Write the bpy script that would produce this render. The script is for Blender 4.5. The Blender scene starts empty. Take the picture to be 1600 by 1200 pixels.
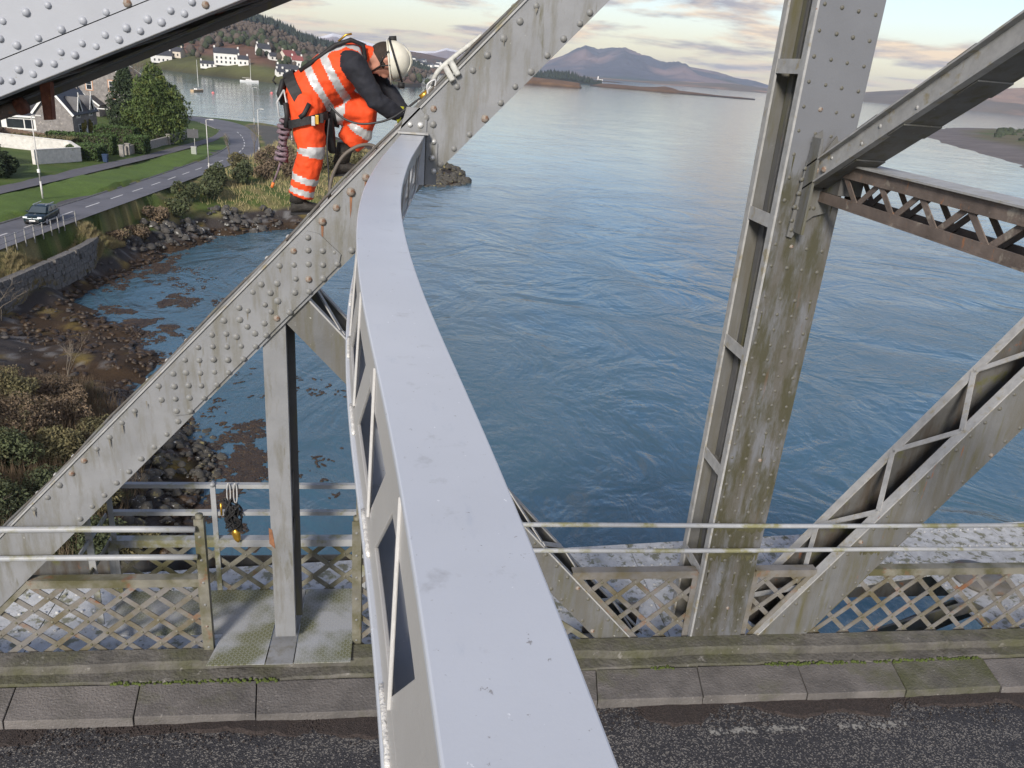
import bpy, math, random
import numpy as np
from mathutils import Vector, Matrix, noise as mnoise

random.seed(7)
rng = np.random.default_rng(7)
SC = bpy.context.scene
COL = SC.collection
WATER = -22.0                      # the camera is at height 0, the water 22 m below it

# ------------------------------------------------------------------ camera
cam_d = bpy.data.cameras.new('camera'); cam = bpy.data.objects.new('camera', cam_d); COL.objects.link(cam)
cam_d.sensor_width = 36.0; cam_d.lens = 36.0 * 1225 / 1600; cam_d.clip_start = 0.05; cam_d.clip_end = 60000
PITCH, ROLL, PSI = math.radians(21.95), math.radians(4.75), math.radians(9.0)
fw = Vector((math.sin(PSI) * math.cos(PITCH), math.cos(PSI) * math.cos(PITCH), -math.sin(PITCH)))
r0 = Vector((math.cos(PSI), -math.sin(PSI), 0)); u0 = r0.cross(fw)
rr = math.cos(ROLL) * r0 + math.sin(ROLL) * u0
uu = -math.sin(ROLL) * r0 + math.cos(ROLL) * u0
cam.matrix_world = Matrix(((rr.x, uu.x, -fw.x, 0), (rr.y, uu.y, -fw.y, 0), (rr.z, uu.z, -fw.z, 0), (0, 0, 0, 1)))
SC.camera = cam

# ------------------------------------------------------------------ sky, sun, exposure
SUN_EL, SUN_AZ = math.radians(29), math.radians(203)     # azimuth from +Y towards +X: behind the camera, to the left
world = bpy.data.worlds.new('World'); SC.world = world; world.use_nodes = True
wt = world.node_tree; wt.nodes.clear()
def wn(t, **k):
    n = wt.nodes.new(t)
    for a, b in k.items(): setattr(n, a, b)
    return n
wl = wt.links.new
def wmath(op, a, b=None):
    n = wn('ShaderNodeMath', operation=op)
    for i, v in enumerate((a, b)):
        if v is None: continue
        if isinstance(v, (int, float)): n.inputs[i].default_value = v
        else: wl(v, n.inputs[i])
    return n.outputs[0]
sky = wn('ShaderNodeTexSky', sky_type='NISHITA', sun_disc=False, sun_elevation=SUN_EL, sun_rotation=SUN_AZ,
         air_density=1.0, dust_density=0.7, ozone_density=1.2, altitude=0)
tc = wn('ShaderNodeTexCoord'); sp = wn('ShaderNodeSeparateXYZ'); wl(tc.outputs['Generated'], sp.inputs[0])
zc = wmath('MAXIMUM', sp.outputs[2], 0.0)
den = wmath('ADD', zc, 0.10)
cx = wmath('DIVIDE', sp.outputs[0], den); cy = wmath('DIVIDE', sp.outputs[1], den)
cb = wn('ShaderNodeCombineXYZ'); wl(cx, cb.inputs[0]); wl(cy, cb.inputs[1])
n1 = wn('ShaderNodeTexNoise'); n1.inputs['Scale'].default_value = 0.8; n1.inputs['Detail'].default_value = 9; n1.inputs['Roughness'].default_value = 0.56; n1.inputs['Distortion'].default_value = 0.25
wl(cb.outputs[0], n1.inputs['Vector'])
mask = wn('ShaderNodeValToRGB'); mask.color_ramp.elements[0].position = 0.475; mask.color_ramp.elements[1].position = 0.57
wl(n1.outputs['Fac'], mask.inputs[0])
n2 = wn('ShaderNodeTexNoise'); n2.inputs['Scale'].default_value = 1.7; n2.inputs['Detail'].default_value = 6; n2.inputs['Roughness'].default_value = 0.6
wl(cb.outputs[0], n2.inputs['Vector'])
tone = wn('ShaderNodeValToRGB')
tone.color_ramp.elements[0].position = 0.40; tone.color_ramp.elements[0].color = (2.0, 1.85, 2.15, 1)
tone.color_ramp.elements[1].position = 0.60; tone.color_ramp.elements[1].color = (5.4, 4.15, 2.9, 1)
wl(n2.outputs['Fac'], tone.inputs[0])
# pale warm band of thin bright air low over the horizon, all the way round
hz = wmath('MULTIPLY', wmath('POWER', wmath('SUBTRACT', 1.0, zc), 9.0), 0.9)
mixh = wn('ShaderNodeMix', data_type='RGBA'); wl(hz, mixh.inputs[0]); tint = wn('ShaderNodeMix', data_type='RGBA', blend_type='MULTIPLY'); tint.inputs[0].default_value = 1.0; wl(sky.outputs[0], tint.inputs[6]); tint.inputs[7].default_value = (0.72, 0.84, 1.0, 1); wl(tint.outputs[2], mixh.inputs[6]); mixh.inputs[7].default_value = (5.2, 4.15, 2.4, 1)
mixc = wn('ShaderNodeMix', data_type='RGBA')
wl(wmath('MULTIPLY', mask.outputs[0], 0.88), mixc.inputs[0]); wl(mixh.outputs[2], mixc.inputs[6]); wl(tone.outputs[0], mixc.inputs[7])
bg = wn('ShaderNodeBackground'); bg.inputs[1].default_value = 0.115; wl(mixc.outputs[2], bg.inputs[0])
wo = wn('ShaderNodeOutputWorld'); wl(bg.outputs[0], wo.inputs[0])

sun_d = bpy.data.lights.new('sun', 'SUN'); sun = bpy.data.objects.new('sun', sun_d); COL.objects.link(sun)
sun_d.energy = 3.0; sun_d.angle = math.radians(11); sun_d.color = (1.0, 0.92, 0.82)
sv = Vector((math.sin(SUN_AZ) * math.cos(SUN_EL), math.cos(SUN_AZ) * math.cos(SUN_EL), math.sin(SUN_EL)))
sun.rotation_euler = sv.to_track_quat('Z', 'Y').to_euler(); sun.location = sv * 60

vs = SC.view_settings
vs.view_transform = 'Standard'; vs.look = 'None'; vs.gamma = 1.0; vs.exposure = 0.8; vs.use_curve_mapping = False
SC.cycles.max_bounces = 6; SC.cycles.volume_bounces = 0; SC.cycles.transparent_max_bounces = 8
SC.cycles.use_denoising = True

# ------------------------------------------------------------------ helpers
def mat(name, col, rough=0.6, metal=0.0, var=0.25, scale=8.0, bump=0.0, bscale=None, layers=(), spec=0.5, coords='Object', stretch=None, sheen=0):
    """Procedural material: base colour with noise variation, blotch layers
    (colour, scale, lo, hi, stretch) laid over it, and noise relief."""
    m = bpy.data.materials.new(name); m.use_nodes = True
    nt = m.node_tree; b = nt.nodes['Principled BSDF']
    N = nt.nodes.new; Lk = nt.links.new
    t = N('ShaderNodeTexCoord')
    def vec(st):
        if not st: return t.outputs[coords]
        mp = N('ShaderNodeMapping'); mp.inputs['Scale'].default_value = st; Lk(t.outputs[coords], mp.inputs[0]); return mp.outputs[0]
    nz = N('ShaderNodeTexNoise'); nz.inputs['Scale'].default_value = scale; nz.inputs['Detail'].default_value = 6; nz.inputs['Roughness'].default_value = 0.6
    Lk(vec(stretch), nz.inputs['Vector'])
    rp = N('ShaderNodeValToRGB'); rp.color_ramp.elements[0].position = 0.28; rp.color_ramp.elements[1].position = 0.72
    c0 = [max(0, c * (1 - var)) for c in col]; c1 = [min(1, c * (1 + var)) for c in col]
    rp.color_ramp.elements[0].color = (*c0, 1); rp.color_ramp.elements[1].color = (*c1, 1)
    Lk(nz.outputs['Fac'], rp.inputs[0])
    out = rp.outputs[0]
    for (lc, ls, lo, hi, st) in layers:
        ln = N('ShaderNodeTexNoise'); ln.inputs['Scale'].default_value = ls; ln.inputs['Detail'].default_value = 8; ln.inputs['Roughness'].default_value = 0.65
        Lk(vec(st), ln.inputs['Vector'])
        lr = N('ShaderNodeValToRGB'); lr.color_ramp.elements[0].position = lo; lr.color_ramp.elements[1].position = hi
        Lk(ln.outputs['Fac'], lr.inputs[0])
        mx = N('ShaderNodeMix'); mx.data_type = 'RGBA'
        Lk(lr.outputs[0], mx.inputs[0]); Lk(out, mx.inputs[6]); mx.inputs[7].default_value = (*lc, 1)
        out = mx.outputs[2]
    Lk(out, b.inputs['Base Color'])
    b.inputs['Roughness'].default_value = rough; b.inputs['Metallic'].default_value = metal
    b.inputs['Specular IOR Level'].default_value = spec
    if bump:
        bn = N('ShaderNodeTexNoise'); bn.inputs['Scale'].default_value = bscale or scale * 4; bn.inputs['Detail'].default_value = 5
        Lk(vec(None), bn.inputs['Vector'])
        bp = N('ShaderNodeBump'); bp.inputs['Strength'].default_value = 1.0; bp.inputs['Distance'].default_value = bump
        Lk(bn.outputs['Fac'], bp.inputs['Height']); Lk(bp.outputs[0], b.inputs['Normal'])
    return m

def link(o, parent=None):
    COL.objects.link(o)
    if parent is not None:
        o.parent = parent; o.matrix_parent_inverse = Matrix.Translation(-Vector(parent.location))
    return o

def mesh(name, v, f, m=None, parent=None, smooth=False):
    me = bpy.data.meshes.new(name)
    me.from_pydata([tuple(map(float, p)) for p in v], [], [tuple(map(int, q)) for q in f])
    if smooth: me.polygons.foreach_set('use_smooth', [True] * len(me.polygons))
    if m is not None: me.materials.append(m)
    me.update()
    return link(bpy.data.objects.new(name, me), parent)

def npmesh(name, v, f, m=None, parent=None, smooth=False):
    """v (n,3) array, f (k,4) or (k,3) array"""
    v = np.asarray(v, np.float32); f = np.asarray(f, np.int32)
    me = bpy.data.meshes.new(name); k = f.shape[1]
    me.vertices.add(len(v)); me.vertices.foreach_set('co', v.ravel())
    me.loops.add(f.size); me.loops.foreach_set('vertex_index', f.ravel())
    me.polygons.add(len(f)); me.polygons.foreach_set('loop_start', np.arange(0, f.size, k, dtype=np.int32))
    me.polygons.foreach_set('loop_total', np.full(len(f), k, np.int32))
    if smooth: me.polygons.foreach_set('use_smooth', np.ones(len(f), bool))
    if m is not None: me.materials.append(m)
    me.update(calc_edges=True)
    return link(bpy.data.objects.new(name, me), parent)

def tag(o, label, cat, group=None, kind=None):
    if label: o['label'] = label
    if cat: o['category'] = cat
    if group: o['group'] = group
    if kind: o['kind'] = kind
    return o

def thing(name, label, cat, loc, group=None):
    o = bpy.data.objects.new(name, None); o.location = loc; o.empty_display_size = 0.2; COL.objects.link(o)
    return tag(o, label, cat, group)

def copy_tree(o, delta, rotz=0.0, scale=1.0, parent=None, top=True):
    c = o.copy(); COL.objects.link(c)
    if top:
        c.location = Vector(o.location) + Vector(delta); c.rotation_euler = (0, 0, rotz); c.scale = (scale,) * 3
    else:
        c.parent = parent
    for ch in list(o.children): copy_tree(ch, None, parent=c, top=False)
    return c

class MB:
    """collects simple solids into one mesh"""
    def __init__(s): s.v = []; s.f = []
    def add(s, v, f):
        n = len(s.v); s.v += [tuple(p) for p in v]; s.f += [tuple(i + n for i in q) for q in f]; return s
    def box(s, x0, x1, y0, y1, z0, z1):
        return s.add([(x0,y0,z0),(x1,y0,z0),(x1,y1,z0),(x0,y1,z0),(x0,y0,z1),(x1,y0,z1),(x1,y1,z1),(x0,y1,z1)],
                     [(0,3,2,1),(4,5,6,7),(0,1,5,4),(1,2,6,5),(2,3,7,6),(3,0,4,7)])
    def bar(s, a, b, w, t, n=(0, -1, 0)):
        """flat bar from a to b, width w (across, perpendicular to n), thickness t along n"""
        a = Vector(a); b = Vector(b); d = (b - a).normalized(); n = Vector(n)
        n = (n - d * n.dot(d)).normalized(); q = d.cross(n).normalized()
        o = []
        for p in (a, b):
            for su, sn in ((-1,-1),(1,-1),(1,1),(-1,1)): o.append(p + q * (su * w / 2) + n * (sn * t / 2))
        return s.add(o, [(0,1,2,3),(7,6,5,4),(0,4,5,1),(1,5,6,2),(2,6,7,3),(3,7,4,0)])
    def prism(s, poly, y0, y1):
        """polygon in x-z (counter-clockwise seen from -y) extruded from y0 to y1"""
        n = len(poly); v = [(x, y0, z) for x, z in poly] + [(x, y1, z) for x, z in poly]
        return s.add(v, [tuple(range(n)), tuple(range(2*n-1, n-1, -1))] + [(i, i+n, (i+1)%n+n, (i+1)%n) for i in range(n)])
    def flat(s, poly, z0, z1):
        n = len(poly); v = [(x, y, z0) for x, y in poly] + [(x, y, z1) for x, y in poly]
        return s.add(v, [tuple(range(n-1,-1,-1)), tuple(range(n, 2*n))] + [(i, (i+1)%n, (i+1)%n+n, i+n) for i in range(n)])
    def tube(s, pts, r, n=8, caps=True):
        pts = [Vector(p) for p in pts]; rs = r if isinstance(r, (list, tuple)) else [r] * len(pts)
        base = len(s.v); up = None
        for i, p in enumerate(pts):
            d = (pts[min(i+1, len(pts)-1)] - pts[max(i-1, 0)]).normalized()
            if up is None: up = Vector((0,0,1)) if abs(d.z) < 0.9 else Vector((1,0,0))
            a = d.cross(up).normalized(); b = a.cross(d).normalized(); up = b
            for k in range(n):
                t = 2 * math.pi * k / n; s.v.append(tuple(p + a * (math.cos(t) * rs[i]) + b * (math.sin(t) * rs[i])))
        for i in range(len(pts) - 1):
            for k in range(n):
                s.f.append((base+i*n+k, base+i*n+(k+1)%n, base+(i+1)*n+(k+1)%n, base+(i+1)*n+k))
        if caps:
            s.f.append(tuple(base+k for k in range(n-1,-1,-1))); e = base+(len(pts)-1)*n; s.f.append(tuple(e+k for k in range(n)))
        return s
    def build(s, name, m, parent=None, smooth=False): return mesh(name, s.v, s.f, m, parent, smooth)

def bevel(o, w=0.004, seg=2):
    b = o.modifiers.new('bevel', 'BEVEL'); b.width = w; b.segments = seg; b.limit_method = 'ANGLE'; return o

def clip_line(p, d, poly):
    """part of the line p + t d inside a convex polygon (counter-clockwise) in 2-D"""
    lo, hi = -1e9, 1e9
    for i in range(len(poly)):
        ax, az = poly[i]; bx, bz = poly[(i+1) % len(poly)]
        nx, nz = -(bz-az), bx-ax
        q = nx*(p[0]-ax)+nz*(p[1]-az); w = nx*d[0]+nz*d[1]
        if abs(w) < 1e-9:
            if q < 0: return None
        elif w > 0: lo = max(lo, -q/w)
        else: hi = min(hi, -q/w)
    return (lo, hi) if hi - lo > 0.06 else None

# measured positions on the far truss plane (x, z) and on the ground (x, y, height above water)
A_RIVETS = [(-0.64, -1.21),(-0.56, -1.22),(-0.74, -1.31),(-0.64, -1.3),(-0.54, -1.3),(-0.46, -1.31),(-0.84, -1.42),(-0.74, -1.41),(-0.64, -1.4),(-0.54, -1.4),(-0.44, -1.39),(-0.73, -1.51),(-0.64, -1.51),(-0.54, -1.5),(-0.74, -1.61),(-0.64, -1.6),(-0.97, -1.56),(-0.86, -1.55),(-1.03, -1.62),(-0.91, -1.62),(-0.86, -1.68),(-0.95, -1.71),(-1.13, -1.74),(-1.07, -1.76),(-0.91, -1.76),(-0.78, -1.76),(-0.87, -1.81),(-0.96, -1.85),(-1.24, -1.84),(-1.13, -1.83),(-1.08, -1.88),(-1.33, -1.95),(-1.23, -1.94),(-1.16, -1.96),(-1.03, -1.93),(-0.95, -1.94),(-1.43, -2.05),(-1.33, -2.04),(-1.23, -2.04),(-1.13, -2.03),(-1.03, -2.03),(-1.53, -2.15),(-1.43, -2.15),(-1.33, -2.14),(-1.23, -2.14),(-1.12, -2.13),(-1.62, -2.26),(-1.53, -2.25),(-1.43, -2.25),(-1.33, -2.24),(-1.23, -2.24),(-1.73, -2.36),(-1.62, -2.36),(-1.52, -2.35),(-1.43, -2.35),(-1.32, -2.34),(-1.82, -2.47),(-1.72, -2.47),(-1.62, -2.46),(-1.52, -2.45),(-1.42, -2.45),(-1.62, -2.56),(-1.52, -2.56),(-1.92, -2.57),(-1.62, -2.65),(-2.02, -2.67),(-1.71, -2.76),(-2.12, -2.79),(-1.81, -2.87),(-2.22, -2.89),(-1.92, -2.97),(-2.32, -2.99),(-2.01, -3.08),(-2.42, -3.1),(-2.11, -3.18),(-2.52, -3.2),(-0.34, -1.29),(-0.44, -0.99),(0.84, 0.38),(0.74, 0.28),(0.64, 0.17),(0.54, 0.06),(0.45, -0.04),(0.35, -0.15),(0.2, -0.3),(0.15, -0.36),(0.2, -0.4),(1.2, 0.37),(1.14, 0.3),(1.04, 0.2),(0.94, 0.09),(0.84, -0.02),(0.74, -0.12),(0.65, -0.23),(0.55, -0.34),(0.45, -0.45),(0.35, -0.55),(0.26, -0.66),(-2.32, -2.99),(-1.91, -2.97),(-2.42, -3.1),(-2.01, -3.08),(-2.52, -3.21),(-2.11, -3.18),(-2.62, -3.31),(-2.21, -3.29),(-2.73, -3.41),(-2.31, -3.39),(-2.41, -3.5)]
A_BOLTS = [(0.207, -0.512),(0.201, -0.619),(0.215, -0.707),(0.074, -0.291),(0.129, -0.291)]
A_RUSTY = [(-0.245, -0.779),(-0.346, -0.883),(-0.446, -0.995),(-0.542, -1.096)]
G_RIVETS = [(-2.42, 0.02),(-2.28, 0.08),(-2.15, 0.13),(-1.69, 0.18),(-1.82, 0.12),(-1.96, 0.06),(-2.09, 0.0),(-2.23, -0.06),(-2.36, -0.11),(-2.45, -0.08),(-1.31, 0.22),(-1.23, 0.21),(-1.44, 0.16),(-1.36, 0.15),(-1.58, 0.1),(-1.5, 0.09),(-1.71, 0.04),(-1.63, 0.03),(-1.84, -0.01),(-1.76, -0.03),(-1.98, -0.07),(-1.9, -0.08),(-2.11, -0.13),(-2.03, -0.14),(-2.25, -0.2),(-2.16, -0.2),(-2.37, -0.25),(-2.29, -0.27),(-2.49, -0.32),(-2.42, -0.32)]
ROAD_NEAR = [(-32.3, 68.1, 5),(-31.1, 81.1, 5),(-28.9, 98.5, 5),(-27.4, 117.4, 4.8),(-25.0, 142.4, 4.4),(-26.5, 158.8, 4.1),(-31.5, 185.0, 3.8),(-39.6, 212.9, 3.6),(-50.2, 226.4, 3.5),(-55.4, 228.2, 3.5)]
ROAD_FAR = [(-36.5, 77.7, 5),(-35.2, 87.3, 5),(-34.1, 95.1, 5),(-32.6, 111.7, 4.9),(-31.9, 122.9, 4.7),(-31.3, 144.4, 4.4),(-32.6, 161.8, 4.1),(-37.9, 183.2, 3.8),(-44.3, 199.4, 3.7),(-52.0, 213.8, 3.6)]
SIDE_NEAR = [(-40.5, 87.1, 5.9),(-38.2, 105.6, 5.7),(-36.4, 130.5, 5.2),(-36.3, 164.5, 4.2)]
SIDE_FAR = [(-42.6, 91.9, 6.1),(-40.7, 111.5, 5.9),(-38.6, 129.1, 5.5),(-38.8, 150.7, 5.0),(-39.0, 178.9, 4.1)]
# ================================================================== bridge materials
ALG = (0.080, 0.074, 0.036); DIRT = (0.17, 0.155, 0.12); RUST = (0.20, 0.075, 0.03)
M = {}
M['old'] = mat('weathered grey paint', (0.185, 0.190, 0.196), 0.55, 0, 0.16, 3, 0.0012, 60, [((0.128,0.124,0.104), 2.2, 0.48, 0.68, (5,5,0.9)), (ALG, 3.0, 0.62, 0.76, (4,4,0.7)), (RUST, 9, 0.70, 0.76, (3,3,0.6)), ((0.42,0.42,0.40), 26, 0.70, 0.74, None)])
M['mossy'] = mat('mossy grey paint', (0.112, 0.114, 0.114), 0.65, 0, 0.2, 3, 0.0015, 60, [((0.092,0.087,0.072), 2.0, 0.42, 0.64, (4,4,0.5)), (ALG, 2.6, 0.52, 0.70, (3.5,3.5,0.45)), (RUST, 7, 0.67, 0.74, (3,3,0.4)), ((0.5,0.5,0.46), 30, 0.68, 0.72, None)])
M['plain'] = mat('grey girder paint', (0.29, 0.305, 0.335), 0.5, 0, 0.08, 2.5, 0.0006, 90, [((0.29,0.28,0.24), 3, 0.60, 0.78, None), ((0.16,0.15,0.10), 14, 0.68, 0.74, None)])
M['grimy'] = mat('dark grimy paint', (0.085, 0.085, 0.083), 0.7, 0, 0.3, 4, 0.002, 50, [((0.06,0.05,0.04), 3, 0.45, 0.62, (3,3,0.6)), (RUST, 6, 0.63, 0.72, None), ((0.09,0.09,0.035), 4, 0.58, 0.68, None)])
M['shade'] = mat('shaded inner paint', (0.10, 0.10, 0.10), 0.6, 0, 0.2, 4, 0.001, 50, [((0.12,0.115,0.07), 2.2, 0.5, 0.62, (4,4,0.6)), (RUST, 8, 0.66, 0.74, (4,4,0.5))])  # darker grey: the shade on recessed faces is put into the colour
M['edge'] = mat('pale edge and lit face paint', (0.29, 0.29, 0.285), 0.6, 0, 0.2, 12, 0.001, 80, [((0.24,0.21,0.14), 9, 0.56, 0.68, None), (RUST, 14, 0.68, 0.74, None)])
M['beam'] = mat('fresh blue grey paint', (0.395, 0.42, 0.46), 0.30, 0, 0.03, 5, 0.00012, 200, [((0.44,0.465,0.505), 1.4, 0.5, 0.75, None), ((0.34,0.37,0.42), 6, 0.60, 0.72, (3,1,1)), ((0.31,0.325,0.35), 11, 0.60, 0.70, None), ((0.22,0.22,0.225), 70, 0.665, 0.69, (1,1,1)), ((0.10,0.10,0.10), 110, 0.70, 0.72, None), ((0.62,0.64,0.67), 60, 0.68, 0.70, None)])
M['beamside'] = mat('fresh buff grey paint', (0.33, 0.325, 0.315), 0.42, 0, 0.06, 5, 0.0006, 120)
M['weld'] = mat('bright weld bead', (0.62, 0.61, 0.58), 0.35, 0.2, 0.25, 60, 0.004, 160)
M['rust'] = mat('rusty brown lattice paint', (0.125, 0.098, 0.082), 0.75, 0, 0.35, 7, 0.002, 60, [((0.26,0.23,0.19), 5, 0.60, 0.66, None), ((0.28,0.12,0.05), 9, 0.62, 0.70, (1,3,1))])
M['rustred'] = mat('flaking red rust', (0.13, 0.045, 0.025), 0.85, 0, 0.5, 14, 0.004, 60, [((0.35,0.16,0.05), 12, 0.56, 0.66, None)])
M['lichen'] = mat('lichen whitened steel', (0.42, 0.43, 0.43), 0.8, 0, 0.22, 9, 0.004, 70, [((0.17,0.17,0.12), 7, 0.52, 0.60, None), ((0.07,0.07,0.055), 20, 0.62, 0.68, None), ((0.2,0.2,0.09), 2, 0.62, 0.75, None)])
M['tube'] = mat('blotched handrail paint', (0.27, 0.28, 0.29), 0.5, 0, 0.12, 6, 0.0008, 80, [((0.17,0.165,0.085), 3.2, 0.50, 0.60, (1,1,1)), ((0.22,0.09,0.04), 16, 0.70, 0.75, None)])
M['latt'] = mat('stained lattice paint', (0.15, 0.142, 0.132), 0.6, 0, 0.2, 5, 0.0012, 70, [((0.105,0.09,0.055), 3.2, 0.45, 0.62, None), ((0.17,0.075,0.035), 5, 0.58, 0.70, None)])
M['lattdark'] = mat('green stained lattice paint', (0.155, 0.148, 0.12), 0.65, 0, 0.3, 5, 0.0012, 70, [((0.075,0.070,0.032), 2.6, 0.42, 0.58, None), ((0.15,0.065,0.03), 5, 0.60, 0.70, None)])
M['bolt'] = mat('galvanised bolt', (0.55, 0.55, 0.53), 0.4, 0.5, 0.2, 30)
M['rustbolt'] = mat('rust capped bolt', (0.24, 0.22, 0.19), 0.7, 0.0, 0.4, 30, 0, None, [((0.13,0.06,0.03), 30, 0.45, 0.62, None)])
M['stain'] = mat('rust run', (0.19, 0.085, 0.04), 0.7, 0, 0.4, 20)
M['cable'] = mat('black rubber cable', (0.018, 0.018, 0.02), 0.5)
M['steelwire'] = mat('dull steel', (0.32, 0.32, 0.31), 0.4, 0.6, 0.2, 30)

def dome(r=0.024, h=0.016, n=8):
    v = []; f = []
    for k, (rr_, hh) in enumerate(((1.0, 0.0), (0.86, 0.55), (0.5, 0.9))):
        for i in range(n):
            a = 2 * math.pi * i / n; v.append((rr_ * r * math.cos(a), -hh * h, rr_ * r * math.sin(a)))
    v.append((0, -h, 0))
    for k in range(2):
        for i in range(n): f.append((k*n+i, k*n+(i+1)%n, (k+1)*n+(i+1)%n, (k+1)*n+i))
    for i in range(n): f.append((2*n+i, 2*n+(i+1)%n, 3*n))
    return v, f
def dome_mesh(name, m, r=0.024, h=0.018):
    v, f = dome(r, h); me = bpy.data.meshes.new(name); me.from_pydata(v, [], f); me.materials.append(m)
    me.polygons.foreach_set('use_smooth', [True] * len(me.polygons)); return me
M['grime'] = mat('grey brown grime run', (0.15, 0.138, 0.112), 0.8, 0, 0.3, 20); M['film'] = mat('dark green algae film', (0.055, 0.052, 0.024), 0.85, 0, 0.5, 14, 0.002, 80)
RIV = {k: dome_mesh('rivet', M[k]) for k in ('old', 'mossy', 'plain', 'shade', 'edge')}
BOLT = dome_mesh('bolt', M['bolt'], 0.026, 0.026); RBOLT = dome_mesh('bolt', M['rustbolt'], 0.027, 0.026)
RV = random.Random(44)
def rivets(parent, me, pts, name='rivet', rot=(0, 0, 0), s=1.0):
    for p in pts:
        q_ = s * RV.uniform(0.86, 1.1)
        o = bpy.data.objects.new(name, RBOLT if (name == 'rivet' and RV.random() < 0.05) else me); link(o, parent); o.location = p; o.rotation_euler = rot; o.scale = (q_, q_ * RV.uniform(0.7, 1.1), q_)
def grime_runs(parent, pts, y, frac, m, lmin=0.05, lmax=0.16):
    """narrow dirty runs below some of the rivets"""
    for x, z in pts:
        if RV.random() > frac: continue
        w_ = RV.uniform(0.004, 0.011); L_ = RV.uniform(lmin, lmax); x_ = x + RV.uniform(-0.006, 0.006)
        MB().prism([(x_ - w_, z - 0.015), (x_ - w_*0.5, z - L_*0.7), (x_ + RV.uniform(-0.002, 0.002), z - L_), (x_ + w_*0.6, z - L_*0.6), (x_ + w_, z - 0.015)], y - 0.0012, y - 0.0004).build('grime_run', m, parent)
def moss_patch(parent, x0, x1, z, y, h_, m):
    n = max(8, int((x1 - x0) / 0.012)); xs = np.linspace(x0, x1, n); lo = [z - h_ * (0.25 + 0.75 * RV.random()) for _ in xs]; hi = [z + 0.25 * h_ * RV.random() for _ in xs]
    v = [(x_, y, b_) for x_, b_ in zip(xs, lo)] + [(x_, y, t_) for x_, t_ in zip(xs, hi)]
    mesh('moss_patch', v, [(j, j+1, n+j+1, n+j) for j in range(n-1)], m, parent)
def rivet_sheet(name, pts, m, parent, r=0.02, h=0.014, up=False):
    """very many small rivet heads as one joined part"""
    v, f = dome(r, h, 6); V = np.array(v)
    if up: V = np.stack([V[:,0], V[:,2], -V[:,1]], 1)
    b = MB()
    ff = f if not up else [q[::-1] for q in f]
    for p in pts: b.add((V + np.array(p)).tolist(), ff)
    o = b.build(name, m, parent, True); o['kind'] = 'stuff'; return o

T = 5.6          # front plane of the far truss
BACK = 6.12      # its rear plane
TRUSS = 'members of the riveted truss'

def line_pt(p, d, t): return (p[0] + d[0] * t, p[1] + d[1] * t)
def para(p, d, n, t0, t1, w0, w1):
    """corner list of a strip along d from t0..t1, offset w0..w1 along n, counter-clockwise"""
    c = [(t0, w0), (t1, w0), (t1, w1), (t0, w1)]
    return [(p[0] + d[0]*t + n[0]*w, p[1] + d[1]*t + n[1]*w) for t, w in c]

# ------------------------------------------------------------------ steep diagonal carrying the man
dA = (0.680, 0.733); nA = (-0.733, 0.680)                # along, and towards its upper edge
pA = (-0.606, -1.084); WA = 0.368                          # a point on the upper edge, face width
a = thing('truss_diagonal', 'long riveted grey diagonal the climbing worker stands on, rising past the curved beam', 'girder', (-3.7, T, -4.42), TRUSS)
MB().prism(para(pA, dA, nA, -4.6, 3.2, -WA, 0.0), T, T + 0.02).build('face_plate', M['old'], a)
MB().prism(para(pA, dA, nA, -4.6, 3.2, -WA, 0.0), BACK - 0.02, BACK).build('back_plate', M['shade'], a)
MB().prism([(-0.646,-1.165),(-0.70,-1.23),(-1.87,-2.495),(-1.83,-2.50),(-1.635,-2.60),(-1.53,-2.585),(-0.43,-1.40),(-0.415,-1.32),(-0.565,-1.18)][::-1], T - 0.014, T - 0.001).build('gusset_plate', M['old'], a)
def alongA(t, w, y): return (pA[0] + dA[0]*t + nA[0]*w, y, pA[1] + dA[1]*t + nA[1]*w)
n3 = (nA[0], 0, nA[1])
for (y0, y1, w, mm, nm, t0, t1) in ((T-0.012, T+0.20, 0.008, 'edge', 'flange_strip', -4.6, 3.2), (T+0.24, BACK+0.01, 0.008, 'edge', 'flange_strip', -4.6, 3.2),
                                    (T+0.015, T+0.15, 0.022, 'old', 'cover_strip', -4.4, -0.25), (T+0.02, T+0.16, 0.022, 'shade', 'cover_strip', 0.9, 3.2)):
    b = MB(); yc = (y0 + y1) / 2
    b.bar(alongA(t0, w, yc), alongA(t1, w, yc), y1 - y0, 0.012, n3); b.build(nm, M[mm], a)
MB().tube([alongA(t, 0.034 + 0.008 * math.sin(t * 5), T + 0.05 + 0.012 * math.sin(t * 2.3)) for t in np.arange(-4.4, 3.0, 0.25)], 0.011, 6).build('cable_run', M['grimy'], a, True)
for (t, y) in [(x, T + 0.11) for x in np.arange(-4.2, 3.0, 0.22)]:
    o = bpy.data.objects.new('rivet', RIV['edge']); link(o, a); o.location = alongA(t, 0.03, y); o.rotation_euler = Vector((-n3[0], 0, -n3[2])).to_track_quat('Y', 'Z').to_euler(); o.scale = (.8,)*3
rivets(a, RIV['old'], [(x, T - (0.0145 if -1.83 < (x-pA[0])*dA[0]+(z-pA[1])*dA[1] < -0.09 and x < -0.415 else 0.0), z) for x, z in A_RIVETS])
grime_runs(a, [p_ for p_ in A_RIVETS if (p_[0]-pA[0])*nA[0]+(p_[1]-pA[1])*nA[1] > -0.24], T - 0.014, 0.30, M['grime'], 0.04, 0.10)
rivets(a, RBOLT, [(x, T - 0.002, z) for x, z in A_RUSTY], 'bolt', s=1.15)
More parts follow.
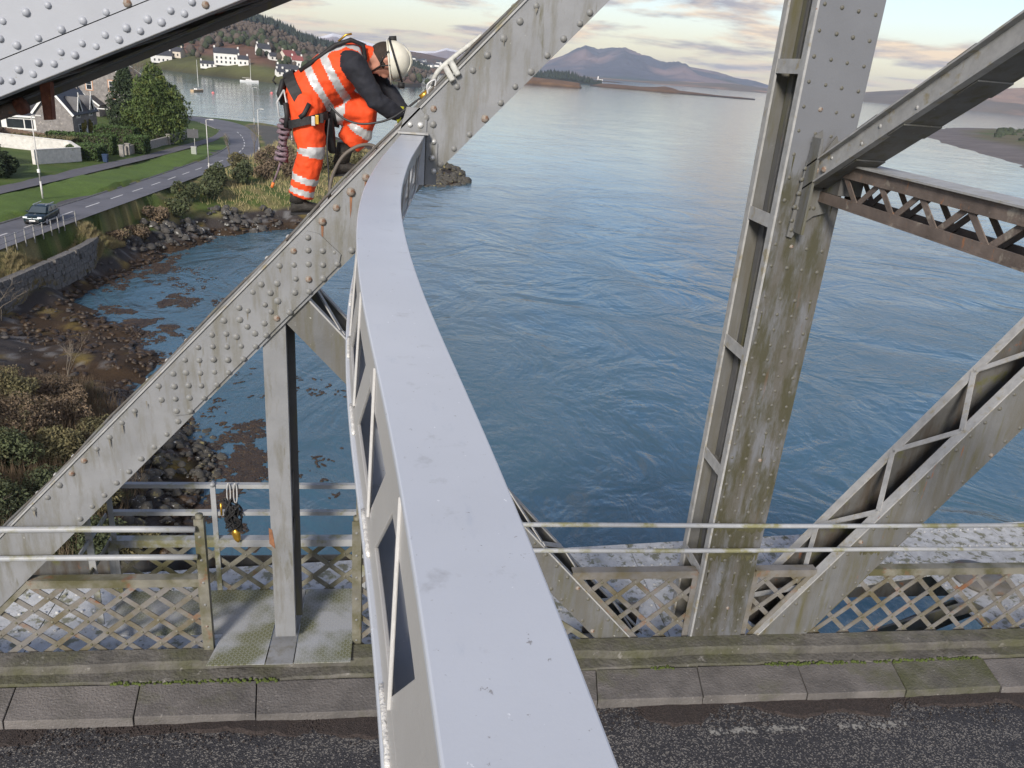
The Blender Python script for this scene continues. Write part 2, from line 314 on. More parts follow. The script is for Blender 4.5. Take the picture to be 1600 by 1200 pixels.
for x, z in A_RUSTY[:2] + A_RUSTY[3:]:
    MB().prism([(x-0.009, z-0.015), (x-0.004, z-0.13-0.05*abs(math.sin(x*40))), (x+0.004, z-0.13), (x+0.011, z-0.015)], T - 0.0025, T - 0.0005).build('rust_run', M['stain'], a)
for t in np.arange(-4.3, 3.1, 0.45):
    MB().bar(alongA(t, -WA + 0.01, T + 0.03), alongA(t + 0.4, -WA + 0.01, BACK - 0.03), 0.06, 0.012, n3).build('lacing_bar', M['shade'], a)

# bracket and splice plate where the curved beam meets the diagonal
a2 = thing('beam_bracket', 'bolted grey bracket plate joining the curved beam to the diagonal', 'bracket', (0.12, T, -0.79))
MB().prism([(0.158,-0.80),(0.236,-0.80),(0.236,-0.52),(0.20,-0.46),(0.158,-0.46)], T - 0.012, T - 0.001).build('bolt_plate', M['old'], a2)
MB().prism([(-0.02,-0.455),(0.157,-0.455),(0.157,-0.36),(0.11,-0.30),(0.02,-0.30)], T - 0.012, T - 0.001).build('bolt_plate', M['old'], a2)
MB().box(-0.035, 0.168, T - 0.12, T - 0.03, -0.464, -0.452).build('lug', M['edge'], a2)
rivets(a2, BOLT, [(x, T - 0.012, z) for x, z in A_BOLTS[:3]] + [(0.045, T - 0.012, -0.41), (0.115, T - 0.012, -0.41)], 'bolt', s=0.85)

# ------------------------------------------------------------------ big box girder upper left
dG = (0.910, 0.414); nG = (-0.414, 0.910); pG = (-2.51, -0.42)
g = thing('box_girder', 'broad pale riveted box girder with open rusty underside, rising over the village', 'girder', (-3.8, T, -1.02), TRUSS)
MB().prism(para(pG, dG, nG, -1.4, 4.2, 0.0, 0.178), T - 0.012, T + 0.01).build('edge_angle', M['plain'], g)
MB().prism(para(pG, dG, nG, 0.098, 4.2, 0.184, 0.95), T - 0.012, T + 0.01).build('face_plate', M['plain'], g)
MB().prism(para(pG, dG, nG, -1.4, 0.09, 0.184, 0.95), T - 0.012, T + 0.01).build('face_plate', M['plain'], g)
MB().prism(para(pG, dG, nG, -1.4, 4.2, 0.02, 0.95), T + 0.012, T + 0.022).build('web_plate', M['grimy'], g)
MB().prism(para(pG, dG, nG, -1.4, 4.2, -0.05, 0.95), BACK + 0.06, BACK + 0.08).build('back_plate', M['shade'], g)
def alongG(t, w, y): return (pG[0] + dG[0]*t + nG[0]*w, y, pG[1] + dG[1]*t + nG[1]*w)
g3 = (nG[0], 0, nG[1])
b = MB(); b.bar(alongG(-1.4, 0.004, T + 0.055), alongG(4.2, 0.004, T + 0.055), 0.13, 0.014, g3); b.build('flange_strip', M['edge'], g)
b = MB(); b.bar(alongG(-1.4, -0.004, BACK), alongG(4.2, -0.004, BACK), 0.14, 0.014, g3); b.build('flange_strip', M['shade'], g)
b = MB(); b.bar(alongG(-1.4, 0.42, (T + BACK) / 2 + 0.04), alongG(4.2, 0.42, (T + BACK) / 2 + 0.04), BACK - T, 0.02, g3); b.build('inner_plate', M['grimy'], g)
for t in np.arange(-1.2, 4.0, 0.62):
    MB().bar(alongG(t, 0.012, T + 0.08), alongG(t + 0.5, 0.012, BACK), 0.065, 0.012, g3).build('lacing_bar', M['grimy'], g)
    MB().bar(alongG(t + 0.1, 0.03, BACK - 0.02), alongG(t + 0.55, 0.03, T + 0.1), 0.05, 0.012, g3).build('lacing_bar', M['rustred'], g)
rivets(g, RIV['plain'], [(x, T - 0.012, z) for x, z in G_RIVETS], s=1.05)
rivets(g, RIV['plain'], [(alongG(t, w, 0)[0], T - 0.012, alongG(t, w, 0)[2]) for t in np.arange(1.75, 4.0, 0.145) for w in (0.045, 0.125)])
# rusty hanger and stub of timber under the girder
h = thing('rusty_hanger', 'flaking red rust steel hanger strip dangling under the box girder', 'hanger', (-2.38, 5.95, -0.55))
MB().prism([(-2.402,-0.575),(-2.350,-0.570),(-2.338,-0.33),(-2.40,-0.335)], 5.93, 5.945).build('strap', M['rustred'], h)
MB().prism([(-2.353,-0.570),(-2.347,-0.570),(-2.333,-0.33),(-2.339,-0.33)], 5.93, 5.99).build('leg_plate', M['rustred'], h)
h = thing('rusty_stub', 'rust stained stub of pipe sticking out under the box girder', 'pipe', (-2.9, 6.0, -0.65))
MB().tube([(-3.3, 6.0, -0.80), (-2.72, 5.98, -0.565), (-2.55, 5.97, -0.50)], 0.042, 10).build('pipe', M['rust'], h, True)
MB().tube([(-2.57, 5.972, -0.508), (-2.525, 5.968, -0.49)], 0.055, 10).build('collar', M['rustred'], h, True)

# ------------------------------------------------------------------ slim post standing on the platform
p = thing('slim_post', 'slim plain grey steel post standing on the chequer plate platform', 'post', (-0.9, 5.75, -4.70), TRUSS)
bevel(MB().box(-0.985, -0.815, T + 0.02, T + 0.034, -4.70, -1.80).build('front_flange', M['old'], p), 0.003)
MB().box(-0.98, -0.966, T + 0.034, BACK - 0.22, -4.70, -1.80).build('web', M['old'], p)
MB().box(-0.834, -0.820, T + 0.034, T + 0.10, -4.70, -1.80).build('lip', M['edge'], p)
MB().box(-0.985, -0.79, BACK - 0.22, BACK - 0.206, -4.70, -1.80).build('back_flange', M['shade'], p)
for zz in (-3.55, -4.0): MB().bar((-0.83, T + 0.05, zz), (-0.83, BACK - 0.23, zz + 0.32), 0.05, 0.01, (1,0,0)).build('lacing_bar', M['shade'], p)
MB().prism([(-1.0,-3.75),(-0.955,-3.80),(-0.965,-3.70),(-0.975,-3.62),(-1.0,-3.60)], T + 0.0165, T + 0.0195).build('rust_patch', M['stain'], p)

# ------------------------------------------------------------------ falling diagonal behind the curved beam
dB = (0.672, -0.741); nB = (0.741, 0.672); pB = (-0.63, -1.70); WB = 0.24
q = thing('falling_diagonal', 'grey laced diagonal falling from the steep diagonal to the deck behind the curved beam', 'girder', (2.4, T, -5.05), TRUSS)
MB().prism(para(pB, dB, nB, -0.14, 4.6, -WB, 0), T + 0.022, T + 0.04).build('face_plate', M['mossy'], q)
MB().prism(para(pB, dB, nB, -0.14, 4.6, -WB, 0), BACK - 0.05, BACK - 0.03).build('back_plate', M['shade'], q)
def alongB(t, w, y): return (pB[0] + dB[0]*t + nB[0]*w, y, pB[1] + dB[1]*t + nB[1]*w)
b3 = (nB[0], 0, nB[1])
for y in (T + 0.05, BACK - 0.06):
    MB().bar(alongB(-0.14, 0.004, y), alongB(4.6, 0.004, y), 0.06, 0.012, b3).build('flange_strip', M['edge'], q)
for i, t in enumerate(np.arange(-0.1, 4.4, 0.42)):
    MB().bar(alongB(t, 0.012, T + 0.06 if i % 2 else BACK - 0.06), alongB(t + 0.4, 0.012, BACK - 0.06 if i % 2 else T + 0.06), 0.05, 0.01, b3).build('lacing_bar', M['edge'], q)
MB().prism(para(pB, dB, nB, -0.14, 4.6, -WB + 0.03, -WB + 0.045), T + 0.05, BACK - 0.06).build('floor_plate', M['grimy'], q)
rivets(q, RIV['mossy'], [(alongB(t, w, 0)[0], T + 0.022, alongB(t, w, 0)[2]) for t in np.arange(2.6, 4.3, 0.16) for w in (-0.03, -WB + 0.03)], s=0.8)

# ------------------------------------------------------------------ tall riveted column
c = thing('riveted_column', 'tall riveted column with open battened side and mossy foot', 'column', (3.0, 5.86, -5.0), TRUSS)
X0, X1 = 2.765, 3.255
CM = mat('column paint, moss grown below the joint', (0.128, 0.134, 0.146), 0.55, 0, 0.08, 2.5, 0.001, 70)  # base grey lowered, putting the column's backlit shade into the colour
def column_moss(m):
    nt = m.node_tree; b_ = nt.nodes['Principled BSDF']; N = nt.nodes.new; Lk = nt.links.new; src = b_.inputs['Base Color'].links[0].from_socket
    t = N('ShaderNodeTexCoord'); sp_ = N('ShaderNodeSeparateXYZ'); Lk(t.outputs['Object'], sp_.inputs[0])
    def layer(src, colr_, sc, st, z_off, k_, gain):
        mp = N('ShaderNodeMapping'); mp.inputs['Scale'].default_value = st; Lk(t.outputs['Object'], mp.inputs[0])
        n = N('ShaderNodeTexNoise'); n.inputs['Scale'].default_value = sc; n.inputs['Detail'].default_value = 9; n.inputs['Roughness'].default_value = 0.7; Lk(mp.outputs[0], n.inputs['Vector'])
        g_ = N('ShaderNodeMapRange'); g_.inputs[1].default_value = z_off + 0.35; g_.inputs[2].default_value = z_off - 0.35; g_.inputs[3].default_value = -0.35; g_.inputs[4].default_value = k_; Lk(sp_.outputs[2], g_.inputs[0])
        ad = N('ShaderNodeMath'); ad.operation = 'ADD'; Lk(n.outputs['Fac'], ad.inputs[0]); Lk(g_.outputs[0], ad.inputs[1])
        r = N('ShaderNodeMapRange'); r.inputs[1].default_value = 0.5; r.inputs[2].default_value = 0.66; r.inputs[4].default_value = gain; Lk(ad.outputs[0], r.inputs[0])
        mx = N('ShaderNodeMix'); mx.data_type = 'RGBA'; Lk(r.outputs[0], mx.inputs[0]); Lk(src, mx.inputs[6]); mx.inputs[7].default_value = (*colr_, 1); return mx.outputs[2]
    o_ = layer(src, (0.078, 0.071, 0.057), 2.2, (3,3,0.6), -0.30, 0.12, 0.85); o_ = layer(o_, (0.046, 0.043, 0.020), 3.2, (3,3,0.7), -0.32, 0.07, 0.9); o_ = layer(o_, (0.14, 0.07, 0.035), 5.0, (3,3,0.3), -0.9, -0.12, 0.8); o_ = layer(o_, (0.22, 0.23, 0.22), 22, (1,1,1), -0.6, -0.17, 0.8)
    Lk(o_, b_.inputs['Base Color'])
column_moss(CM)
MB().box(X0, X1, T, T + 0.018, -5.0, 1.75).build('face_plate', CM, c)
MB().box(X0, X1, BACK - 0.018, BACK, -5.0, 1.75).build('back_plate', M['mossy'], c)
MB().box(X0 + 0.13, X0 + 0.15, T + 0.02, BACK - 0.02, -5.0, 1.75).build('web', M['shade'], c)
MB().box(X1 - 0.03, X1 - 0.01, T + 0.02, BACK - 0.02, -5.0, 1.75).build('web', M['shade'], c)
for y0 in (T - 0.004, BACK - 0.07): MB().box(X0 - 0.006, X0 + 0.012, y0, y0 + 0.075, -5.0, 1.75).build('edge_angle', M['edge'], c)
for y0 in (T + 0.075, BACK - 0.15): MB().box(X0 + 0.112, X0 + 0.128, y0, y0 + 0.075, -5.0, 1.75).build('inner_angle', M['shade'], c)
for z in (1.3, 0.21, -0.88, -1.96, -3.03, -4.08):
    MB().box(X0 + 0.013, X0 + 0.128, T + 0.075, BACK - 0.075, z - 0.09, z - 0.078).build('batten_shelf', M['mossy'], c)
    MB().box(X0 - 0.002, X0 + 0.011, T + 0.074, BACK - 0.073, z - 0.10, z).build('batten', M['edge'], c)
zz = list(np.arange(1.55, -1.4, -0.165)) + list(np.arange(-1.5, -4.75, -0.128))
rivets(c, RIV['mossy'], [(x, T, z - 0.012 * k) for z in zz for k, x in enumerate((2.815, 2.945, 3.07, 3.20)) if not (-1.05 < z < -0.3 and 2.9 < x)], s=0.62)
rivets(c, RIV['shade'], [(X0 + 0.13, y, z) for z in np.arange(1.4, -4.8, -0.21) for y in (T + 0.19, BACK - 0.19)], rot=(0, 0, -math.pi / 2), s=0.8)
grime_runs(c, [(x, z) for z in zz if z < -0.3 for x in (2.815, 2.945, 3.07, 3.20)], T, 0.16, M['film'], 0.06, 0.22)
for z_, h_ in ((-3.58, 0.10), (-3.84, 0.13)): moss_patch(c, X0 + 0.01, X1 - 0.01, z_, T - 0.0008, h_, M['film'])
# joint plates on the column
MB().prism([(2.875,-1.02),(2.915,-1.03),(2.97,-0.93),(3.05,-0.86),(3.16,-0.825),(3.20,-0.72),(3.20,-0.52),(3.14,-0.36),(3.10,-0.28),(3.02,-0.42),(2.985,-0.25),(2.93,-0.29),(2.90,-0.62)], T - 0.03, T - 0.014).build('gusset_plate', M['mossy'], c)
MB().box(2.915, 2.935, T - 0.16, T - 0.03, -0.98, -0.30).build('gusset_rib', M['mossy'], c)
rivets(c, RIV['mossy'], [(x, T - 0.03, z) for x, z in ((2.93,-0.33),(2.95,-0.38),(2.91,-0.52),(2.90,-0.60),(2.90,-0.70),(2.89,-0.80),(2.92,-0.81),(2.89,-0.90),(2.90,-0.97),(3.0,-0.80),(3.04,-0.80),(3.12,-0.75))], s=0.75)

# ------------------------------------------------------------------ rusty lattice strut and sloping brace running from the column across the road
s = thing('rusty_lattice_strut', 'rusty brown lattice strut running level from the riveted column across the road', 'strut', (3.15, 5.5, -0.74))
FX0, FX1, FZ0, FZ1, FY0, FY1 = 3.07, 3.27, -0.735, -0.455, -0.4, T - 0.03
for x in (FX0, FX1):
    MB().box(x - 0.006, x + 0.006, FY0, FY1, FZ1 - 0.085, FZ1).build('chord_angle', M['rust'], s)
    MB().box(x - 0.006, x + 0.006, FY0, FY1, FZ0, FZ0 + 0.06).build('chord_angle', M['rust'], s)
    for i, y in enumerate(np.arange(FY1 - 0.26, FY0, -0.44)):
        off = 0.0 if x == FX0 else 0.10
        MB().bar((x + (0.007 if x == FX0 else -0.007), y + off, FZ1 - 0.06), (x + (0.007 if x == FX0 else -0.007), y - 0.22 + off, FZ0 + 0.04), 0.042, 0.007, (1,0,0)).build('lattice_bar', M['rust'], s)
        MB().bar((x + (0.015 if x == FX0 else -0.015), y - 0.22 + off, FZ0 + 0.04), (x + (0.015 if x == FX0 else -0.015), y - 0.44 + off, FZ1 - 0.06), 0.042, 0.007, (1,0,0)).build('lattice_bar', M['rust'], s)
MB().box(FX0 - 0.03, FX1 + 0.03, FY0, FY1, FZ1 + 0.001, FZ1 + 0.013).build('top_plate', M['edge'], s)
for x in (FX0 + 0.02, FX1 - 0.02): MB().box(x - 0.03, x + 0.03, FY0, FY1, FZ0 - 0.013, FZ0 - 0.001).build('bottom_flange', M['rust'], s)
MB().box(FX0 + 0.01, FX1 - 0.01, FY1 - 0.22, FY1, FZ0 + 0.062, FZ1 - 0.09).build('end_block', M['grimy'], s)
s = thing('sloping_brace', 'sloping grey channel brace climbing from the column joint towards the near truss', 'brace', (3.05, 5.5, -0.75))
e0, e1 = Vector((0, 5.62, -0.69)), Vector((0, 1.9, 1.28)); ed = (e1 - e0).normalized(); en = Vector((0, -ed.z, ed.y)); en = en if en.z > 0 else -en
def Ept(t, w, x): q_ = e0 + ed * t + en * w; return (x, q_.y, q_.z)
EL = (e1 - e0).length
def ebox(x0, x1, w0, w1, t0=0.0, t1=EL):
    b = MB(); v = [Ept(t, w, x) for t in (t0, t1) for (x, w) in ((x0, w0), (x1, w0), (x1, w1), (x0, w1))]
    return b.add(v, [(0,1,2,3),(7,6,5,4),(0,4,5,1),(1,5,6,2),(2,6,7,3),(3,7,4,0)])
ebox(2.955, 2.967, 0.004, 0.135).build('channel_web', M['edge'], s)  # paler paint: the light on this face is painted into its colour
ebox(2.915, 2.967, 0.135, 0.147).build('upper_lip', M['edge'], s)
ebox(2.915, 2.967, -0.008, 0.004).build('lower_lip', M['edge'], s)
ebox(2.967, 3.17, 0.110, 0.122).build('top_plate', M['mossy'], s)
ebox(2.967, 3.17, -0.008, 0.002, 0.12).build('bottom_plate', M['mossy'], s)
ebox(3.17, 3.182, -0.008, 0.147, 0.1).build('channel_web', M['shade'], s)
for i, t in enumerate(np.arange(0.5, EL, 0.55)): ebox(2.93 if i % 2 else 2.97, 3.18, -0.018, -0.009, t, t + 0.16).build('tie_plate', M['mossy'], s)
for t in (0.75, 1.6): ebox(2.92, 2.99, 0.148, 0.156, t, t + 0.22).build('splice_plate', M['shade'], s)
rivets(s, RBOLT, [Ept(0.20, 0.085, 2.955), Ept(0.30, 0.055, 2.955)], 'bolt', rot=(0, 0, -math.pi / 2), s=0.9)
rivets(s, RIV['edge'], [Ept(t, w, 2.955) for t, w in ((0.12, 0.04), (0.4, 0.1), (0.75, 0.06), (0.95, 0.09), (1.3, 0.05))], rot=(0, 0, -math.pi / 2), s=0.6)

# ------------------------------------------------------------------ rising diagonal at the right with an open laced top
dD = Vector((5.293-3.948, -2.126+4.049)).normalized(); dD = (dD.x, dD.y); nD = (-dD[1], dD[0]); pD = (3.948, -4.049)
WD = 0.40
d = thing('laced_diagonal', 'mossy laced diagonal with dark open trough, rising right from beside the column foot', 'girder', (3.5, T, -5.0), TRUSS)
def alongD(t, w, y): return (pD[0] + dD[0]*t + nD[0]*w, y, pD[1] + dD[1]*t + nD[1]*w)
d3 = (nD[0], 0, nD[1])
MB().prism(para(pD, dD, nD, -1.0, 4.2, -WD, 0), T, T + 0.018).build('face_plate', M['mossy'], d)
MB().prism(para(pD, dD, nD, -1.0, 4.2, -WD, 0.0), BACK - 0.03, BACK - 0.012).build('back_plate', M['grimy'], d)
MB().prism(para(pD, dD, nD, -1.0, 4.2, -WD + 0.02, -WD + 0.035), T + 0.02, BACK - 0.032).build('floor_plate', M['grimy'], d)
MB().bar(alongD(-1.0, 0.005, T + 0.04), alongD(4.2, 0.005, T + 0.04), 0.10, 0.012, d3).build('flange_strip', M['edge'], d)
MB().bar(alongD(-1.0, 0.005, BACK - 0.05), alongD(4.2, 0.005, BACK - 0.05), 0.09, 0.012, d3).build('flange_strip', M['edge'], d)
for i, t in enumerate(np.arange(-0.8, 4.0, 0.5)):
    ya, yb = (T + 0.05, BACK - 0.06) if i % 2 else (BACK - 0.06, T + 0.05)
    MB().bar(alongD(t, 0.014, ya), alongD(t + 0.5, 0.014, yb), 0.05, 0.010, d3).build('lacing_bar', M['edge'], d)
rivets(d, RIV['mossy'], [(alongD(t, w, 0)[0], T, alongD(t, w, 0)[2]) for t in np.arange(-0.6, 3.0, 0.165) for w in (-0.05, -WD + 0.035)], s=0.78)

for t_, z_, h_ in ((0, -3.58, 0.06), (0, -3.84, 0.07)):
    xa = pD[0] + (z_ - pD[1]) * dD[0] / dD[1]; moss_patch(d, xa + 0.14, xa + 0.34, z_, T - 0.0008, h_, M['film'])
# ------------------------------------------------------------------ fence panels
def lattice(name, label, poly, y, pitch, m, frame_m, group, z_top_rail=True, slope=1.0, bw=0.045):
    """convex panel (x, z) filled with crossed flat bars; each bar is a part"""
    xs = [x for x, z in poly]; zs = [z for x, z in poly]
    t = thing(name, label, 'fence', ((min(xs)+max(xs))/2, y, min(zs)), group)
    nodes = []
    for sgn, yy in ((1, y - 0.006), (-1, y + 0.006)):
        k = math.floor((min(xs) - 3) / pitch)
        while k * pitch < max(xs) + 3:
            pt = (k * pitch, -4.5); dd = (1.0, sgn * slope); ln = math.hypot(*dd); dd = (dd[0]/ln, dd[1]/ln)
            cl = clip_line(pt, dd, poly)
            if cl:
                A_, B_ = line_pt(pt, dd, cl[0]), line_pt(pt, dd, cl[1])
                MB().bar((A_[0], yy, A_[1]), (B_[0], yy, B_[1]), bw, 0.009, (0,-1,0)).build('lattice_bar', m, t)
            k += 1
    for i in range(-60, 60):
        for j in range(-40, 41):
            x = (i + j) * pitch / 2; z = -4.5 + slope * (j - i) * pitch / 2
            ok = all(-(poly[(k+1)%len(poly)][1]-poly[k][1])*(x-poly[k][0]) + (poly[(k+1)%len(poly)][0]-poly[k][0])*(z-poly[k][1]) > 0.01 for k in range(len(poly)))
            if ok: nodes.append((x, y - 0.0105, z))
    if nodes: rivet_sheet('rivet_heads', nodes, M['lattdark'], t, 0.013, 0.009)
    for i in range(len(poly)):
        (ax, az), (bx, bz) = poly[i], poly[(i+1) % len(poly)]
        if abs(az - bz) < 0.05 and min(az, bz) > sum(zs)/len(zs):      # top rail: an angle with a level shelf
            MB().box(min(ax,bx)-0.01, max(ax,bx)+0.01, y - 0.03, y - 0.012, az - 0.055, az + 0.008).build('top_rail', frame_m, t)
            MB().box(min(ax,bx)-0.01, max(ax,bx)+0.01, y - 0.03, y + 0.055, az + 0.009, az + 0.019).build('rail_shelf', frame_m, t)
        else:
            MB().bar((ax, y - 0.016, az), (bx, y - 0.016, bz), 0.05, 0.010, (0,-1,0)).build('frame_bar', frame_m, t)
    return t
FG = 'lattice fence panels along the footway edge'
def A_low_x(z): return pA[0] + nA[0]*(-WA) + (z - (pA[1] - nA[1]*WA)) * dA[0] / dA[1]
def B_up(z): return pB[0] + (z - pB[1]) * dB[0] / dB[1]
def D_up(z): return pD[0] + (z - pD[1]) * dD[0] / dD[1]
def D_low(z): return D_up(z) + WD / dD[1]
ZB, ZT = -4.87, -4.10
lattice('lattice_panel', 'rusty lattice fence panel left of the platform gap, below the steep diagonal', [(A_low_x(ZB)+0.03, ZB),(-1.56,ZB),(-1.56,ZT),(A_low_x(ZT)+0.03,ZT)], T + 0.03, 0.275, M['latt'], M['lattdark'], FG, slope=0.86)
lattice('lattice_panel', 'lattice fence panel between falling diagonal and tall column', [(B_up(ZB)+0.04, ZB),(2.72,ZB),(2.72,ZT),(B_up(ZT)+0.04,ZT)], T + 0.06, 0.31, M['latt'], M['latt'], FG, slope=0.95)
lattice('lattice_panel', 'small lattice fence panel between tall column and laced diagonal', [(3.30, ZB),(D_up(ZB)-0.04,ZB),(D_up(ZT)-0.04,ZT),(3.30,ZT)], T + 0.06, 0.31, M['latt'], M['latt'], FG, slope=0.95)
lattice('lattice_panel', 'long lattice fence panel right of the laced diagonal', [(D_low(ZB)+0.03, ZB),(9.0,ZB),(9.0,ZT),(D_low(ZT)+0.03,ZT)], T + 0.06, 0.31, M['latt'], M['lattdark'], FG, slope=0.95)
lattice('lattice_panel', 'triangular lattice panel under the falling diagonal beside the curved beam', [(-0.28, ZB),(B_up(ZB)-0.40,ZB),(-0.28+0.001,-3.30)], T + 0.06, 0.31, M['latt'], M['lattdark'], FG, slope=0.95)
YR = 6.38
lattice('lattice_panel', 'green stained lattice panel of the rear platform railing', [(-2.52, -4.80),(-0.28,-4.80),(-0.28,-4.22),(-2.52,-4.22)], YR, 0.30, M['lattdark'], M['tube'], 'railing of the side platform', slope=0.86)

RAILG = 'round handrails beside the road'
def rail(label, pts, r=0.021, m='tube', group=RAILG):
    t = MB().tube(pts, r, 10).build('handrail', M[m], None, True); return tag(t, label, 'handrail', group)
rail('upper round handrail crossing in front of tall column', [(-0.28 + 0.55, T - 0.05, -3.535)] + [(x, T - 0.05, -3.535 - 0.004*x + 0.006*math.sin(x*1.3)) for x in np.arange(1, 9.5, 0.5)])
rail('lower round handrail crossing in front of tall column', [(0.27, T - 0.05, -3.79)] + [(x, T - 0.05, -3.79 - 0.004*x + 0.005*math.sin(x*1.7)) for x in np.arange(1, 9.5, 0.5)])
rail('upper round handrail ending at the stout railing post', [(x, T - 0.05, -3.57 + 0.006*math.sin(x*2)) for x in np.linspace(-6, -1.55, 11)], 0.026)
rail('lower round handrail ending at the stout railing post', [(x, T - 0.05, -3.83 + 0.004*math.sin(x*2)) for x in np.linspace(-6, -1.55, 11)], 0.024)
def stout_post(x, y, z0, z1, label, w=0.055, group=None, m='lattdark'):
    t = thing('railing_post', label, 'post', (x, y, z0), group)
    MB().box(x - w/2, x + w/2, y - 0.006, y + 0.006, z0, z1).build('post_plate', M[m], t)
    MB().box(x + w/2 - 0.011, x + w/2 - 0.001, y + 0.006, y + 0.06, z0, z1).build('post_leg', M['lattdark'], t)
    MB().tube([(x, y + 0.03, z1 - 0.02), (x, y + 0.03, z1 + 0.03)], 0.03, 10).build('cap', M[m], t, True)
    rivets(t, RIV['old'], [(x, y - 0.006, z) for z in np.arange(z0 + 0.12, z1 - 0.1, 0.22)], s=0.5)
    return t
stout_post(-1.53, T - 0.015, -4.88, -3.50, 'stout rust stained railing post beside the chequer plate gap', 0.075)
stout_post(-0.30, T + 0.03, -4.88, -3.55, 'rust stained railing post hidden half behind the curved beam', 0.075)
# rear railing of the platform
RG = 'railing of the side platform'
for z, nm in ((-3.655, 'upper'), (-3.935, 'lower')):
    t = MB().box(-2.5, -0.28, YR - 0.006, YR + 0.006, z - 0.02, z + 0.02).box(-2.5, -0.28, YR + 0.006, YR + 0.04, z + 0.010, z + 0.02).build('flat_rail', M['tube'])
    tag(t, nm + ' flat rail of the rear platform railing', 'rail', RG)
for x in (-2.48, -1.60, -0.31):
    t = thing('rail_post', {-2.48: 'corner post of the rear platform railing', -1.60: 'middle post of the rear platform railing beside the hanging karabiners', -0.31: 'end post of the rear platform railing by the curved beam'}[x], 'post', (x, YR, -4.8), RG)
    MB().box(x - 0.022, x + 0.022, YR - 0.018, YR - 0.0065, -4.8, -3.62).build('post_plate', M['tube'], t)
    MB().tube([(x, YR - 0.03, -3.63), (x, YR + 0.03, -3.63)], 0.02, 8).build('cap', M['tube'], t, True)
for z, m_ in ((-3.66, 'tube'), (-3.94, 'tube'), (-4.22, 'lattdark')):
    t = MB().box(-2.525, -2.513, T + 0.14, YR - 0.02, z - 0.022, z + 0.022).build('side_rail', M[m_]); tag(t, {-3.66:'top',-3.94:'middle',-4.22:'lowest'}[z] + ' side rail returning from rear railing to the steep diagonal', 'rail', RG)
t = MB().box(-2.545, -2.49, 5.95, 5.962, -4.8, -3.72).build('side_post', M['tube']); tag(t, 'thin post in the side return of the platform railing', 'post')

# ------------------------------------------------------------------ platform of chequer plate
CH = bpy.data.materials.new('chequer plate'); CH.use_nodes = True
def chequer(m):
    nt = m.node_tree; b = nt.nodes['Principled BSDF']; N = nt.nodes.new; Lk = nt.links.new
    t = N('ShaderNodeTexCoord'); outs = []
    for ang, off in ((math.radians(45), 0.0), (math.radians(-45), 0.5)):
        mp = N('ShaderNodeMapping'); mp.inputs['Rotation'].default_value = (0, 0, ang); mp.inputs['Scale'].default_value = (28, 28, 28); mp.inputs['Location'].default_value = (off, off, 0); Lk(t.outputs['Object'], mp.inputs[0])
        sx = N('ShaderNodeSeparateXYZ'); Lk(mp.outputs[0], sx.inputs[0])
        def tri(o):
            f = N('ShaderNodeMath'); f.operation = 'FRACT'; Lk(o, f.inputs[0]); s_ = N('ShaderNodeMath'); s_.operation = 'SUBTRACT'; Lk(f.outputs[0], s_.inputs[0]); s_.inputs[1].default_value = 0.5
            q_ = N('ShaderNodeMath'); q_.operation = 'ABSOLUTE'; Lk(s_.outputs[0], q_.inputs[0]); return q_.outputs[0]
        l1 = N('ShaderNodeMath'); l1.operation = 'LESS_THAN'; Lk(tri(sx.outputs[0]), l1.inputs[0]); l1.inputs[1].default_value = 0.12
        l2 = N('ShaderNodeMath'); l2.operation = 'LESS_THAN'; Lk(tri(sx.outputs[1]), l2.inputs[0]); l2.inputs[1].default_value = 0.36
        mu = N('ShaderNodeMath'); mu.operation = 'MULTIPLY'; Lk(l1.outputs[0], mu.inputs[0]); Lk(l2.outputs[0], mu.inputs[1]); outs.append(mu.outputs[0])
    ad = N('ShaderNodeMath'); ad.operation = 'MAXIMUM'; Lk(outs[0], ad.inputs[0]); Lk(outs[1], ad.inputs[1])
    bp = N('ShaderNodeBump'); bp.inputs['Distance'].default_value = 0.006; bp.inputs['Strength'].default_value = 1.0; Lk(ad.outputs[0], bp.inputs['Height']); Lk(bp.outputs[0], b.inputs['Normal'])
    n = N('ShaderNodeTexNoise'); n.inputs['Scale'].default_value = 2.3; n.inputs['Detail'].default_value = 6; Lk(t.outputs['Object'], n.inputs['Vector'])
    r = N('ShaderNodeValToRGB'); r.color_ramp.elements[0].position = 0.42; r.color_ramp.elements[0].color = (0.13, 0.135, 0.07, 1); r.color_ramp.elements[1].position = 0.58; r.color_ramp.elements[1].color = (0.31, 0.32, 0.33, 1); Lk(n.outputs['Fac'], r.inputs[0])
    mx = N('ShaderNodeMix'); mx.data_type = 'RGBA'; Lk(ad.outputs[0], mx.inputs[0]); Lk(r.outputs[0], mx.inputs[6]); mx.inputs[7].default_value = (0.40, 0.40, 0.385, 1); mx.inputs[0].default_value = 0.0
    ml_ = N('ShaderNodeMath'); ml_.operation = 'MULTIPLY'; Lk(ad.outputs[0], ml_.inputs[0]); ml_.inputs[1].default_value = 0.35; Lk(ml_.outputs[0], mx.inputs[0])
    Lk(mx.outputs[2], b.inputs['Base Color']); b.inputs['Roughness'].default_value = 0.5; b.inputs['Metallic'].default_value = 0.15
chequer(CH)
t = thing('platform', 'small chequer plate platform reaching through the fence gap', 'platform', (-0.95, 5.9, -4.80))
ZP = -4.76
for k, poly in enumerate(([(-1.505,5.36),(-1.04,5.36),(-1.02,6.36),(-2.45,6.36),(-2.45,5.75),(-1.45,5.75)], [(-0.80,5.36),(-0.335,5.36),(-0.335,6.36),(-0.81,6.36)])):
    MB().flat(poly, ZP - 0.008, ZP).build('tread_plate', CH, t)
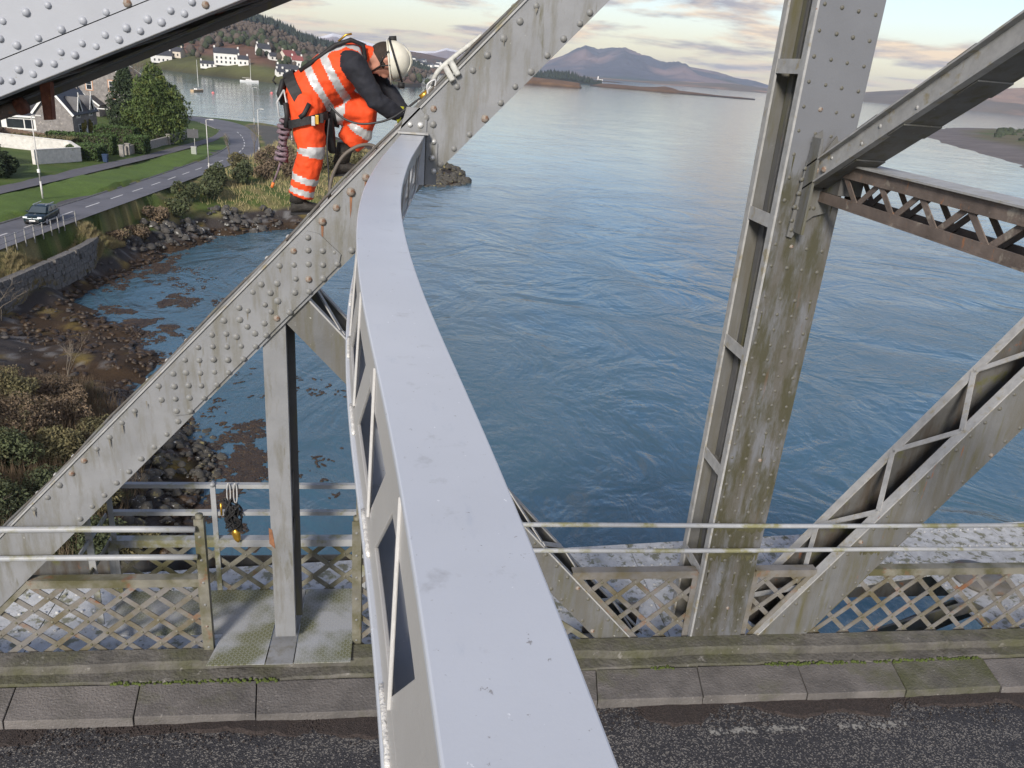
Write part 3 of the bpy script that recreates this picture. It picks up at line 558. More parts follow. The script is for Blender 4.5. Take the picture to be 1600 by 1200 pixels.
MB().flat([(-1.03,5.36),(-0.81,5.36),(-0.815,6.36),(-1.01,6.36)], ZP - 0.012, ZP - 0.002).build('smooth_strip', M['old'], t)

# ------------------------------------------------------------------ bottom chord of the truss, seen through the fences
k = thing('bottom_chord', 'massive lichen whitened bottom chord with rows of rivets behind the fences', 'girder', (2, 7, -6.6), TRUSS)
ZC = -5.42
def chord_back(x): return 7.55 + 0.085 * (x + 3)
segs = [(-7, -3.4), (-3.39, -1.1), (-1.09, 1.2), (1.21, 2.9), (2.91, 4.6)]
for (x0, x1) in segs: MB().flat([(x0, 6.0), (x1, 6.0), (x1, chord_back(x1)), (x0, chord_back(x0))], ZC - 0.02, ZC + 0.002 * (int(x0 * 7) % 3)).build('top_plate', M['lichen'], k)
for (x0, x1, y0) in ((4.61, 6.6, 7.0), (6.61, 8.2, 6.2), (8.21, 12, 6.2)): MB().flat([(x0, y0), (x1, y0 + (0.35 if y0 == 7.0 else 0)), (x1, chord_back(x1)), (x0, chord_back(x0))], ZC - 0.02, ZC + 0.001 * (int(x0 * 9) % 3)).build('top_plate', M['lichen'], k)
rp = []
for x in np.arange(-6.8, 11.8, 0.115):
    for j, f_ in enumerate((0.05, 0.22, 0.42, 0.6, 0.78, 0.95)):
        y = (6.0 if x < 4.55 else 6.25 if x > 6.6 else 7.4) * (1 - f_) + chord_back(x) * f_
        rp.append((x + 0.03 * (j % 2), y, ZC + 0.003))
rivet_sheet('rivet_heads', rp, M['lichen'], k, 0.02, 0.016, up=True)
MB().tube([(7.2, 7.25, ZC + 0.003), (7.2, 7.25, ZC + 0.05)], 0.34, 28).build('manhole_cover', M['latt'], k, True)
MB().box(-7, 4.6, 6.0, 6.02, ZC - 0.75, ZC - 0.022).box(-7, 12, 7.9, 7.92, ZC - 0.75, ZC - 0.022).build('side_plate', M['grimy'], k)
MB().box(-7, 4.6, 6.0, 7.9, ZC - 0.77, ZC - 0.75).build('bottom_plate', M['grimy'], k)
MB().prism([(4.3, -6.6), (5.0, -6.6), (7.4, -5.47), (6.6, -5.47)], 6.9, 6.93).build('web_plate', M['grimy'], k)
MB().prism([(4.2, -6.0), (4.62, -6.0), (6.7, -5.30), (6.5, -5.20)], 6.55, 6.58).build('knee_plate', M['shade'], k)
MB().prism([(6.25, -7.2), (7.15, -7.2), (6.95, -5.44), (6.45, -5.44)], 6.3, 6.33).build('strut_plate', M['mossy'], k)
MB().prism([(1.9, -6.3), (2.5, -6.3), (2.55, -5.05), (2.0, -5.05)], 6.42, 6.45).build('gusset_plate', M['grimy'], k)
MB().box(-8, 12, 5.62, 5.64, -5.6, -4.92).build('fascia_plate', M['grimy'], k)

# ------------------------------------------------------------------ kerb, upstand, road deck
M['kerb'] = mat('kerb stone', (0.10, 0.092, 0.086), 0.85, 0, 0.35, 4, 0.010, 50, [((0.21,0.195,0.18), 30, 0.62, 0.70, None), ((0.07,0.072,0.032), 1.3, 0.50, 0.68, None), ((0.5,0.5,0.48), 45, 0.72, 0.76, None)])
M['kerb2'] = mat('mossy kerb stone', (0.095, 0.09, 0.075), 0.9, 0, 0.4, 3, 0.012, 45, [((0.055,0.058,0.025), 1.6, 0.42, 0.60, None), ((0.2,0.19,0.175), 34, 0.64, 0.70, None)])
M['kerb3'] = mat('pale kerb stone', (0.12, 0.11, 0.103), 0.85, 0, 0.3, 3, 0.010, 50, [((0.08,0.075,0.066), 2.5, 0.5, 0.66, None), ((0.26,0.245,0.23), 34, 0.64, 0.70, None)])
M['upstand'] = mat('mossy concrete upstand', (0.095, 0.089, 0.079), 0.9, 0, 0.4, 4, 0.014, 30, [((0.058,0.060,0.022), 1.1, 0.45, 0.64, (1,1,1)), ((0.22,0.21,0.19), 9, 0.62, 0.70, None), ((0.05,0.045,0.035), 6, 0.64, 0.72, None)])
M['moss'] = mat('green moss', (0.055, 0.075, 0.012), 0.95, 0, 0.5, 30, 0.01, 90)
M['tar'] = bpy.data.materials.new('worn asphalt'); M['tar'].use_nodes = True
def asphalt(m):
    nt = m.node_tree; b = nt.nodes['Principled BSDF']; N = nt.nodes.new; Lk = nt.links.new
    t = N('ShaderNodeTexCoord')
    vo = N('ShaderNodeTexVoronoi'); vo.inputs['Scale'].default_value = 95; Lk(t.outputs['Object'], vo.inputs['Vector'])
    sp_ = N('ShaderNodeSeparateColor'); Lk(vo.outputs['Color'], sp_.inputs[0])
    big = N('ShaderNodeTexNoise'); big.inputs['Scale'].default_value = 1.6; big.inputs['Detail'].default_value = 5
    mp = N('ShaderNodeMapping'); mp.inputs['Scale'].default_value = (0.5, 2.2, 1); Lk(t.outputs['Object'], mp.inputs[0]); Lk(mp.outputs[0], big.inputs['Vector'])
    a1 = N('ShaderNodeMath'); a1.operation = 'MULTIPLY_ADD'; Lk(big.outputs['Fac'], a1.inputs[0]); a1.inputs[1].default_value = -1.0; a1.inputs[2].default_value = 1.27
    gt = N('ShaderNodeMath'); gt.operation = 'GREATER_THAN'; Lk(sp_.outputs[0], gt.inputs[0]); Lk(a1.outputs[0], gt.inputs[1])
    fin = N('ShaderNodeTexNoise'); fin.inputs['Scale'].default_value = 40; fin.inputs['Detail'].default_value = 4; Lk(t.outputs['Object'], fin.inputs['Vector'])
    r = N('ShaderNodeValToRGB'); r.color_ramp.elements[0].position = 0.3; r.color_ramp.elements[0].color = (0.013, 0.013, 0.016, 1); r.color_ramp.elements[1].position = 0.7; r.color_ramp.elements[1].color = (0.036, 0.035, 0.038, 1); Lk(fin.outputs['Fac'], r.inputs[0])
    mx = N('ShaderNodeMix'); mx.data_type = 'RGBA'; Lk(gt.outputs[0], mx.inputs[0]); Lk(r.outputs[0], mx.inputs[6]); mx.inputs[7].default_value = (0.135, 0.126, 0.115, 1)
    Lk(mx.outputs[2], b.inputs['Base Color']); b.inputs['Roughness'].default_value = 0.7
    bp = N('ShaderNodeBump'); bp.inputs['Distance'].default_value = 0.006; Lk(vo.outputs['Distance'], bp.inputs['Height']); Lk(bp.outputs[0], b.inputs['Normal'])
asphalt(M['tar'])
M['grit'] = mat('brown gutter grit', (0.036, 0.027, 0.024), 0.95, 0, 0.7, 60, 0.02, 110, [((0.26,0.23,0.2), 110, 0.66, 0.70, None)])
M['worn'] = mat('worn white road paint', (0.20, 0.194, 0.178), 0.8, 0, 0.3, 20, 0.004, 90, [((0.03,0.03,0.033), 34, 0.46, 0.54, None)])
deck = mesh('road', [(-14,-3,-4.955),(16,-3,-4.955),(16,4.97,-4.955),(-14,4.97,-4.955)], [(0,1,2,3)], M['tar']); deck['kind'] = 'structure'
slab = MB().box(-14, 16, -3, 5.618, -5.9, -5.02).build('bridge_deck', M['grimy']); slab['kind'] = 'structure'
kb = bpy.data.objects.new('kerb', None); COL.objects.link(kb); kb.location = (0, 5, -5); kb['kind'] = 'structure'
x = -9.3; i = 0; jt = random.Random(3)
while x < 12:
    L_ = 0.92 + jt.uniform(-0.05, 0.05); a_, b_ = jt.uniform(-0.008, 0.008), jt.uniform(-0.008, 0.008); sk = 0.06 if x > 0 else -0.05
    v = [(x, 4.925 + a_, -5.0), (x + L_, 4.925 + b_, -5.0), (x + L_ + sk*0.8, 5.285, -5.02), (x + sk*0.8, 5.285, -5.02),
         (x + 0.004, 4.937 + a_, -4.878 + a_), (x + L_ - 0.002, 4.937 + b_, -4.878 + b_), (x + L_ + sk, 5.28, -4.862 + b_), (x + 0.004 + sk, 5.28, -4.862 + a_)]
    o = mesh('kerb_stone', v, [(0,3,2,1),(4,5,6,7),(0,1,5,4),(1,2,6,5),(2,3,7,6),(3,0,4,7)], M[jt.choice(('kerb', 'kerb', 'kerb2', 'kerb3'))], kb); bevel(o, 0.006, 2)
    x += L_ + 0.004
def rough_strip(name, y0, y1, z0, z1, m, amp, parent):
    xs = np.arange(-9.3, 12.3, 0.06); r_ = np.random.default_rng(int(y0 * 100)); n = len(xs)
    def wob(s): 
        w = np.cumsum(r_.normal(0, 1, n)); w -= np.linspace(w[0], w[-1], n); k_ = np.ones(9) / 9; w = np.convolve(r_.normal(0, 1, n), k_, 'same'); return w * s
    f, bk, zt = y0 + wob(amp), np.full(n, y1), z1 + wob(amp * 0.35)
    v = []; fc = []
    for j in range(n):
        v += [(xs[j], f[j] - 0.01, z0), (xs[j], f[j], zt[j] - 0.012), (xs[j], f[j] + 0.014, zt[j]), (xs[j], bk[j], zt[j] * 0.3 + z1 * 0.7)]
    for j in range(n - 1):
        for q_ in range(3): fc.append((j*4+q_, j*4+4+q_, j*4+5+q_, j*4+1+q_))
    return mesh(name, v, fc, m, parent)
rough_strip('concrete_haunch', 5.30, 5.43, -4.95, -4.858, M['upstand'], 0.03, kb)
rough_strip('concrete_upstand', 5.425, 5.60, -4.95, -4.785, M['upstand'], 0.03, kb)
mossline = []
for x in np.arange(-9, 12, 0.012):
    if mnoise.noise(Vector((x * 0.9, 3.1, 0))) > 0.02 and random.random() < 0.75:
        mossline.append((x + random.uniform(-.01,.01), 5.288 + random.uniform(-0.02, 0.018), -4.868 + random.uniform(-0.006, 0.004)))
o = rivet_sheet('moss_line', mossline, M['moss'], kb, 0.016, 0.018, up=True)
o = rough_strip('gutter_grit', 4.78, 4.95, -4.97, -4.948, M['grit'], 0.12, kb); o.name = 'gutter_grit'
# small loose grit and leaves in the gutter
gp = [(random.uniform(-6, 8), 4.92 - abs(random.gauss(0, 0.12)), -4.950) for _ in range(2600)]
o = rivet_sheet('gutter_gravel', gp, M['grit'], kb, 0.008, 0.008, up=True)
ml = bpy.data.objects.new('edge_marking', None); COL.objects.link(ml); ml.location = (3, 4.6, -4.95); ml['kind'] = 'structure'
for x0, x1 in ((1.55,1.66),(2.62,2.78),(2.80,3.02),(3.10,3.46),(3.76,4.02),(4.06,4.30),(4.34,4.40)):
    n = int((x1 - x0) / 0.02) + 2; xs = np.linspace(x0, x1, n)
    v = [(x_, 4.60 + random.uniform(-0.018, 0.018), -4.9505) for x_ in xs] + [(x_, 4.665 + random.uniform(-0.016, 0.016), -4.9505) for x_ in xs]
    mesh('worn_dash', v, [(j, j+1, n+j+1, n+j) for j in range(n-1)], M['worn'], ml)

# ------------------------------------------------------------------ the curved beam across the road
cb_ = thing('curved_beam', 'freshly painted smooth blue grey curved beam with lattice sides spanning the road', 'beam', (0.0, 2.5, -0.95))
ctrl = [(-0.6,0.175,-0.566),(0.0,0.152,-0.566),(0.5,0.125,-0.566),(0.8,0.103,-0.567),(1.28,0.058,-0.567),(1.8,-0.003,-0.552),(2.2,-0.040,-0.540),(2.7,-0.070,-0.528),(3.1,-0.0795,-0.521),(3.5,-0.076,-0.514),(3.9,-0.060,-0.509),(4.5,-0.028,-0.503),(5.0,0.018,-0.488),(5.58,0.072,-0.466)]
cy_ = np.array([c_[0] for c_ in ctrl]); cxx = np.array([c_[1] for c_ in ctrl]); czz = np.array([c_[2] for c_ in ctrl])
def cubic(xq, x, y):
    h_ = np.diff(x); n = len(x); A_ = np.zeros((n, n)); r_ = np.zeros(n); A_[0,0] = A_[-1,-1] = 1
    for i in range(1, n-1):
        A_[i,i-1] = h_[i-1]; A_[i,i] = 2*(h_[i-1]+h_[i]); A_[i,i+1] = h_[i]; r_[i] = 6*((y[i+1]-y[i])/h_[i]-(y[i]-y[i-1])/h_[i-1])
    m_ = np.linalg.solve(A_, r_); j = np.clip(np.searchsorted(x, xq) - 1, 0, n-2); t_ = xq - x[j]; hj = h_[j]
    return y[j] + t_*((y[j+1]-y[j])/hj - hj*(2*m_[j]+m_[j+1])/6) + t_*t_*m_[j]/2 + t_**3*(m_[j+1]-m_[j])/(6*hj)
smoothk = np.array([1,2,3,2,1])/9.0
YS = np.linspace(-0.6, 5.57, 120)
PX, PZ = cubic(YS, cy_, cxx), cubic(YS, cy_, czz)
for _ in range(6):
    PX[2:-2] = np.convolve(PX, smoothk, 'same')[2:-2]; PZ[2:-2] = np.convolve(PZ, smoothk, 'same')[2:-2]
def beam_frame(yq):
    x_ = np.interp(yq, YS, PX); z_ = np.interp(yq, YS, PZ); dx = (np.interp(yq + 0.05, YS, PX) - np.interp(yq - 0.05, YS, PX)) / 0.1
    tn = Vector((dx, 1, 0)).normalized(); rt = Vector((tn.y, -tn.x, 0)); roll = math.radians(5.5)
    dn = Vector((-rt.x * math.sin(roll), -rt.y * math.sin(roll), -math.cos(roll))); rt2 = Vector((rt.x * math.cos(roll), rt.y * math.cos(roll), -math.sin(roll)*0.0))
    return Vector((x_, yq, z_)), rt2, dn
HB = 0.335
def beam_strip(name, u0, u1, w0, w1, m, ys=YS, bev=0):
    """strip of the beam: across u0..u1, down w0..w1"""
    v = []; f = []
    for yq in ys:
        o_, rt, dn = beam_frame(yq)
        for u_, w_ in ((u0, w0), (u1, w0), (u1, w1), (u0, w1)): v.append(tuple(o_ + rt * u_ + dn * w_))
    for j in range(len(ys) - 1):
        for q_ in range(4): f.append((j*4+q_, j*4+(q_+1)%4, j*4+4+(q_+1)%4, j*4+4+q_))
    f += [(3,2,1,0), tuple(len(v)-4+i for i in range(4))]
    o = mesh(name, v, f, m, cb_); 
    if bev: bevel(o, bev, 2)
    return o
beam_strip('top_flange', -0.0785, 0.0785, 0.0, 0.012, M['beam'], bev=0.003)
beam_strip('bottom_flange', -0.08, 0.08, HB - 0.012, HB, M['beam'], bev=0.003)
def bpt(yq, u_, w_): o_, rt, dn = beam_frame(yq); return o_ + rt * u_ + dn * w_
for sd in (-1, 1):
    u_ = sd * 0.066
    beam_strip('web_chord', u_ - 0.004, u_ + 0.004, 0.013, 0.105, M['beamside'], bev=0.002)
    beam_strip('web_chord', u_ - 0.004, u_ + 0.004, HB - 0.065, HB - 0.013, M['beamside'], bev=0.002)
    y = 0.12; i = 0
    while y < 5.2:
        st = 0.44
        ya, yb = y, y + st * 0.5
        for (p0, p1) in ((bpt(ya, u_, 0.055), bpt(yb, u_, HB - 0.03)), (bpt(yb + 0.06, u_, HB - 0.03), bpt(yb + st * 0.5, u_, 0.055))):
            b = MB(); b.bar(p0, p1, 0.10, 0.007, (1, 0.0, 0)); bevel(b.build('web_diagonal', M['beamside'], cb_), 0.002)
        # weld bead at the foot of the diagonals
        wp = [bpt(yb - 0.05 + 0.02 * q_, u_ + sd * 0.006, HB - 0.016 + 0.003 * math.sin(q_ * 2.1)) for q_ in range(9)]
        MB().tube(wp, [0.004 + 0.002 * abs(math.sin(q_ * 1.7)) for q_ in range(9)], 7).build('weld_bead', M['weld'], cb_, True)
        y += st + 0.06; i += 1
MB().box(0.0, 0.15, T - 0.044, T - 0.031, -0.80, -0.457).build('end_plate', M['beam'], cb_)
dh = mat('drain hole dark', (0.01, 0.01, 0.01), 0.9)
for yq, u_ in ((0.62, 0.02), (1.95, 0.0)):
    o_ = bpt(yq, u_, HB - 0.0125); b = MB(); b.tube([o_, o_ + Vector((0, 0, 0.0012))], 0.009, 10); b.build('drain_hole', dh, cb_)
# ================================================================== water
WM = bpy.data.materials.new('sea water'); WM.use_nodes = True
def water_mat(m):
    nt = m.node_tree; b = nt.nodes['Principled BSDF']; N = nt.nodes.new; Lk = nt.links.new
    g_ = N('ShaderNodeNewGeometry')
    def mathn(op, a, b_=None, c_=None):
        n = N('ShaderNodeMath'); n.operation = op
        for i, v in enumerate((a, b_, c_)):
            if v is None: continue
            if isinstance(v, (int, float)): n.inputs[i].default_value = v
            else: Lk(v, n.inputs[i])
        return n.outputs[0]
    def noise(scale, detail, rough, vec, dist=0.0):
        n = N('ShaderNodeTexNoise'); n.inputs['Scale'].default_value = scale; n.inputs['Detail'].default_value = detail; n.inputs['Roughness'].default_value = rough; n.inputs['Distortion'].default_value = dist
        Lk(vec, n.inputs['Vector']); return n
    pos = g_.outputs['Position']
    # tidal swirls: the wave pattern is bent by a slow large noise
    big = noise(0.022, 3, 0.55, pos); sub = N('ShaderNodeVectorMath'); sub.operation = 'SUBTRACT'; Lk(big.outputs['Color'], sub.inputs[0]); sub.inputs[1].default_value = (0.5, 0.5, 0.5)
    sc = N('ShaderNodeVectorMath'); sc.operation = 'SCALE'; Lk(sub.outputs[0], sc.inputs[0]); sc.inputs[3].default_value = 15
    ad = N('ShaderNodeVectorMath'); ad.operation = 'ADD'; Lk(pos, ad.inputs[0]); Lk(sc.outputs[0], ad.inputs[1])
    mp = N('ShaderNodeMapping'); mp.inputs['Rotation'].default_value = (0, 0, math.radians(28)); mp.inputs['Scale'].default_value = (1, 0.72, 1); Lk(ad.outputs[0], mp.inputs[0])
    w1 = noise(2.4, 6, 0.62, mp.outputs[0], 0.5)
    w2 = noise(0.5, 4, 0.55, mp.outputs[0], 1.2)
    w3 = noise(0.085, 3, 0.5, ad.outputs[0], 2.2)
    slick = noise(0.045, 4, 0.6, ad.outputs[0], 1.4)
    sr = N('ShaderNodeValToRGB'); sr.color_ramp.elements[0].position = 0.36; sr.color_ramp.elements[0].color = (0.25,)*3 + (1,); sr.color_ramp.elements[1].position = 0.60; Lk(slick.outputs['Fac'], sr.inputs[0])
    h1 = mathn('MULTIPLY', w1.outputs['Fac'], sr.outputs[0])
    h2 = mathn('MULTIPLY_ADD', w2.outputs['Fac'], 1.3, h1)
    hh = mathn('MULTIPLY_ADD', w3.outputs['Fac'], 6.0, h2)
    bp = N('ShaderNodeBump'); bp.inputs['Strength'].default_value = 1.0; bp.inputs['Distance'].default_value = 0.12
    spy = N('ShaderNodeSeparateXYZ'); Lk(pos, spy.inputs[0]); calm = N('ShaderNodeMapRange'); calm.inputs[1].default_value = 20; calm.inputs[2].default_value = 190; calm.inputs[3].default_value = 0.9; calm.inputs[4].default_value = 0.18; Lk(spy.outputs[1], calm.inputs[0])
    Lk(mathn('MULTIPLY', hh, calm.outputs[0]), bp.inputs['Height']); Lk(bp.outputs[0], b.inputs['Normal'])
    b.inputs['Base Color'].default_value = (0.044, 0.094, 0.130, 1); b.inputs['Roughness'].default_value = 0.07; b.inputs['IOR'].default_value = 1.38
    b.inputs['Specular IOR Level'].default_value = 0.5
water_mat(WM)
wv = [(-5900, -300, WATER), (9700, -300, WATER), (9700, 9800, WATER), (-5900, 9800, WATER)]
sea = mesh('sea', wv, [(0, 1, 2, 3)], WM); sea['kind'] = 'structure'
# ================================================================== near shore and village
def in_poly(X, Y, poly):
    c_ = np.zeros(X.shape, bool); n = len(poly)
    for i in range(n):
        x0, y0 = poly[i][:2]; x1, y1 = poly[(i+1) % n][:2]
        k_ = (y0 > Y) != (y1 > Y)
        with np.errstate(divide='ignore', invalid='ignore'): xi = (x1-x0)*(Y-y0)/(y1-y0 if y1 != y0 else 1e-9)+x0
        c_ ^= k_ & (X < xi)
    return c_
def vnoise(X, Y, s, seed=0, octv=4):
    """value noise on arrays"""
    r_ = np.random.default_rng(seed); tot = np.zeros(X.shape); amp = 1.0; nrm = 0
    for o_ in range(octv):
        g_ = r_.random((256, 256)); x_ = X / s * 2**o_; y_ = Y / s * 2**o_
        xi = np.floor(x_).astype(int); yi = np.floor(y_).astype(int); fx = x_-xi; fy = y_-yi; fx = fx*fx*(3-2*fx); fy = fy*fy*(3-2*fy)
        a_ = g_[xi % 256, yi % 256]; b_ = g_[(xi+1) % 256, yi % 256]; c_ = g_[xi % 256, (yi+1) % 256]; d_ = g_[(xi+1) % 256, (yi+1) % 256]
        tot += amp*((a_*(1-fx)+b_*fx)*(1-fy)+(c_*(1-fx)+d_*fx)*fy); nrm += amp; amp *= 0.55
    return tot / nrm
def road_h(y): return np.interp(y, [60, 98, 117, 142, 159, 185, 213, 228, 245], [5, 5, 4.8, 4.4, 4.1, 3.8, 3.6, 3.5, 3.4])
def side_h(y): return np.interp(y, [60, 90, 108, 130, 165, 180], [6.3, 6.0, 5.8, 5.35, 4.2, 3.95])
RN = [(-34.2, 48)] + [(x, y) for x, y, _ in ROAD_NEAR] + [(-75, 233), (-120, 240)]
RF = [(-40.3, 55)] + [(x, y) for x, y, _ in ROAD_FAR] + [(-72, 222), (-120, 229)]
SN = [(-43.5, 62)] + [(x, y) for x, y, _ in SIDE_NEAR] + [(-37.4, 182)]
SF = [(-46.5, 62)] + [(x, y) for x, y, _ in SIDE_FAR] + [(-40.5, 190)]
SHORE = [(-5,-20),(-7,14),(-9.3,27),(-10.0,33),(-10.6,38),(-11.4,43),(-13,47.5),(-15.2,50),(-17.6,51.2),(-17.9,53.5),(-17.9,57.3),(-20.7,62.9),(-25.5,68),(-28.6,70.8),(-28.1,74),(-27,81.3),(-25.6,90),(-22.9,99.2),(-18.3,103.4),(-13.1,106.8),(-9,112),(-5,124),(1.5,150),(7.5,153),(13,165),(12,172),(6,178),(-1,190),(-8,212),(-22,234),(-43.8,252),(-55,256),(-65,268),(-90,288),(-140,306),(-260,330)]
ctl = [(x, y, 0.0) for x, y in SHORE]
ctl += [(x+dx, y+dy, -1.6) for x, y, dx, dy in ((-5,10,6,0),(-9,30,6,2),(-11,43,6,2),(-17.6,54,7,2),(-25,70,6,3),(-26,85,7,0),(-22,98,6,-6),(-13,106,4,-8),(-5,124,8,-2),(2,150,8,-8),(13,165,8,-2),(10,176,6,6),(-6,212,8,6),(-40,252,5,10),(-65,268,4,12),(-140,306,4,14))]
ctl += [(x, y, float(road_h(y))) for x, y in RN[::1]] + [(x, y, float(road_h(y))) for x, y in RF[::1]]
ctl += [(x, y, float(side_h(y))) for x, y in SN] + [(x, y, float(side_h(y))) for x, y in SF]
ctl += [(-31.6,63.5,1.4),(-30.2,66,1.3),(-29.6,72,1.2),(-29.4,78,1.2),(-29,60,0.9),(-25,60,0.7),(-21,55,0.7),(-23,50,0.9),(-19.5,48,1.2),(-24,45,2.8),(-20,44.5,2.6),(-16,40,2.4),(-17.7,37.8,3.6),(-14.5,33,2.6),(-18,33,4.2),(-26,38,6),(-12,34,1.4),(-12.2,39,1.1),(-12,20,4),(-25,20,8),(-9.5,20,1.2),
        (-31.2,85,2.6),(-28.6,92,2.2),(-26,97,1.8),(-27.2,100,3.6),(-22.5,103,2.2),(-20,112,3.2),(-17,108.5,1.4),(-12,116,2.6),(-15,125,3.2),(-8,130,2.2),(-18,145,3.4),(-3,150,2.2),(4,163,2.8),(7,167,3.4),(-5,175,2.8),(-18,185,3.3),(-28,215,3.2),(-38,236,2.2),
        (-50,100,6.4),(-55,115,6.6),(-48,125,6.0),(-55,135,6.0),(-48,142,6.0),(-46,155,5.6),(-62,150,6.3),(-64,185,6.0),(-55,175,5.4),(-60,200,5.0),(-80,160,8),(-90,200,7),(-100,120,11),(-70,100,9),(-80,70,11),(-60,70,8.5),(-55,50,9),(-120,200,9),(-130,150,13),(-140,260,5),(-100,250,4),(-45,38,9.5),(-46,25,10),(-140,60,16)]
ctl = np.array(ctl)
def rbf_fit(P, lam=0.02):
    D = np.hypot(P[:,None,0]-P[None,:,0], P[:,None,1]-P[None,:,1]); n = len(P)
    A_ = np.zeros((n+3, n+3)); A_[:n,:n] = -D - lam*0; A_[:n,:n] += np.eye(n)*-lam*10; A_[:n,n] = 1; A_[:n,n+1:n+3] = P[:,:2]; A_[n:,:n] = A_[:n,n:].T
    return np.linalg.solve(A_, np.r_[P[:,2], 0, 0, 0])
wts = rbf_fit(ctl)
def base_h(X, Y):
    out = np.full(X.shape, wts[-3]) + wts[-2]*X + wts[-1]*Y
    for (px, py, _), w_ in zip(ctl, wts): out -= w_ * np.hypot(X-px, Y-py)
    return out
gx = np.r_[np.arange(-150,-60,3.0), np.arange(-60,-36,0.8), np.arange(-36,-4,0.36), np.arange(-4,24,0.9), np.arange(24,40,4)]
gy = np.r_[np.arange(-20,26,3.0), np.arange(26,128,0.42), np.arange(128,190,0.9), np.arange(190,330,2.4)]
GX, GY = np.meshgrid(gx, gy, indexing='ij')
H = base_h(GX, GY)
nearshore = np.clip((H + 0.6) / 0.8, 0, 1) * np.clip((3.2 - H) / 1.4, 0, 1)
H += (vnoise(GX, GY, 3.2, 1, 4) - 0.5) * (0.25 + 0.95 * nearshore) + (vnoise(GX, GY, 0.9, 2, 3) - 0.5) * 0.34 * nearshore
inroad = in_poly(GX, GY, RN + RF[::-1]); inside_r = in_poly(GX, GY, SN + SF[::-1]); verge = in_poly(GX, GY, RF[:9] + SN[:0:-1])
H = np.where(inroad, road_h(GY) - 0.12, H); H = np.where(inside_r, side_h(GY) - 0.12, H)
H = np.clip(H, -2.2, 40)
# ground colours: seaweed, stones, rough grass, mown verge, lawns
nz1, nz2, nz3 = vnoise(GX, GY, 2.2, 11, 4), vnoise(GX, GY, 6, 12, 4), vnoise(GX, GY, 0.8, 13, 3)
c_weed, c_stone, c_ochre, c_tan, c_green = map(np.array, ((0.034,0.021,0.011), (0.040,0.034,0.031), (0.13,0.095,0.028), (0.17,0.145,0.062), (0.058,0.082,0.018)))
def lerp(a_, b_, t_): return a_*(1-t_[...,None]) + b_*t_[...,None]
colr = np.broadcast_to(c_weed, GX.shape + (3,)).copy() * (0.6 + 0.9*nz3)[...,None]
colr = lerp(colr, c_stone * (0.55 + 1.0*nz3)[...,None], np.clip((H + (nz2-0.5)*1.6 - 0.55) / 0.35, 0, 1))
colr = lerp(colr, np.broadcast_to(c_ochre, colr.shape), np.clip((nz1-0.60)/0.06, 0, 1) * np.clip((H-0.3)/0.3, 0, 1) * np.clip((1.7-H)/0.4, 0, 1))
pale = np.clip((nz3-0.64)/0.05, 0, 1) * np.clip((H-0.5)/0.3, 0, 1) * np.clip((2.4-H)/0.4, 0, 1)
colr = lerp(colr, np.full(colr.shape, 0.16), pale * 0.6)
grass = np.clip((H + (nz2-0.5)*1.2 - 1.7) / 0.4, 0, 1)
colr = lerp(colr, lerp(np.broadcast_to(c_tan, colr.shape), np.broadcast_to(c_green, colr.shape), np.clip((nz1*0.6+nz2*0.4-0.42)/0.16, 0, 1)) * (0.7+0.6*nz3)[...,None], grass)
village = (GX < -39) & (GY > 80)
lawn = np.array((0.050, 0.085, 0.016))
colr = lerp(colr, np.broadcast_to(lawn, colr.shape) * (0.75 + 0.5*nz3)[...,None], (village & (H > 2)).astype(float) * 0.85)
mown = np.array((0.075, 0.120, 0.024))
colr = lerp(colr, mown * (0.72 + 0.3*nz1 + 0.26*nz3)[...,None], verge.astype(float))
lay = in_poly(GX, GY, [(-25.5,160),(-31,186),(-39.2,213),(-33,216),(-24,196),(-20,172)])
colr = lerp(colr, np.full(colr.shape, 0.075), lay.astype(float) * 0.9)
gm = bpy.data.materials.new('shore and village ground'); gm.use_nodes = True
def ground_mat(m, bs=9.0, bd=0.05, amt=0.45):
    nt = m.node_tree; b = nt.nodes['Principled BSDF']; N = nt.nodes.new; Lk = nt.links.new
    at = N('ShaderNodeAttribute'); at.attribute_name = 'ground'; t = N('ShaderNodeTexCoord')
    n = N('ShaderNodeTexNoise'); n.inputs['Scale'].default_value = bs; n.inputs['Detail'].default_value = 6; n.inputs['Roughness'].default_value = 0.65; Lk(t.outputs['Object'], n.inputs['Vector'])
    r = N('ShaderNodeMapRange'); r.inputs[1].default_value = 0.25; r.inputs[2].default_value = 0.75; r.inputs[3].default_value = 1-amt; r.inputs[4].default_value = 1+amt; Lk(n.outputs['Fac'], r.inputs[0])
    mx = N('ShaderNodeVectorMath'); mx.operation = 'SCALE'; Lk(at.outputs['Color'], mx.inputs[0]); Lk(r.outputs[0], mx.inputs[3]); Lk(mx.outputs[0], b.inputs['Base Color'])
    bp = N('ShaderNodeBump'); bp.inputs['Distance'].default_value = bd; Lk(n.outputs['Fac'], bp.inputs['Height']); Lk(bp.outputs[0], b.inputs['Normal'])
    b.inputs['Roughness'].default_value = 0.85; b.inputs['Specular IOR Level'].default_value = 0.25
ground_mat(gm)
def grid_mesh(name, GX, GY, Z, C_, m):
    n0, n1 = GX.shape; idx = np.arange(n0*n1).reshape(n0, n1)
    f = np.stack([idx[:-1,:-1], idx[1:,:-1], idx[1:,1:], idx[:-1,1:]], -1).reshape(-1, 4)
    o = npmesh(name, np.stack([GX, GY, Z], -1).reshape(-1, 3), f, m, None, True)
    at = o.data.color_attributes.new('ground', 'FLOAT_COLOR', 'POINT')
    at.data.foreach_set('color', np.c_[C_.reshape(-1, 3), np.ones(n0*n1)].astype(np.float32).ravel())
    o['kind'] = 'structure'; return o
grid_mesh('shore', GX, GY, H + WATER, colr, gm)
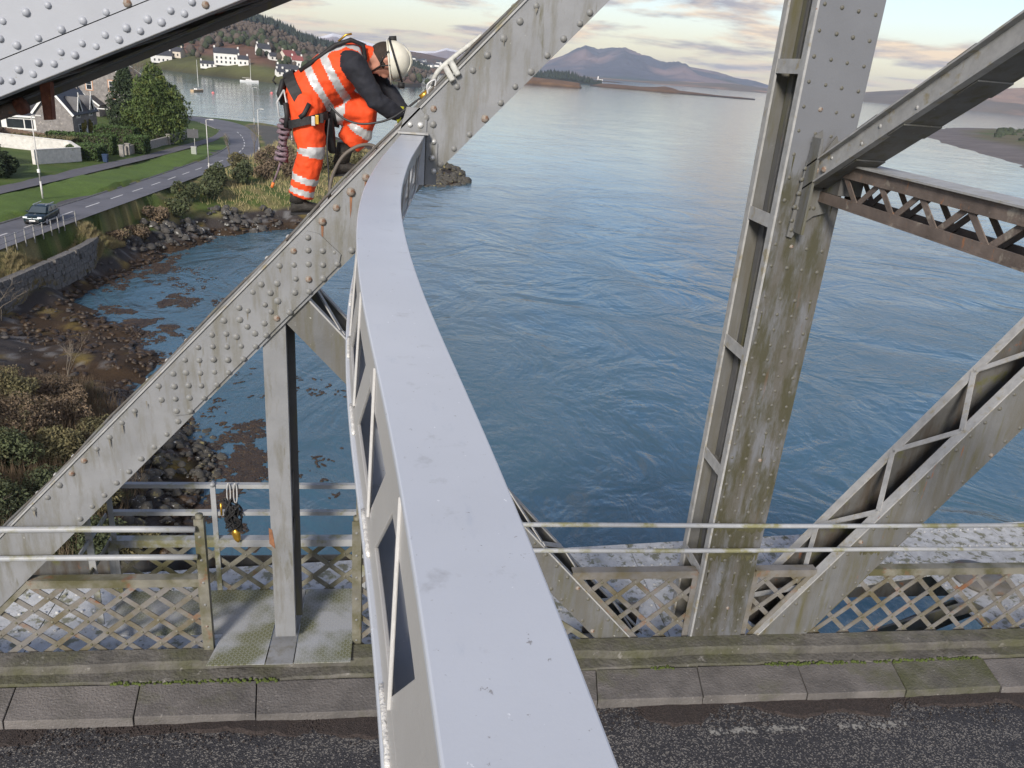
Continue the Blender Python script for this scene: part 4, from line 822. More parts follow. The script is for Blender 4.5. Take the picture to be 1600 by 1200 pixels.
def ground_z(x, y): 
    i = min(max(np.searchsorted(gx, x) - 1, 0), len(gx)-2); j = min(max(np.searchsorted(gy, y) - 1, 0), len(gy)-2)
    return float(H[i, j]) + WATER

# ------------------------------------------------------------------ roads
TARM = mat('grey village asphalt', (0.105, 0.105, 0.118), 0.75, 0, 0.12, 0.6, 0.01, 20, [((0.075,0.075,0.085), 0.25, 0.5, 0.62, None)])
SIDEM = mat('side road asphalt', (0.088, 0.085, 0.095), 0.8, 0, 0.15, 0.6, 0.01, 20)
PAVE = mat('footpath asphalt', (0.055, 0.052, 0.056), 0.85, 0, 0.2, 1.0)
KERBM = mat('concrete kerb edge', (0.22, 0.215, 0.205), 0.85, 0, 0.2, 2)
def resample(P, n):
    P = np.array(P, float); s_ = np.r_[0, np.cumsum(np.hypot(*np.diff(P, axis=0).T))]; t_ = np.linspace(0, s_[-1], n)
    # smooth (Catmull-like) by interpolating then box filtering
    x_ = np.interp(t_, s_, P[:,0]); y_ = np.interp(t_, s_, P[:,1]); k_ = np.ones(7)/7
    x2 = np.convolve(np.pad(x_, 3, 'edge'), k_, 'valid'); y2 = np.convolve(np.pad(y_, 3, 'edge'), k_, 'valid'); x2[0], y2[0], x2[-1], y2[-1] = x_[0], y_[0], x_[-1], y_[-1]
    return np.c_[x2, y2]
def ribbon(name, a_, b_, hf, dz, m, n=90):
    A_, B_ = resample(a_, n), resample(b_, n)
    v = [(x, y, float(hf(y)) + WATER + dz) for x, y in A_] + [(x, y, float(hf(y)) + WATER + dz) for x, y in B_]
    o = mesh(name, v, [(j, j+1, n+j+1, n+j) for j in range(n-1)], m); o['kind'] = 'structure'; return o, A_, B_
road, RA, RB = ribbon('village_road', RN, RF, road_h, 0.0, TARM)
ribbon('side_road', SN, SF, side_h, 0.0, SIDEM)
o, _, _ = ribbon('footpath', RB[:70], RB[:70] + np.c_[np.full(70, -1.15), np.full(70, -0.5)], road_h, 0.05, PAVE, 70)
kp = [(x, y, float(road_h(y)) + WATER + 0.05) for x, y in RB[:75]]
o = MB().tube(kp, 0.09, 5).build('kerb', KERBM); o['kind'] = 'structure'
DASH = mat('white road paint', (0.55, 0.55, 0.54), 0.7, 0, 0.15, 3)
cmk = bpy.data.objects.new('lane_marking', None); COL.objects.link(cmk); cmk.location = (-33, 90, -17); cmk['kind'] = 'structure'
CL = (RA + RB) / 2; sl = np.r_[0, np.cumsum(np.hypot(*np.diff(CL, axis=0).T))]
s_ = 3.0
while s_ < 140:
    q0, q1 = [np.array([np.interp(q_, sl, CL[:,0]), np.interp(q_, sl, CL[:,1])]) for q_ in (s_, s_ + 3.0)]
    dr = (q1-q0)/np.linalg.norm(q1-q0); nn = np.array([-dr[1], dr[0]])*0.075
    mesh('dash', [(*(q_), float(road_h(q_[1])) + WATER + 0.008) for q_ in (q0-nn, q1-nn, q1+nn, q0+nn)], [(0,1,2,3)], DASH, cmk); s_ += 5.6

# ------------------------------------------------------------------ stone sea wall
SEAW = mat('rough sea wall stone', (0.115, 0.11, 0.105), 0.9, 0, 0.35, 3, 0.06, 5, [((0.26,0.255,0.24), 6, 0.58, 0.66, (1,1,0.4)), ((0.04,0.038,0.035), 4, 0.6, 0.7, None)])
sw = thing('sea_wall', 'grey stone sea wall holding up the bank below the road', 'wall', (-30.6, 70, WATER + 1))
wp_ = [(-32.2, 55), (-30.9, 64), (-30.1, 70), (-29.6, 75), (-29.4, 79), (-30.0, 83)]
WPR = resample(wp_, 60)
jr = random.Random(9)
for j in range(0, 58, 1):
    for row in range(5):
        if jr.random() < 0.03: continue
        z0 = WATER + 0.9 + row * 0.52; (xa, ya), (xb, yb) = WPR[j], WPR[j+1]
        off = (row % 2) * 0.5; xa, xb, ya, yb = xa+(xb-xa)*off, xb+(xb-xa)*off, ya+(yb-ya)*off, yb+(yb-ya)*off
        pr = jr.uniform(-0.06, 0.06); bt = (4-row)*0.05
        b = MB().add([(xa+bt+pr+0.35, ya+0.02, z0), (xb+bt+pr+0.35, yb-0.02, z0), (xb-0.4, yb-0.02, z0), (xa-0.4, ya+0.02, z0),
                      (xa+bt+pr+0.31, ya+0.02, z0+0.49), (xb+bt+pr+0.31, yb-0.02, z0+0.49), (xb-0.4, yb-0.02, z0+0.49), (xa-0.4, ya+0.02, z0+0.49)],
                     [(0,3,2,1),(4,5,6,7),(0,1,5,4),(1,2,6,5),(2,3,7,6),(3,0,4,7)])
        b.build('stone', SEAW, sw)

# ------------------------------------------------------------------ scattered stones, seaweed, grass
def blob_set(name, pts, m, label, seed=0, flat=0.6, n=7, kind='stuff'):
    """irregular lumps (x, y, z, rx, ry, rz) joined in one mesh"""
    r_ = np.random.default_rng(seed); V = []; F = []
    for (x, y, z, sx, sy, sz) in pts:
        b0 = len(V); rot = r_.uniform(0, 6.28); ca, sa = math.cos(rot), math.sin(rot)
        for k_, (rr_, hh) in enumerate(((1.0, -0.25), (0.92, 0.35), (0.5, 0.85))):
            for i in range(n):
                a_ = 6.2832*i/n; q_ = rr_*r_.uniform(0.72, 1.18); lx, ly = q_*math.cos(a_)*sx, q_*math.sin(a_)*sy
                V.append((x+lx*ca-ly*sa, y+lx*sa+ly*ca, z+(hh+r_.uniform(-0.15, 0.15))*sz))
        V.append((x, y, z+sz*r_.uniform(0.85, 1.05)))
        for k_ in range(2):
            for i in range(n):
                p0, p1, p2, p3 = b0+k_*n+i, b0+k_*n+(i+1) % n, b0+(k_+1)*n+(i+1) % n, b0+(k_+1)*n+i
                F += [(p0, p1, p2), (p0, p2, p3)]
        for i in range(n): F.append((b0+2*n+i, b0+2*n+(i+1) % n, b0+3*n))
    o = npmesh(name, V, F, m, None, False); o['kind'] = kind
    if label: o['label'] = label
    return o
STONE = mat('dark beach stone', (0.05, 0.045, 0.042), 0.8, 0, 0.6, 1.7, 0.02, 9, [((0.26,0.25,0.23), 2.6, 0.63, 0.68, None), ((0.03,0.02,0.01), 1.0, 0.55, 0.65, None)])
WHITE = mat('white lichened rock', (0.055, 0.051, 0.046), 0.9, 0, 0.4, 2.2, 0.05, 6, [((0.34,0.34,0.32), 1.9, 0.58, 0.65, None), ((0.02,0.018,0.015), 3, 0.62, 0.7, None)])
OCHR = mat('yellow lichened rock', (0.05, 0.046, 0.038), 0.9, 0, 0.4, 2.2, 0.04, 6, [((0.19,0.165,0.075), 1.6, 0.57, 0.66, None), ((0.45,0.45,0.43), 5, 0.62, 0.67, None), ((0.02,0.018,0.014), 2.2, 0.58, 0.66, None)])
WEED = mat('brown seaweed', (0.030, 0.017, 0.007), 0.55, 0, 0.6, 1.6, 0.04, 12, [((0.075,0.045,0.014), 2.5, 0.56, 0.68, None)])
r9 = random.Random(21)
pts = []
for _ in range(1100):
    x, y = r9.uniform(-32, -8), r9.uniform(28, 84)
    h_ = ground_z(x, y) - WATER
    if 0.15 < h_ < 2.0:
        s__ = r9.choice((0.06, 0.08, 0.1, 0.14, 0.22)); pts.append((x, y, WATER + h_, s__*r9.uniform(.7,1.5), s__, s__*0.6))
blob_set('beach_stones', pts, STONE, 'dark stones strewn over the foreshore', 5)
pts = []
for t_ in np.linspace(0.16, 1, 32):
    x = np.interp(t_, [0,.3,.6,.85,1], [-29.8,-28.0,-25.2,-21.5,-16.5]) + r9.gauss(0, 0.7); y = np.interp(t_, [0,.3,.6,.85,1], [83.5,91,98.2,103.6,108]) + r9.gauss(0, 0.8)
    for _ in range(7):
        s__ = r9.choice((0.12,0.18,0.22,0.3,0.5)); xx, yy = x + 0.5 + r9.gauss(0, .7), y - 0.3 + r9.gauss(0, .8); pts.append((xx, yy, ground_z(xx, yy) + 0.1, s__*1.3, s__, s__*0.95)) if ground_z(xx, yy) < WATER + 3.0 else None
blob_set('white_rocks', pts, WHITE, 'jumbled white lichened rocks along the foot of the road bank', 6)
pts = []
for _ in range(420):
    x, y = r9.uniform(-13.8, -9.6), r9.uniform(31, 47); s__ = r9.choice((0.08,0.12,0.16,0.22,0.34))
    if ground_z(x, y) > WATER - 0.4: pts.append((x, y, ground_z(x, y) + 0.1, s__*1.3, s__, s__*0.7))
for _ in range(260):
    x, y = r9.uniform(-1, 13), r9.uniform(151, 174); s__ = r9.uniform(0.3, 1.0)
    if ground_z(x, y) > WATER - 0.5: pts.append((x, y, ground_z(x, y), s__*1.4, s__, s__*0.8))
blob_set('shore_rocks', pts, OCHR, 'lichen yellowed rocks at the water edge', 7)
pts = []
nW = 26000; kk = rng.random(nW); gxy = np.where((kk < 0.5)[:,None], np.c_[rng.normal(-21.5, 2.8, nW), rng.normal(67, 5.5, nW)], np.where((kk < 0.66)[:,None], np.c_[rng.normal(-24.8, 1.3, nW), rng.normal(84, 8, nW)], np.c_[rng.normal(-8.2, 2.0, nW), rng.normal(40, 6.5, nW)]))
nvv = vnoise(gxy[:,:1] + 100, gxy[:,1:], 1.1, 31, 3)[:,0] * 0.6 + vnoise(gxy[:,:1] + 100, gxy[:,1:], 4.0, 32, 2)[:,0] * 0.4
for (x, y), v_ in zip(gxy, nvv):
    h_ = ground_z(x, y) - WATER
    if -2.3 < h_ < 0.35 and v_ > 0.515 + max(0, -h_-0.4)*0.07:
        s__ = r9.uniform(0.03, 0.13); pts.append((x, y, max(WATER + 0.01, WATER + h_), s__*r9.uniform(1, 3.0), s__, 0.04))
for _ in range(3200):
    x, y = r9.uniform(-30, -5), r9.uniform(30, 112); h_ = ground_z(x, y) - WATER
    if -0.1 < h_ < 0.9: s__ = r9.uniform(0.08, 0.35); pts.append((x, y, WATER + h_, s__*1.7, s__, 0.16))
blob_set('seaweed', pts, WEED, 'brown seaweed lying over the shallows and the foreshore', 8, n=5)

def leaf_mesh(name, C_, size, m, parent=None, up=0.25, aspect=0.5, seed=0):
    """small leaf faces at the points C_ with random directions"""
    r_ = np.random.default_rng(seed); n = len(C_)
    d1 = r_.normal(size=(n,3)); d1[:,2] += up; d1 /= np.linalg.norm(d1, axis=1)[:,None]
    d2 = np.cross(d1, r_.normal(size=(n,3))); d2 /= np.linalg.norm(d2, axis=1)[:,None]
    s__ = size * r_.uniform(0.35, 1.0, (n,1))**1.6 * 2.0; a_ = d1*s__; b_ = d2*s__*aspect
    V = np.stack([C_-a_, C_+b_*1.0-a_*0.1, C_+a_, C_-b_*1.0-a_*0.1], 1).reshape(-1, 3)
    return npmesh(name, V, np.arange(4*n).reshape(-1, 4), m, parent)
def clump_points(n, rx, ry, rz, seed, lumps=9, shell=0.55):
    r_ = np.random.default_rng(seed)
    lc = r_.normal(size=(lumps,3)); lc /= np.linalg.norm(lc, axis=1)[:,None]; lc *= r_.uniform(0.25, 0.72, (lumps,1)); lc[:,2] = lc[:,2]*0.75
    w_ = r_.integers(0, lumps, n); d_ = r_.normal(size=(n,3)); d_ /= np.linalg.norm(d_, axis=1)[:,None]
    rad = r_.uniform(0.32, 0.5, lumps)[w_] * (shell + (1-shell)*r_.random(n)**0.5)
    p_ = lc[w_] + d_*rad[:,None]
    p_[:,2] = np.maximum(p_[:,2], -0.75)
    return p_ * np.array([rx, ry, rz])
VEG = {
 'gorse': mat('dark gorse foliage', (0.055, 0.068, 0.028), 0.8, 0, 0.6, 0.7, 0, None, [((0.10,0.085,0.03), 0.9, 0.56, 0.66, None)]),
 'olive': mat('olive scrub foliage', (0.11, 0.10, 0.046), 0.85, 0, 0.5, 0.6, 0, None, [((0.14,0.115,0.05), 0.8, 0.52, 0.64, None)]),
 'brown': mat('winter bramble twigs', (0.135, 0.098, 0.062), 0.85, 0, 0.5, 0.8, 0, None, [((0.05,0.06,0.02), 0.7, 0.56, 0.66, None)]),
 'twig': mat('grey bare twigs', (0.15, 0.125, 0.095), 0.85, 0, 0.35, 1.2),
 'hedge': mat('clipped hedge leaves', (0.042, 0.075, 0.016), 0.75, 0, 0.5, 1.5),
 'conifer': mat('yellow green conifer foliage', (0.055, 0.085, 0.018), 0.8, 0, 0.6, 0.8, 0, None, [((0.13,0.14,0.026), 0.6, 0.54, 0.66, None)]),
 'dark': mat('dark evergreen foliage', (0.024, 0.040, 0.014), 0.8, 0, 0.5, 0.8),
 'yellow': mat('yellow flowering ivy', (0.19, 0.17, 0.030), 0.8, 0, 0.5, 1.2),
 'dry': mat('dry tall grass', (0.26, 0.215, 0.105), 0.85, 0, 0.35, 1.0, 0, None, [((0.075,0.10,0.025), 0.5, 0.52, 0.64, None)]),
 'bark': mat('grey bark', (0.085, 0.07, 0.055), 0.9, 0, 0.3, 4),
}
core_m = mat('shrub interior twigs', (0.035, 0.032, 0.018), 0.95, 0, 0.4, 2)
def shrub(name, label, x, y, rx, ry, rz, m, n=2600, size=0.10, seed=0, group=None, cat='shrub', z=None, lumps=10):
    z0 = ground_z(x, y) if z is None else z
    t = thing(name, label, cat, (x, y, z0), group)
    P_ = clump_points(n, rx, ry, rz, seed, lumps) + np.array([x, y, z0 + rz*0.62])
    leaf_mesh('foliage', P_, size, m, t, seed=seed)
    r_ = random.Random(seed); b = MB()
    for _ in range(9):
        a_ = r_.uniform(0, 6.28); q_ = r_.uniform(0.3, 0.75)
        b.tube([(x, y, z0-0.1), (x+rx*0.3*q_*math.cos(a_), y+ry*0.3*q_*math.sin(a_), z0+rz*0.5), (x+rx*q_*math.cos(a_), y+ry*q_*math.sin(a_), z0+rz*(1.1-q_*0.3))], [0.05, 0.03, 0.008], 4, False)
    b.build('stems', VEG['bark'], t)
    return t
sd = 100
# scrub on the bank just below the bridge
for (x, y, rx, rz, k_) in [(-23.6,46.2,1.7,0.7,'brown'),(-21.3,45.4,1.6,0.6,'brown'),(-19.0,42.8,1.9,0.8,'brown'),(-20.6,40.5,2.1,1.0,'olive'),(-17.4,40.4,1.7,0.8,'brown'),(-15.4,38.6,1.6,0.8,'olive'),(-18.2,37.2,2.0,1.0,'brown'),
                           (-16.2,35.6,1.8,0.9,'olive'),(-14.2,35.4,1.4,0.8,'gorse'),(-17.5,33.4,2.0,1.1,'gorse'),(-15.0,32.0,1.7,1.0,'gorse'),(-20.4,35.0,2.2,1.1,'brown'),(-13.4,32.8,1.3,0.7,'olive'),(-12.7,29.8,1.5,0.9,'gorse'),(-16.2,29.4,2.0,1.2,'gorse'),(-23.0,41.5,2.2,1.1,'brown'),(-13.6,38.2,1.1,0.5,'olive'),(-11.4,31.0,1.2,0.6,'olive'),(-19.4,31.0,2.2,1.3,'gorse'),(-22.4,37.6,2.2,1.2,'olive')]:
    sd += 1; shrub('scrub_bush', {'brown':'brown winter bramble bush on the bank below the bridge','olive':'olive scrub bush on the bank below the bridge','gorse':'dark green gorse bush on the bank below the bridge'}[k_], x, y, rx, rx, rz, VEG[k_], 9000, 0.055, sd, lumps=26, group={'brown':'bramble bushes below the bridge','olive':'olive scrub below the bridge','gorse':'gorse bushes below the bridge'}[k_])
# gorse and thicket between road and rocky shore
for (x, y, rx, rz, k_) in [(-29.3,86.5,1.5,1.0,'brown'),(-28.6,90.0,1.7,1.1,'brown'),(-27.6,94.5,1.7,1.3,'brown'),(-26.2,98.8,1.8,1.5,'gorse'),(-26.4,103.5,1.8,1.8,'gorse'),(-24.5,107.5,1.9,1.9,'gorse'),(-24.8,112.5,1.9,2.2,'gorse'),(-22.2,116.5,1.9,2.2,'gorse'),(-23.5,121.5,2.0,2.0,'olive'),
                           (-20.0,122.5,2.2,2.0,'brown'),(-17.0,127.0,2.4,1.9,'brown'),(-21.0,131.0,2.4,2.4,'brown'),(-16.5,136.0,2.6,2.4,'brown'),(-20.5,142.0,2.6,2.6,'brown'),(-13.0,143.0,2.6,2.0,'olive'),(-9.0,151.0,2.4,1.8,'olive'),(-16.0,152.0,2.8,2.4,'brown'),(-4.0,160.0,2.4,1.6,'olive'),(-10.0,166.0,2.8,2.2,'brown'),(1.5,168.0,1.8,1.2,'olive'),(-18.5,166.0,2.8,2.4,'brown')]:
    sd += 1; shrub('roadside_bush', {'brown':'brown leafless thicket bush between road and shore','olive':'olive bush between road and shore','gorse':'green gorse bush on the road bank'}[k_], x, y, rx, rx, rz, VEG[k_], 3000, 0.13, sd, {'brown':'leafless thicket by the shore','olive':'olive bushes by the shore','gorse':'gorse on the road bank'}[k_])
# dry grass on the bank above the sea wall
gp = []
for _ in range(30000):
    t_ = r9.random(); y = 52 + 34*t_; xr, xw = np.interp(y, [48,68,81,98], [-34.2,-32.3,-31.1,-28.9]), np.interp(y, [55,64,70,79,86], [-32.2,-30.9,-30.1,-29.4,-29.0])
    x = xr + 0.5 + (xw + 0.5 - xr - 0.5) * r9.random(); gp.append((x, y, ground_z(x, y)))
gp = np.array(gp); n = len(gp); ln = rng.normal(0, 0.16, (n,2)); ht = rng.uniform(0.25, 0.62, n)
V = np.stack([gp + np.array([-0.02,0,0]), gp + np.array([0.02,0,0]), gp + np.c_[ln, ht]], 1).reshape(-1, 3)
o = npmesh('bank_grass', V, np.arange(3*n).reshape(-1, 3), VEG['dry']); tag(o, 'dry tall grass on the bank above the sea wall', None, None, 'stuff')
gp = np.array([(x, y, ground_z(x, y)) for x, y in [(r9.uniform(-26, 10), r9.uniform(104, 180)) for _ in range(9000)] if ground_z(x, y) > WATER + 1.6]); n = len(gp)
V = np.stack([gp + np.array([-0.05,0,0]), gp + np.array([0.05,0,0]), gp + np.c_[rng.normal(0, 0.2, (n,2)), rng.uniform(0.3, 0.8, n)]], 1).reshape(-1, 3)
o = npmesh('point_grass', V, np.arange(3*n).reshape(-1, 3), VEG['dry']); tag(o, 'dry grass among the thicket on the point', None, None, 'stuff')

gp = np.array([(x, y, ground_z(x, y)) for x, y in [(r9.uniform(-27, -10.5), r9.uniform(27, 49)) for _ in range(34000)] if ground_z(x, y) > WATER + 1.5]); n = len(gp)
V = np.stack([gp + np.array([-0.012,0,0]), gp + np.array([0.012,0,0]), gp + np.c_[rng.normal(0, 0.22, (n,2)), rng.uniform(0.25, 1.25, n)]], 1).reshape(-1, 3)
o = npmesh('bank_heath', V, np.arange(3*n).reshape(-1, 3), VEG['brown']); tag(o, 'rough brown heath stems covering the bank below the bridge', None, None, 'stuff')
# ------------------------------------------------------------------ bare trees, conifer
def bare_tree(name, label, x, y, h_, seed, spread=0.5, levels=4, z=None, r0_=0.12, group=None, m='twig', nb=3):
    z0 = (ground_z(x, y) if z is None else z) - 0.1
    t = thing(name, label, 'tree', (x, y, z0 + 0.1), group); r_ = random.Random(seed); tr = MB(); br = MB()
    def grow(p, d, L_, rad, lev):
        q_ = p + d*L_*0.5 + Vector((r_.gauss(0,.05), r_.gauss(0,.05), 0))*L_; e_ = p + d*L_
        (tr if lev == 0 else br).tube([p, q_, e_], [rad, rad*0.8, rad*0.6], 5 if lev < 2 else 3, False)
        if lev >= levels: return
        for i in range(nb + (lev > 1)):
            dd = (d + Vector((r_.gauss(0, spread), r_.gauss(0, spread), r_.gauss(0.12, spread*0.5)))).normalized()
            grow(p + d*L_*r_.uniform(0.5, 1.0), dd, L_*r_.uniform(0.55, 0.8), rad*0.52, lev+1)
    grow(Vector((x, y, z0)), Vector((r_.gauss(0,.06), r_.gauss(0,.06), 1)).normalized(), h_*0.36, r0_, 0)
    tr.build('trunk', VEG['bark'], t); br.build('branches', VEG[m], t); return t
bare_tree('bare_tree', 'large leafless tree behind the rounded conifer', -56, 186, 15, 3, 0.5, 5, None, 0.3, nb=3)
bare_tree('bare_tree', 'leafless tree beside the bend, next to the street lamps', -24.6, 141, 6.5, 4, 0.35, 4, None, 0.10, nb=3)
bare_tree('bare_tree', 'slender leafless tree rising from the roadside gorse', -26.6, 131.5, 6.0, 5, 0.28, 4, None, 0.08, nb=3)
bare_tree('bare_tree', 'leafless tree among the thicket on the point', -13.5, 147, 6.0, 6, 0.45, 4, None, 0.10, nb=3)
bare_tree('bare_tree', 'bare sapling on the stony foreshore below the bank', -19.2, 45.6, 3.9, 8, 0.36, 4, None, 0.045, nb=3)
bare_tree('fallen_branch', 'bleached fallen branch lying against the sea wall foot', -30.0, 61.6, 4.6, 9, 0.85, 4, None, 0.06, nb=3)['category'] = 'branch'
def conifer(name, label, x, y, h_, r_, seed, m, n=16000, size=0.22):
    z0 = ground_z(x, y); t = thing(name, label, 'tree', (x, y, z0)); q = np.random.default_rng(seed)
    MB().tube([(x, y, z0-0.2), (x, y, z0+h_*0.5), (x, y, z0+h_*0.9)], [0.3, 0.2, 0.05], 8).build('trunk', VEG['bark'], t)
    k_ = 60; hz_ = q.uniform(0.08, 0.98, k_)**0.9; prof_ = np.sin(np.clip(hz_*1.02+0.10, 0, 1)**0.72*math.pi)**0.75
    an = q.uniform(0, 6.28, k_); lr = prof_*r_*q.uniform(0.55, 0.95, k_); lc = np.c_[x+lr*np.cos(an), y+lr*np.sin(an), z0+hz_*h_*0.95]
    w_ = q.integers(0, k_, n); d_ = q.normal(size=(n,3)); d_ /= np.linalg.norm(d_, axis=1)[:,None]
    P_ = lc[w_] + d_*(q.uniform(0.5, 1.0, n)**0.5*r_*0.34)[:,None]*np.array([1,1,1.5])
    leaf_mesh('crown', P_, size, m, t, up=0.9, aspect=0.35, seed=seed); return t
conifer('conifer_tree', 'big rounded yellow green conifer beside the bend in the road', -43.0, 152, 11.2, 5.2, 40, VEG['conifer'], 22000)
conifer('dark_tree', 'dark evergreen standing between conifer and stone house', -51.5, 164, 10.5, 3.6, 41, VEG['dark'], 9000)

# ------------------------------------------------------------------ hedges, garden walls
def hedge(label, x0, x1, y0, y1, h_, seed, m='hedge', name='clipped_hedge'):
    z0 = ground_z((x0+x1)/2, (y0+y1)/2) - 0.2; t = thing(name, label, 'hedge', ((x0+x1)/2, (y0+y1)/2, z0)); q = np.random.default_rng(seed)
    MB().box(x0+0.15, x1-0.15, y0+0.15, y1-0.15, z0, z0+h_-0.12).build('core', core_m, t)
    area = 2*(x1-x0+y1-y0)*h_ + (x1-x0)*(y1-y0); n = int(min(9000, area*110)); P_ = np.c_[q.uniform(x0, x1, n), q.uniform(y0, y1, n), z0 + q.uniform(0.05, h_, n)]
    f_ = q.integers(0, 5, n); w_ = q.normal(0, 0.05, n)
    P_[f_ == 0, 1] = y0; P_[f_ == 1, 1] = y1; P_[f_ == 2, 0] = x0; P_[f_ == 3, 0] = x1; P_[f_ == 4, 2] = z0 + h_; P_ += w_[:,None] + q.normal(0, 0.04, (n,3))
    leaf_mesh('foliage', P_, 0.11, VEG[m], t, seed=seed); return t
hedge('long clipped hedge in front of the cottage', -50.5, -41.8, 124.5, 126.8, 2.6, 50)
hedge('square clipped hedge beside the garden gate', -41.6, -38.9, 129.6, 133.0, 2.5, 51)
hedge('tall clipped hedge at the lawn edge', -47.5, -41.8, 134.8, 137.0, 3.0, 52)
hedge('low bushy hedge beside the blue bin', -45.2, -41.4, 117.2, 121.5, 1.9, 53)
hedge('shaggy hedge behind the whitewashed wall', -54.5, -46.2, 121.8, 124.0, 1.9, 54, 'olive')
for i, (x, y, r_, z_) in enumerate(((-47.5,99.5,2.6,2.2),(-44.8,97.0,2.2,1.9),(-50.5,104,2.6,2.4))):
    sd += 1; shrub('garden_bush', 'broad dark green bush beside the side road', x, y, r_, r_, z_, VEG['dark'], 4200, 0.17, sd, 'dark bushes beside the side road')
sd += 1; shrub('golden_bush', 'yellow green bush above the timber fence', -59.5, 126.0, 2.4, 2.0, 2.4, VEG['conifer'], 3000, 0.16, sd)
WASH = mat('whitewashed rubble', (0.58, 0.56, 0.52), 0.85, 0, 0.18, 1.8, 0.05, 3, [((0.30,0.26,0.19), 2.0, 0.60, 0.72, None)])
RUBB = mat('garden wall rubble', (0.25, 0.235, 0.215), 0.9, 0, 0.3, 2, 0.05, 4)
def wall_run(name, label, pts, h_, th, m, base=None):
    t = thing(name, label, 'wall', (*pts[0], ground_z(*pts[0])))
    for i in range(len(pts)-1):
        (xa, ya), (xb, yb) = pts[i], pts[i+1]; L_ = math.hypot(xb-xa, yb-ya); nx, ny = -(yb-ya)/L_*th/2, (xb-xa)/L_*th/2
        za, zb = (ground_z(xa, ya), ground_z(xb, yb)) if base is None else (base, base)
        v = [(xa-nx, ya-ny, za-0.4), (xb-nx, yb-ny, zb-0.4), (xb+nx, yb+ny, zb-0.4), (xa+nx, ya+ny, za-0.4), (xa-nx, ya-ny, za+h_), (xb-nx, yb-ny, zb+h_), (xb+nx, yb+ny, zb+h_), (xa+nx, ya+ny, za+h_)]
        mesh('wall_run', v, [(0,3,2,1),(4,5,6,7),(0,1,5,4),(1,2,6,5),(2,3,7,6),(3,0,4,7)], m, t)
        e = 0.05; dx, dy = (xb-xa)/L_*0.0, 0
        v2 = [(xa-nx*1.25, ya-ny*1.25, za+h_+0.003), (xb-nx*1.25, yb-ny*1.25, zb+h_+0.003), (xb+nx*1.25, yb+ny*1.25, zb+h_+0.003), (xa+nx*1.25, ya+ny*1.25, za+h_+0.003)]
        v2 += [(p_[0], p_[1], p_[2]+0.09) for p_ in v2]
        mesh('coping', v2, [(0,3,2,1),(4,5,6,7),(0,1,5,4),(1,2,6,5),(2,3,7,6),(3,0,4,7)], RUBB if m is RUBB else WASH, t)
    return t
wall_run('whitewashed_wall', 'whitewashed garden wall turning a corner by the side road', [(-45.4, 107.5), (-43.0, 115.8), (-46.0, 120.6), (-56, 119.6), (-66, 118.5)], 1.7, 0.4, WASH)
wall_run('garden_wall', 'pale rubble garden wall along the side road beneath the conifer', [(-40.6, 126.5), (-40.0, 134.5), (-40.4, 150), (-41.0, 166)], 1.15, 0.35, RUBB)
for (x, y) in ((-40.5, 124.8), (-40.4, 127.2), (-40.2, 148.2), (-40.3, 150.6)):
    t = MB().box(x-0.28, x+0.28, y-0.28, y+0.28, ground_z(x, y)-0.3, ground_z(x, y)+1.5).box(x-0.34, x+0.34, y-0.34, y+0.34, ground_z(x, y)+1.503, ground_z(x, y)+1.62).build('gate_pier', RUBB); tag(t, 'square stone gate pier in the garden wall', 'gate pier', 'gate piers of the garden wall')
FENC = mat('brown fence boards', (0.13, 0.085, 0.058), 0.85, 0, 0.3, 3)
t = thing('timber_fence', 'brown timber fence between white extension and hedge', 'fence', (-55, 127, ground_z(-55, 127)))
for i in range(26):
    x = -60.5 + i*0.36; z0 = ground_z(x, 128.5); MB().box(x, x+0.33, 128.5, 128.55, z0-0.1, z0+1.55).build('board', FENC, t)

# ------------------------------------------------------------------ houses
HM = {
 'stone': mat('grey rubble house stone', (0.20, 0.185, 0.175), 0.9, 0, 0.3, 1.6, 0.05, 4, [((0.33,0.30,0.27), 2.2, 0.58, 0.66, None), ((0.10,0.095,0.09), 1.5, 0.6, 0.7, None)]),
 'slate': mat('dark slate', (0.042, 0.043, 0.05), 0.55, 0, 0.3, 1.2, 0.02, 8, [((0.075,0.075,0.085), 3, 0.56, 0.7, (1,1,4))]),
 'trim': mat('white painted trim', (0.68, 0.68, 0.66), 0.6, 0, 0.08, 3),
 'render': mat('white house render', (0.66, 0.65, 0.62), 0.8, 0, 0.08, 1.0),
 'cream': mat('cream house render', (0.48, 0.43, 0.36), 0.8, 0, 0.1, 1.0),
 'sand': mat('orange sandstone dressing', (0.42, 0.24, 0.15), 0.85, 0, 0.2, 3),
 'glass': mat('dark window glass', (0.02, 0.025, 0.03), 0.08, 0, 0.2, 1),
 'red': mat('red tile roof', (0.20, 0.06, 0.055), 0.8, 0, 0.2, 2),
 'pot': mat('clay chimney pot', (0.40, 0.22, 0.11), 0.85, 0, 0.2, 5),
}
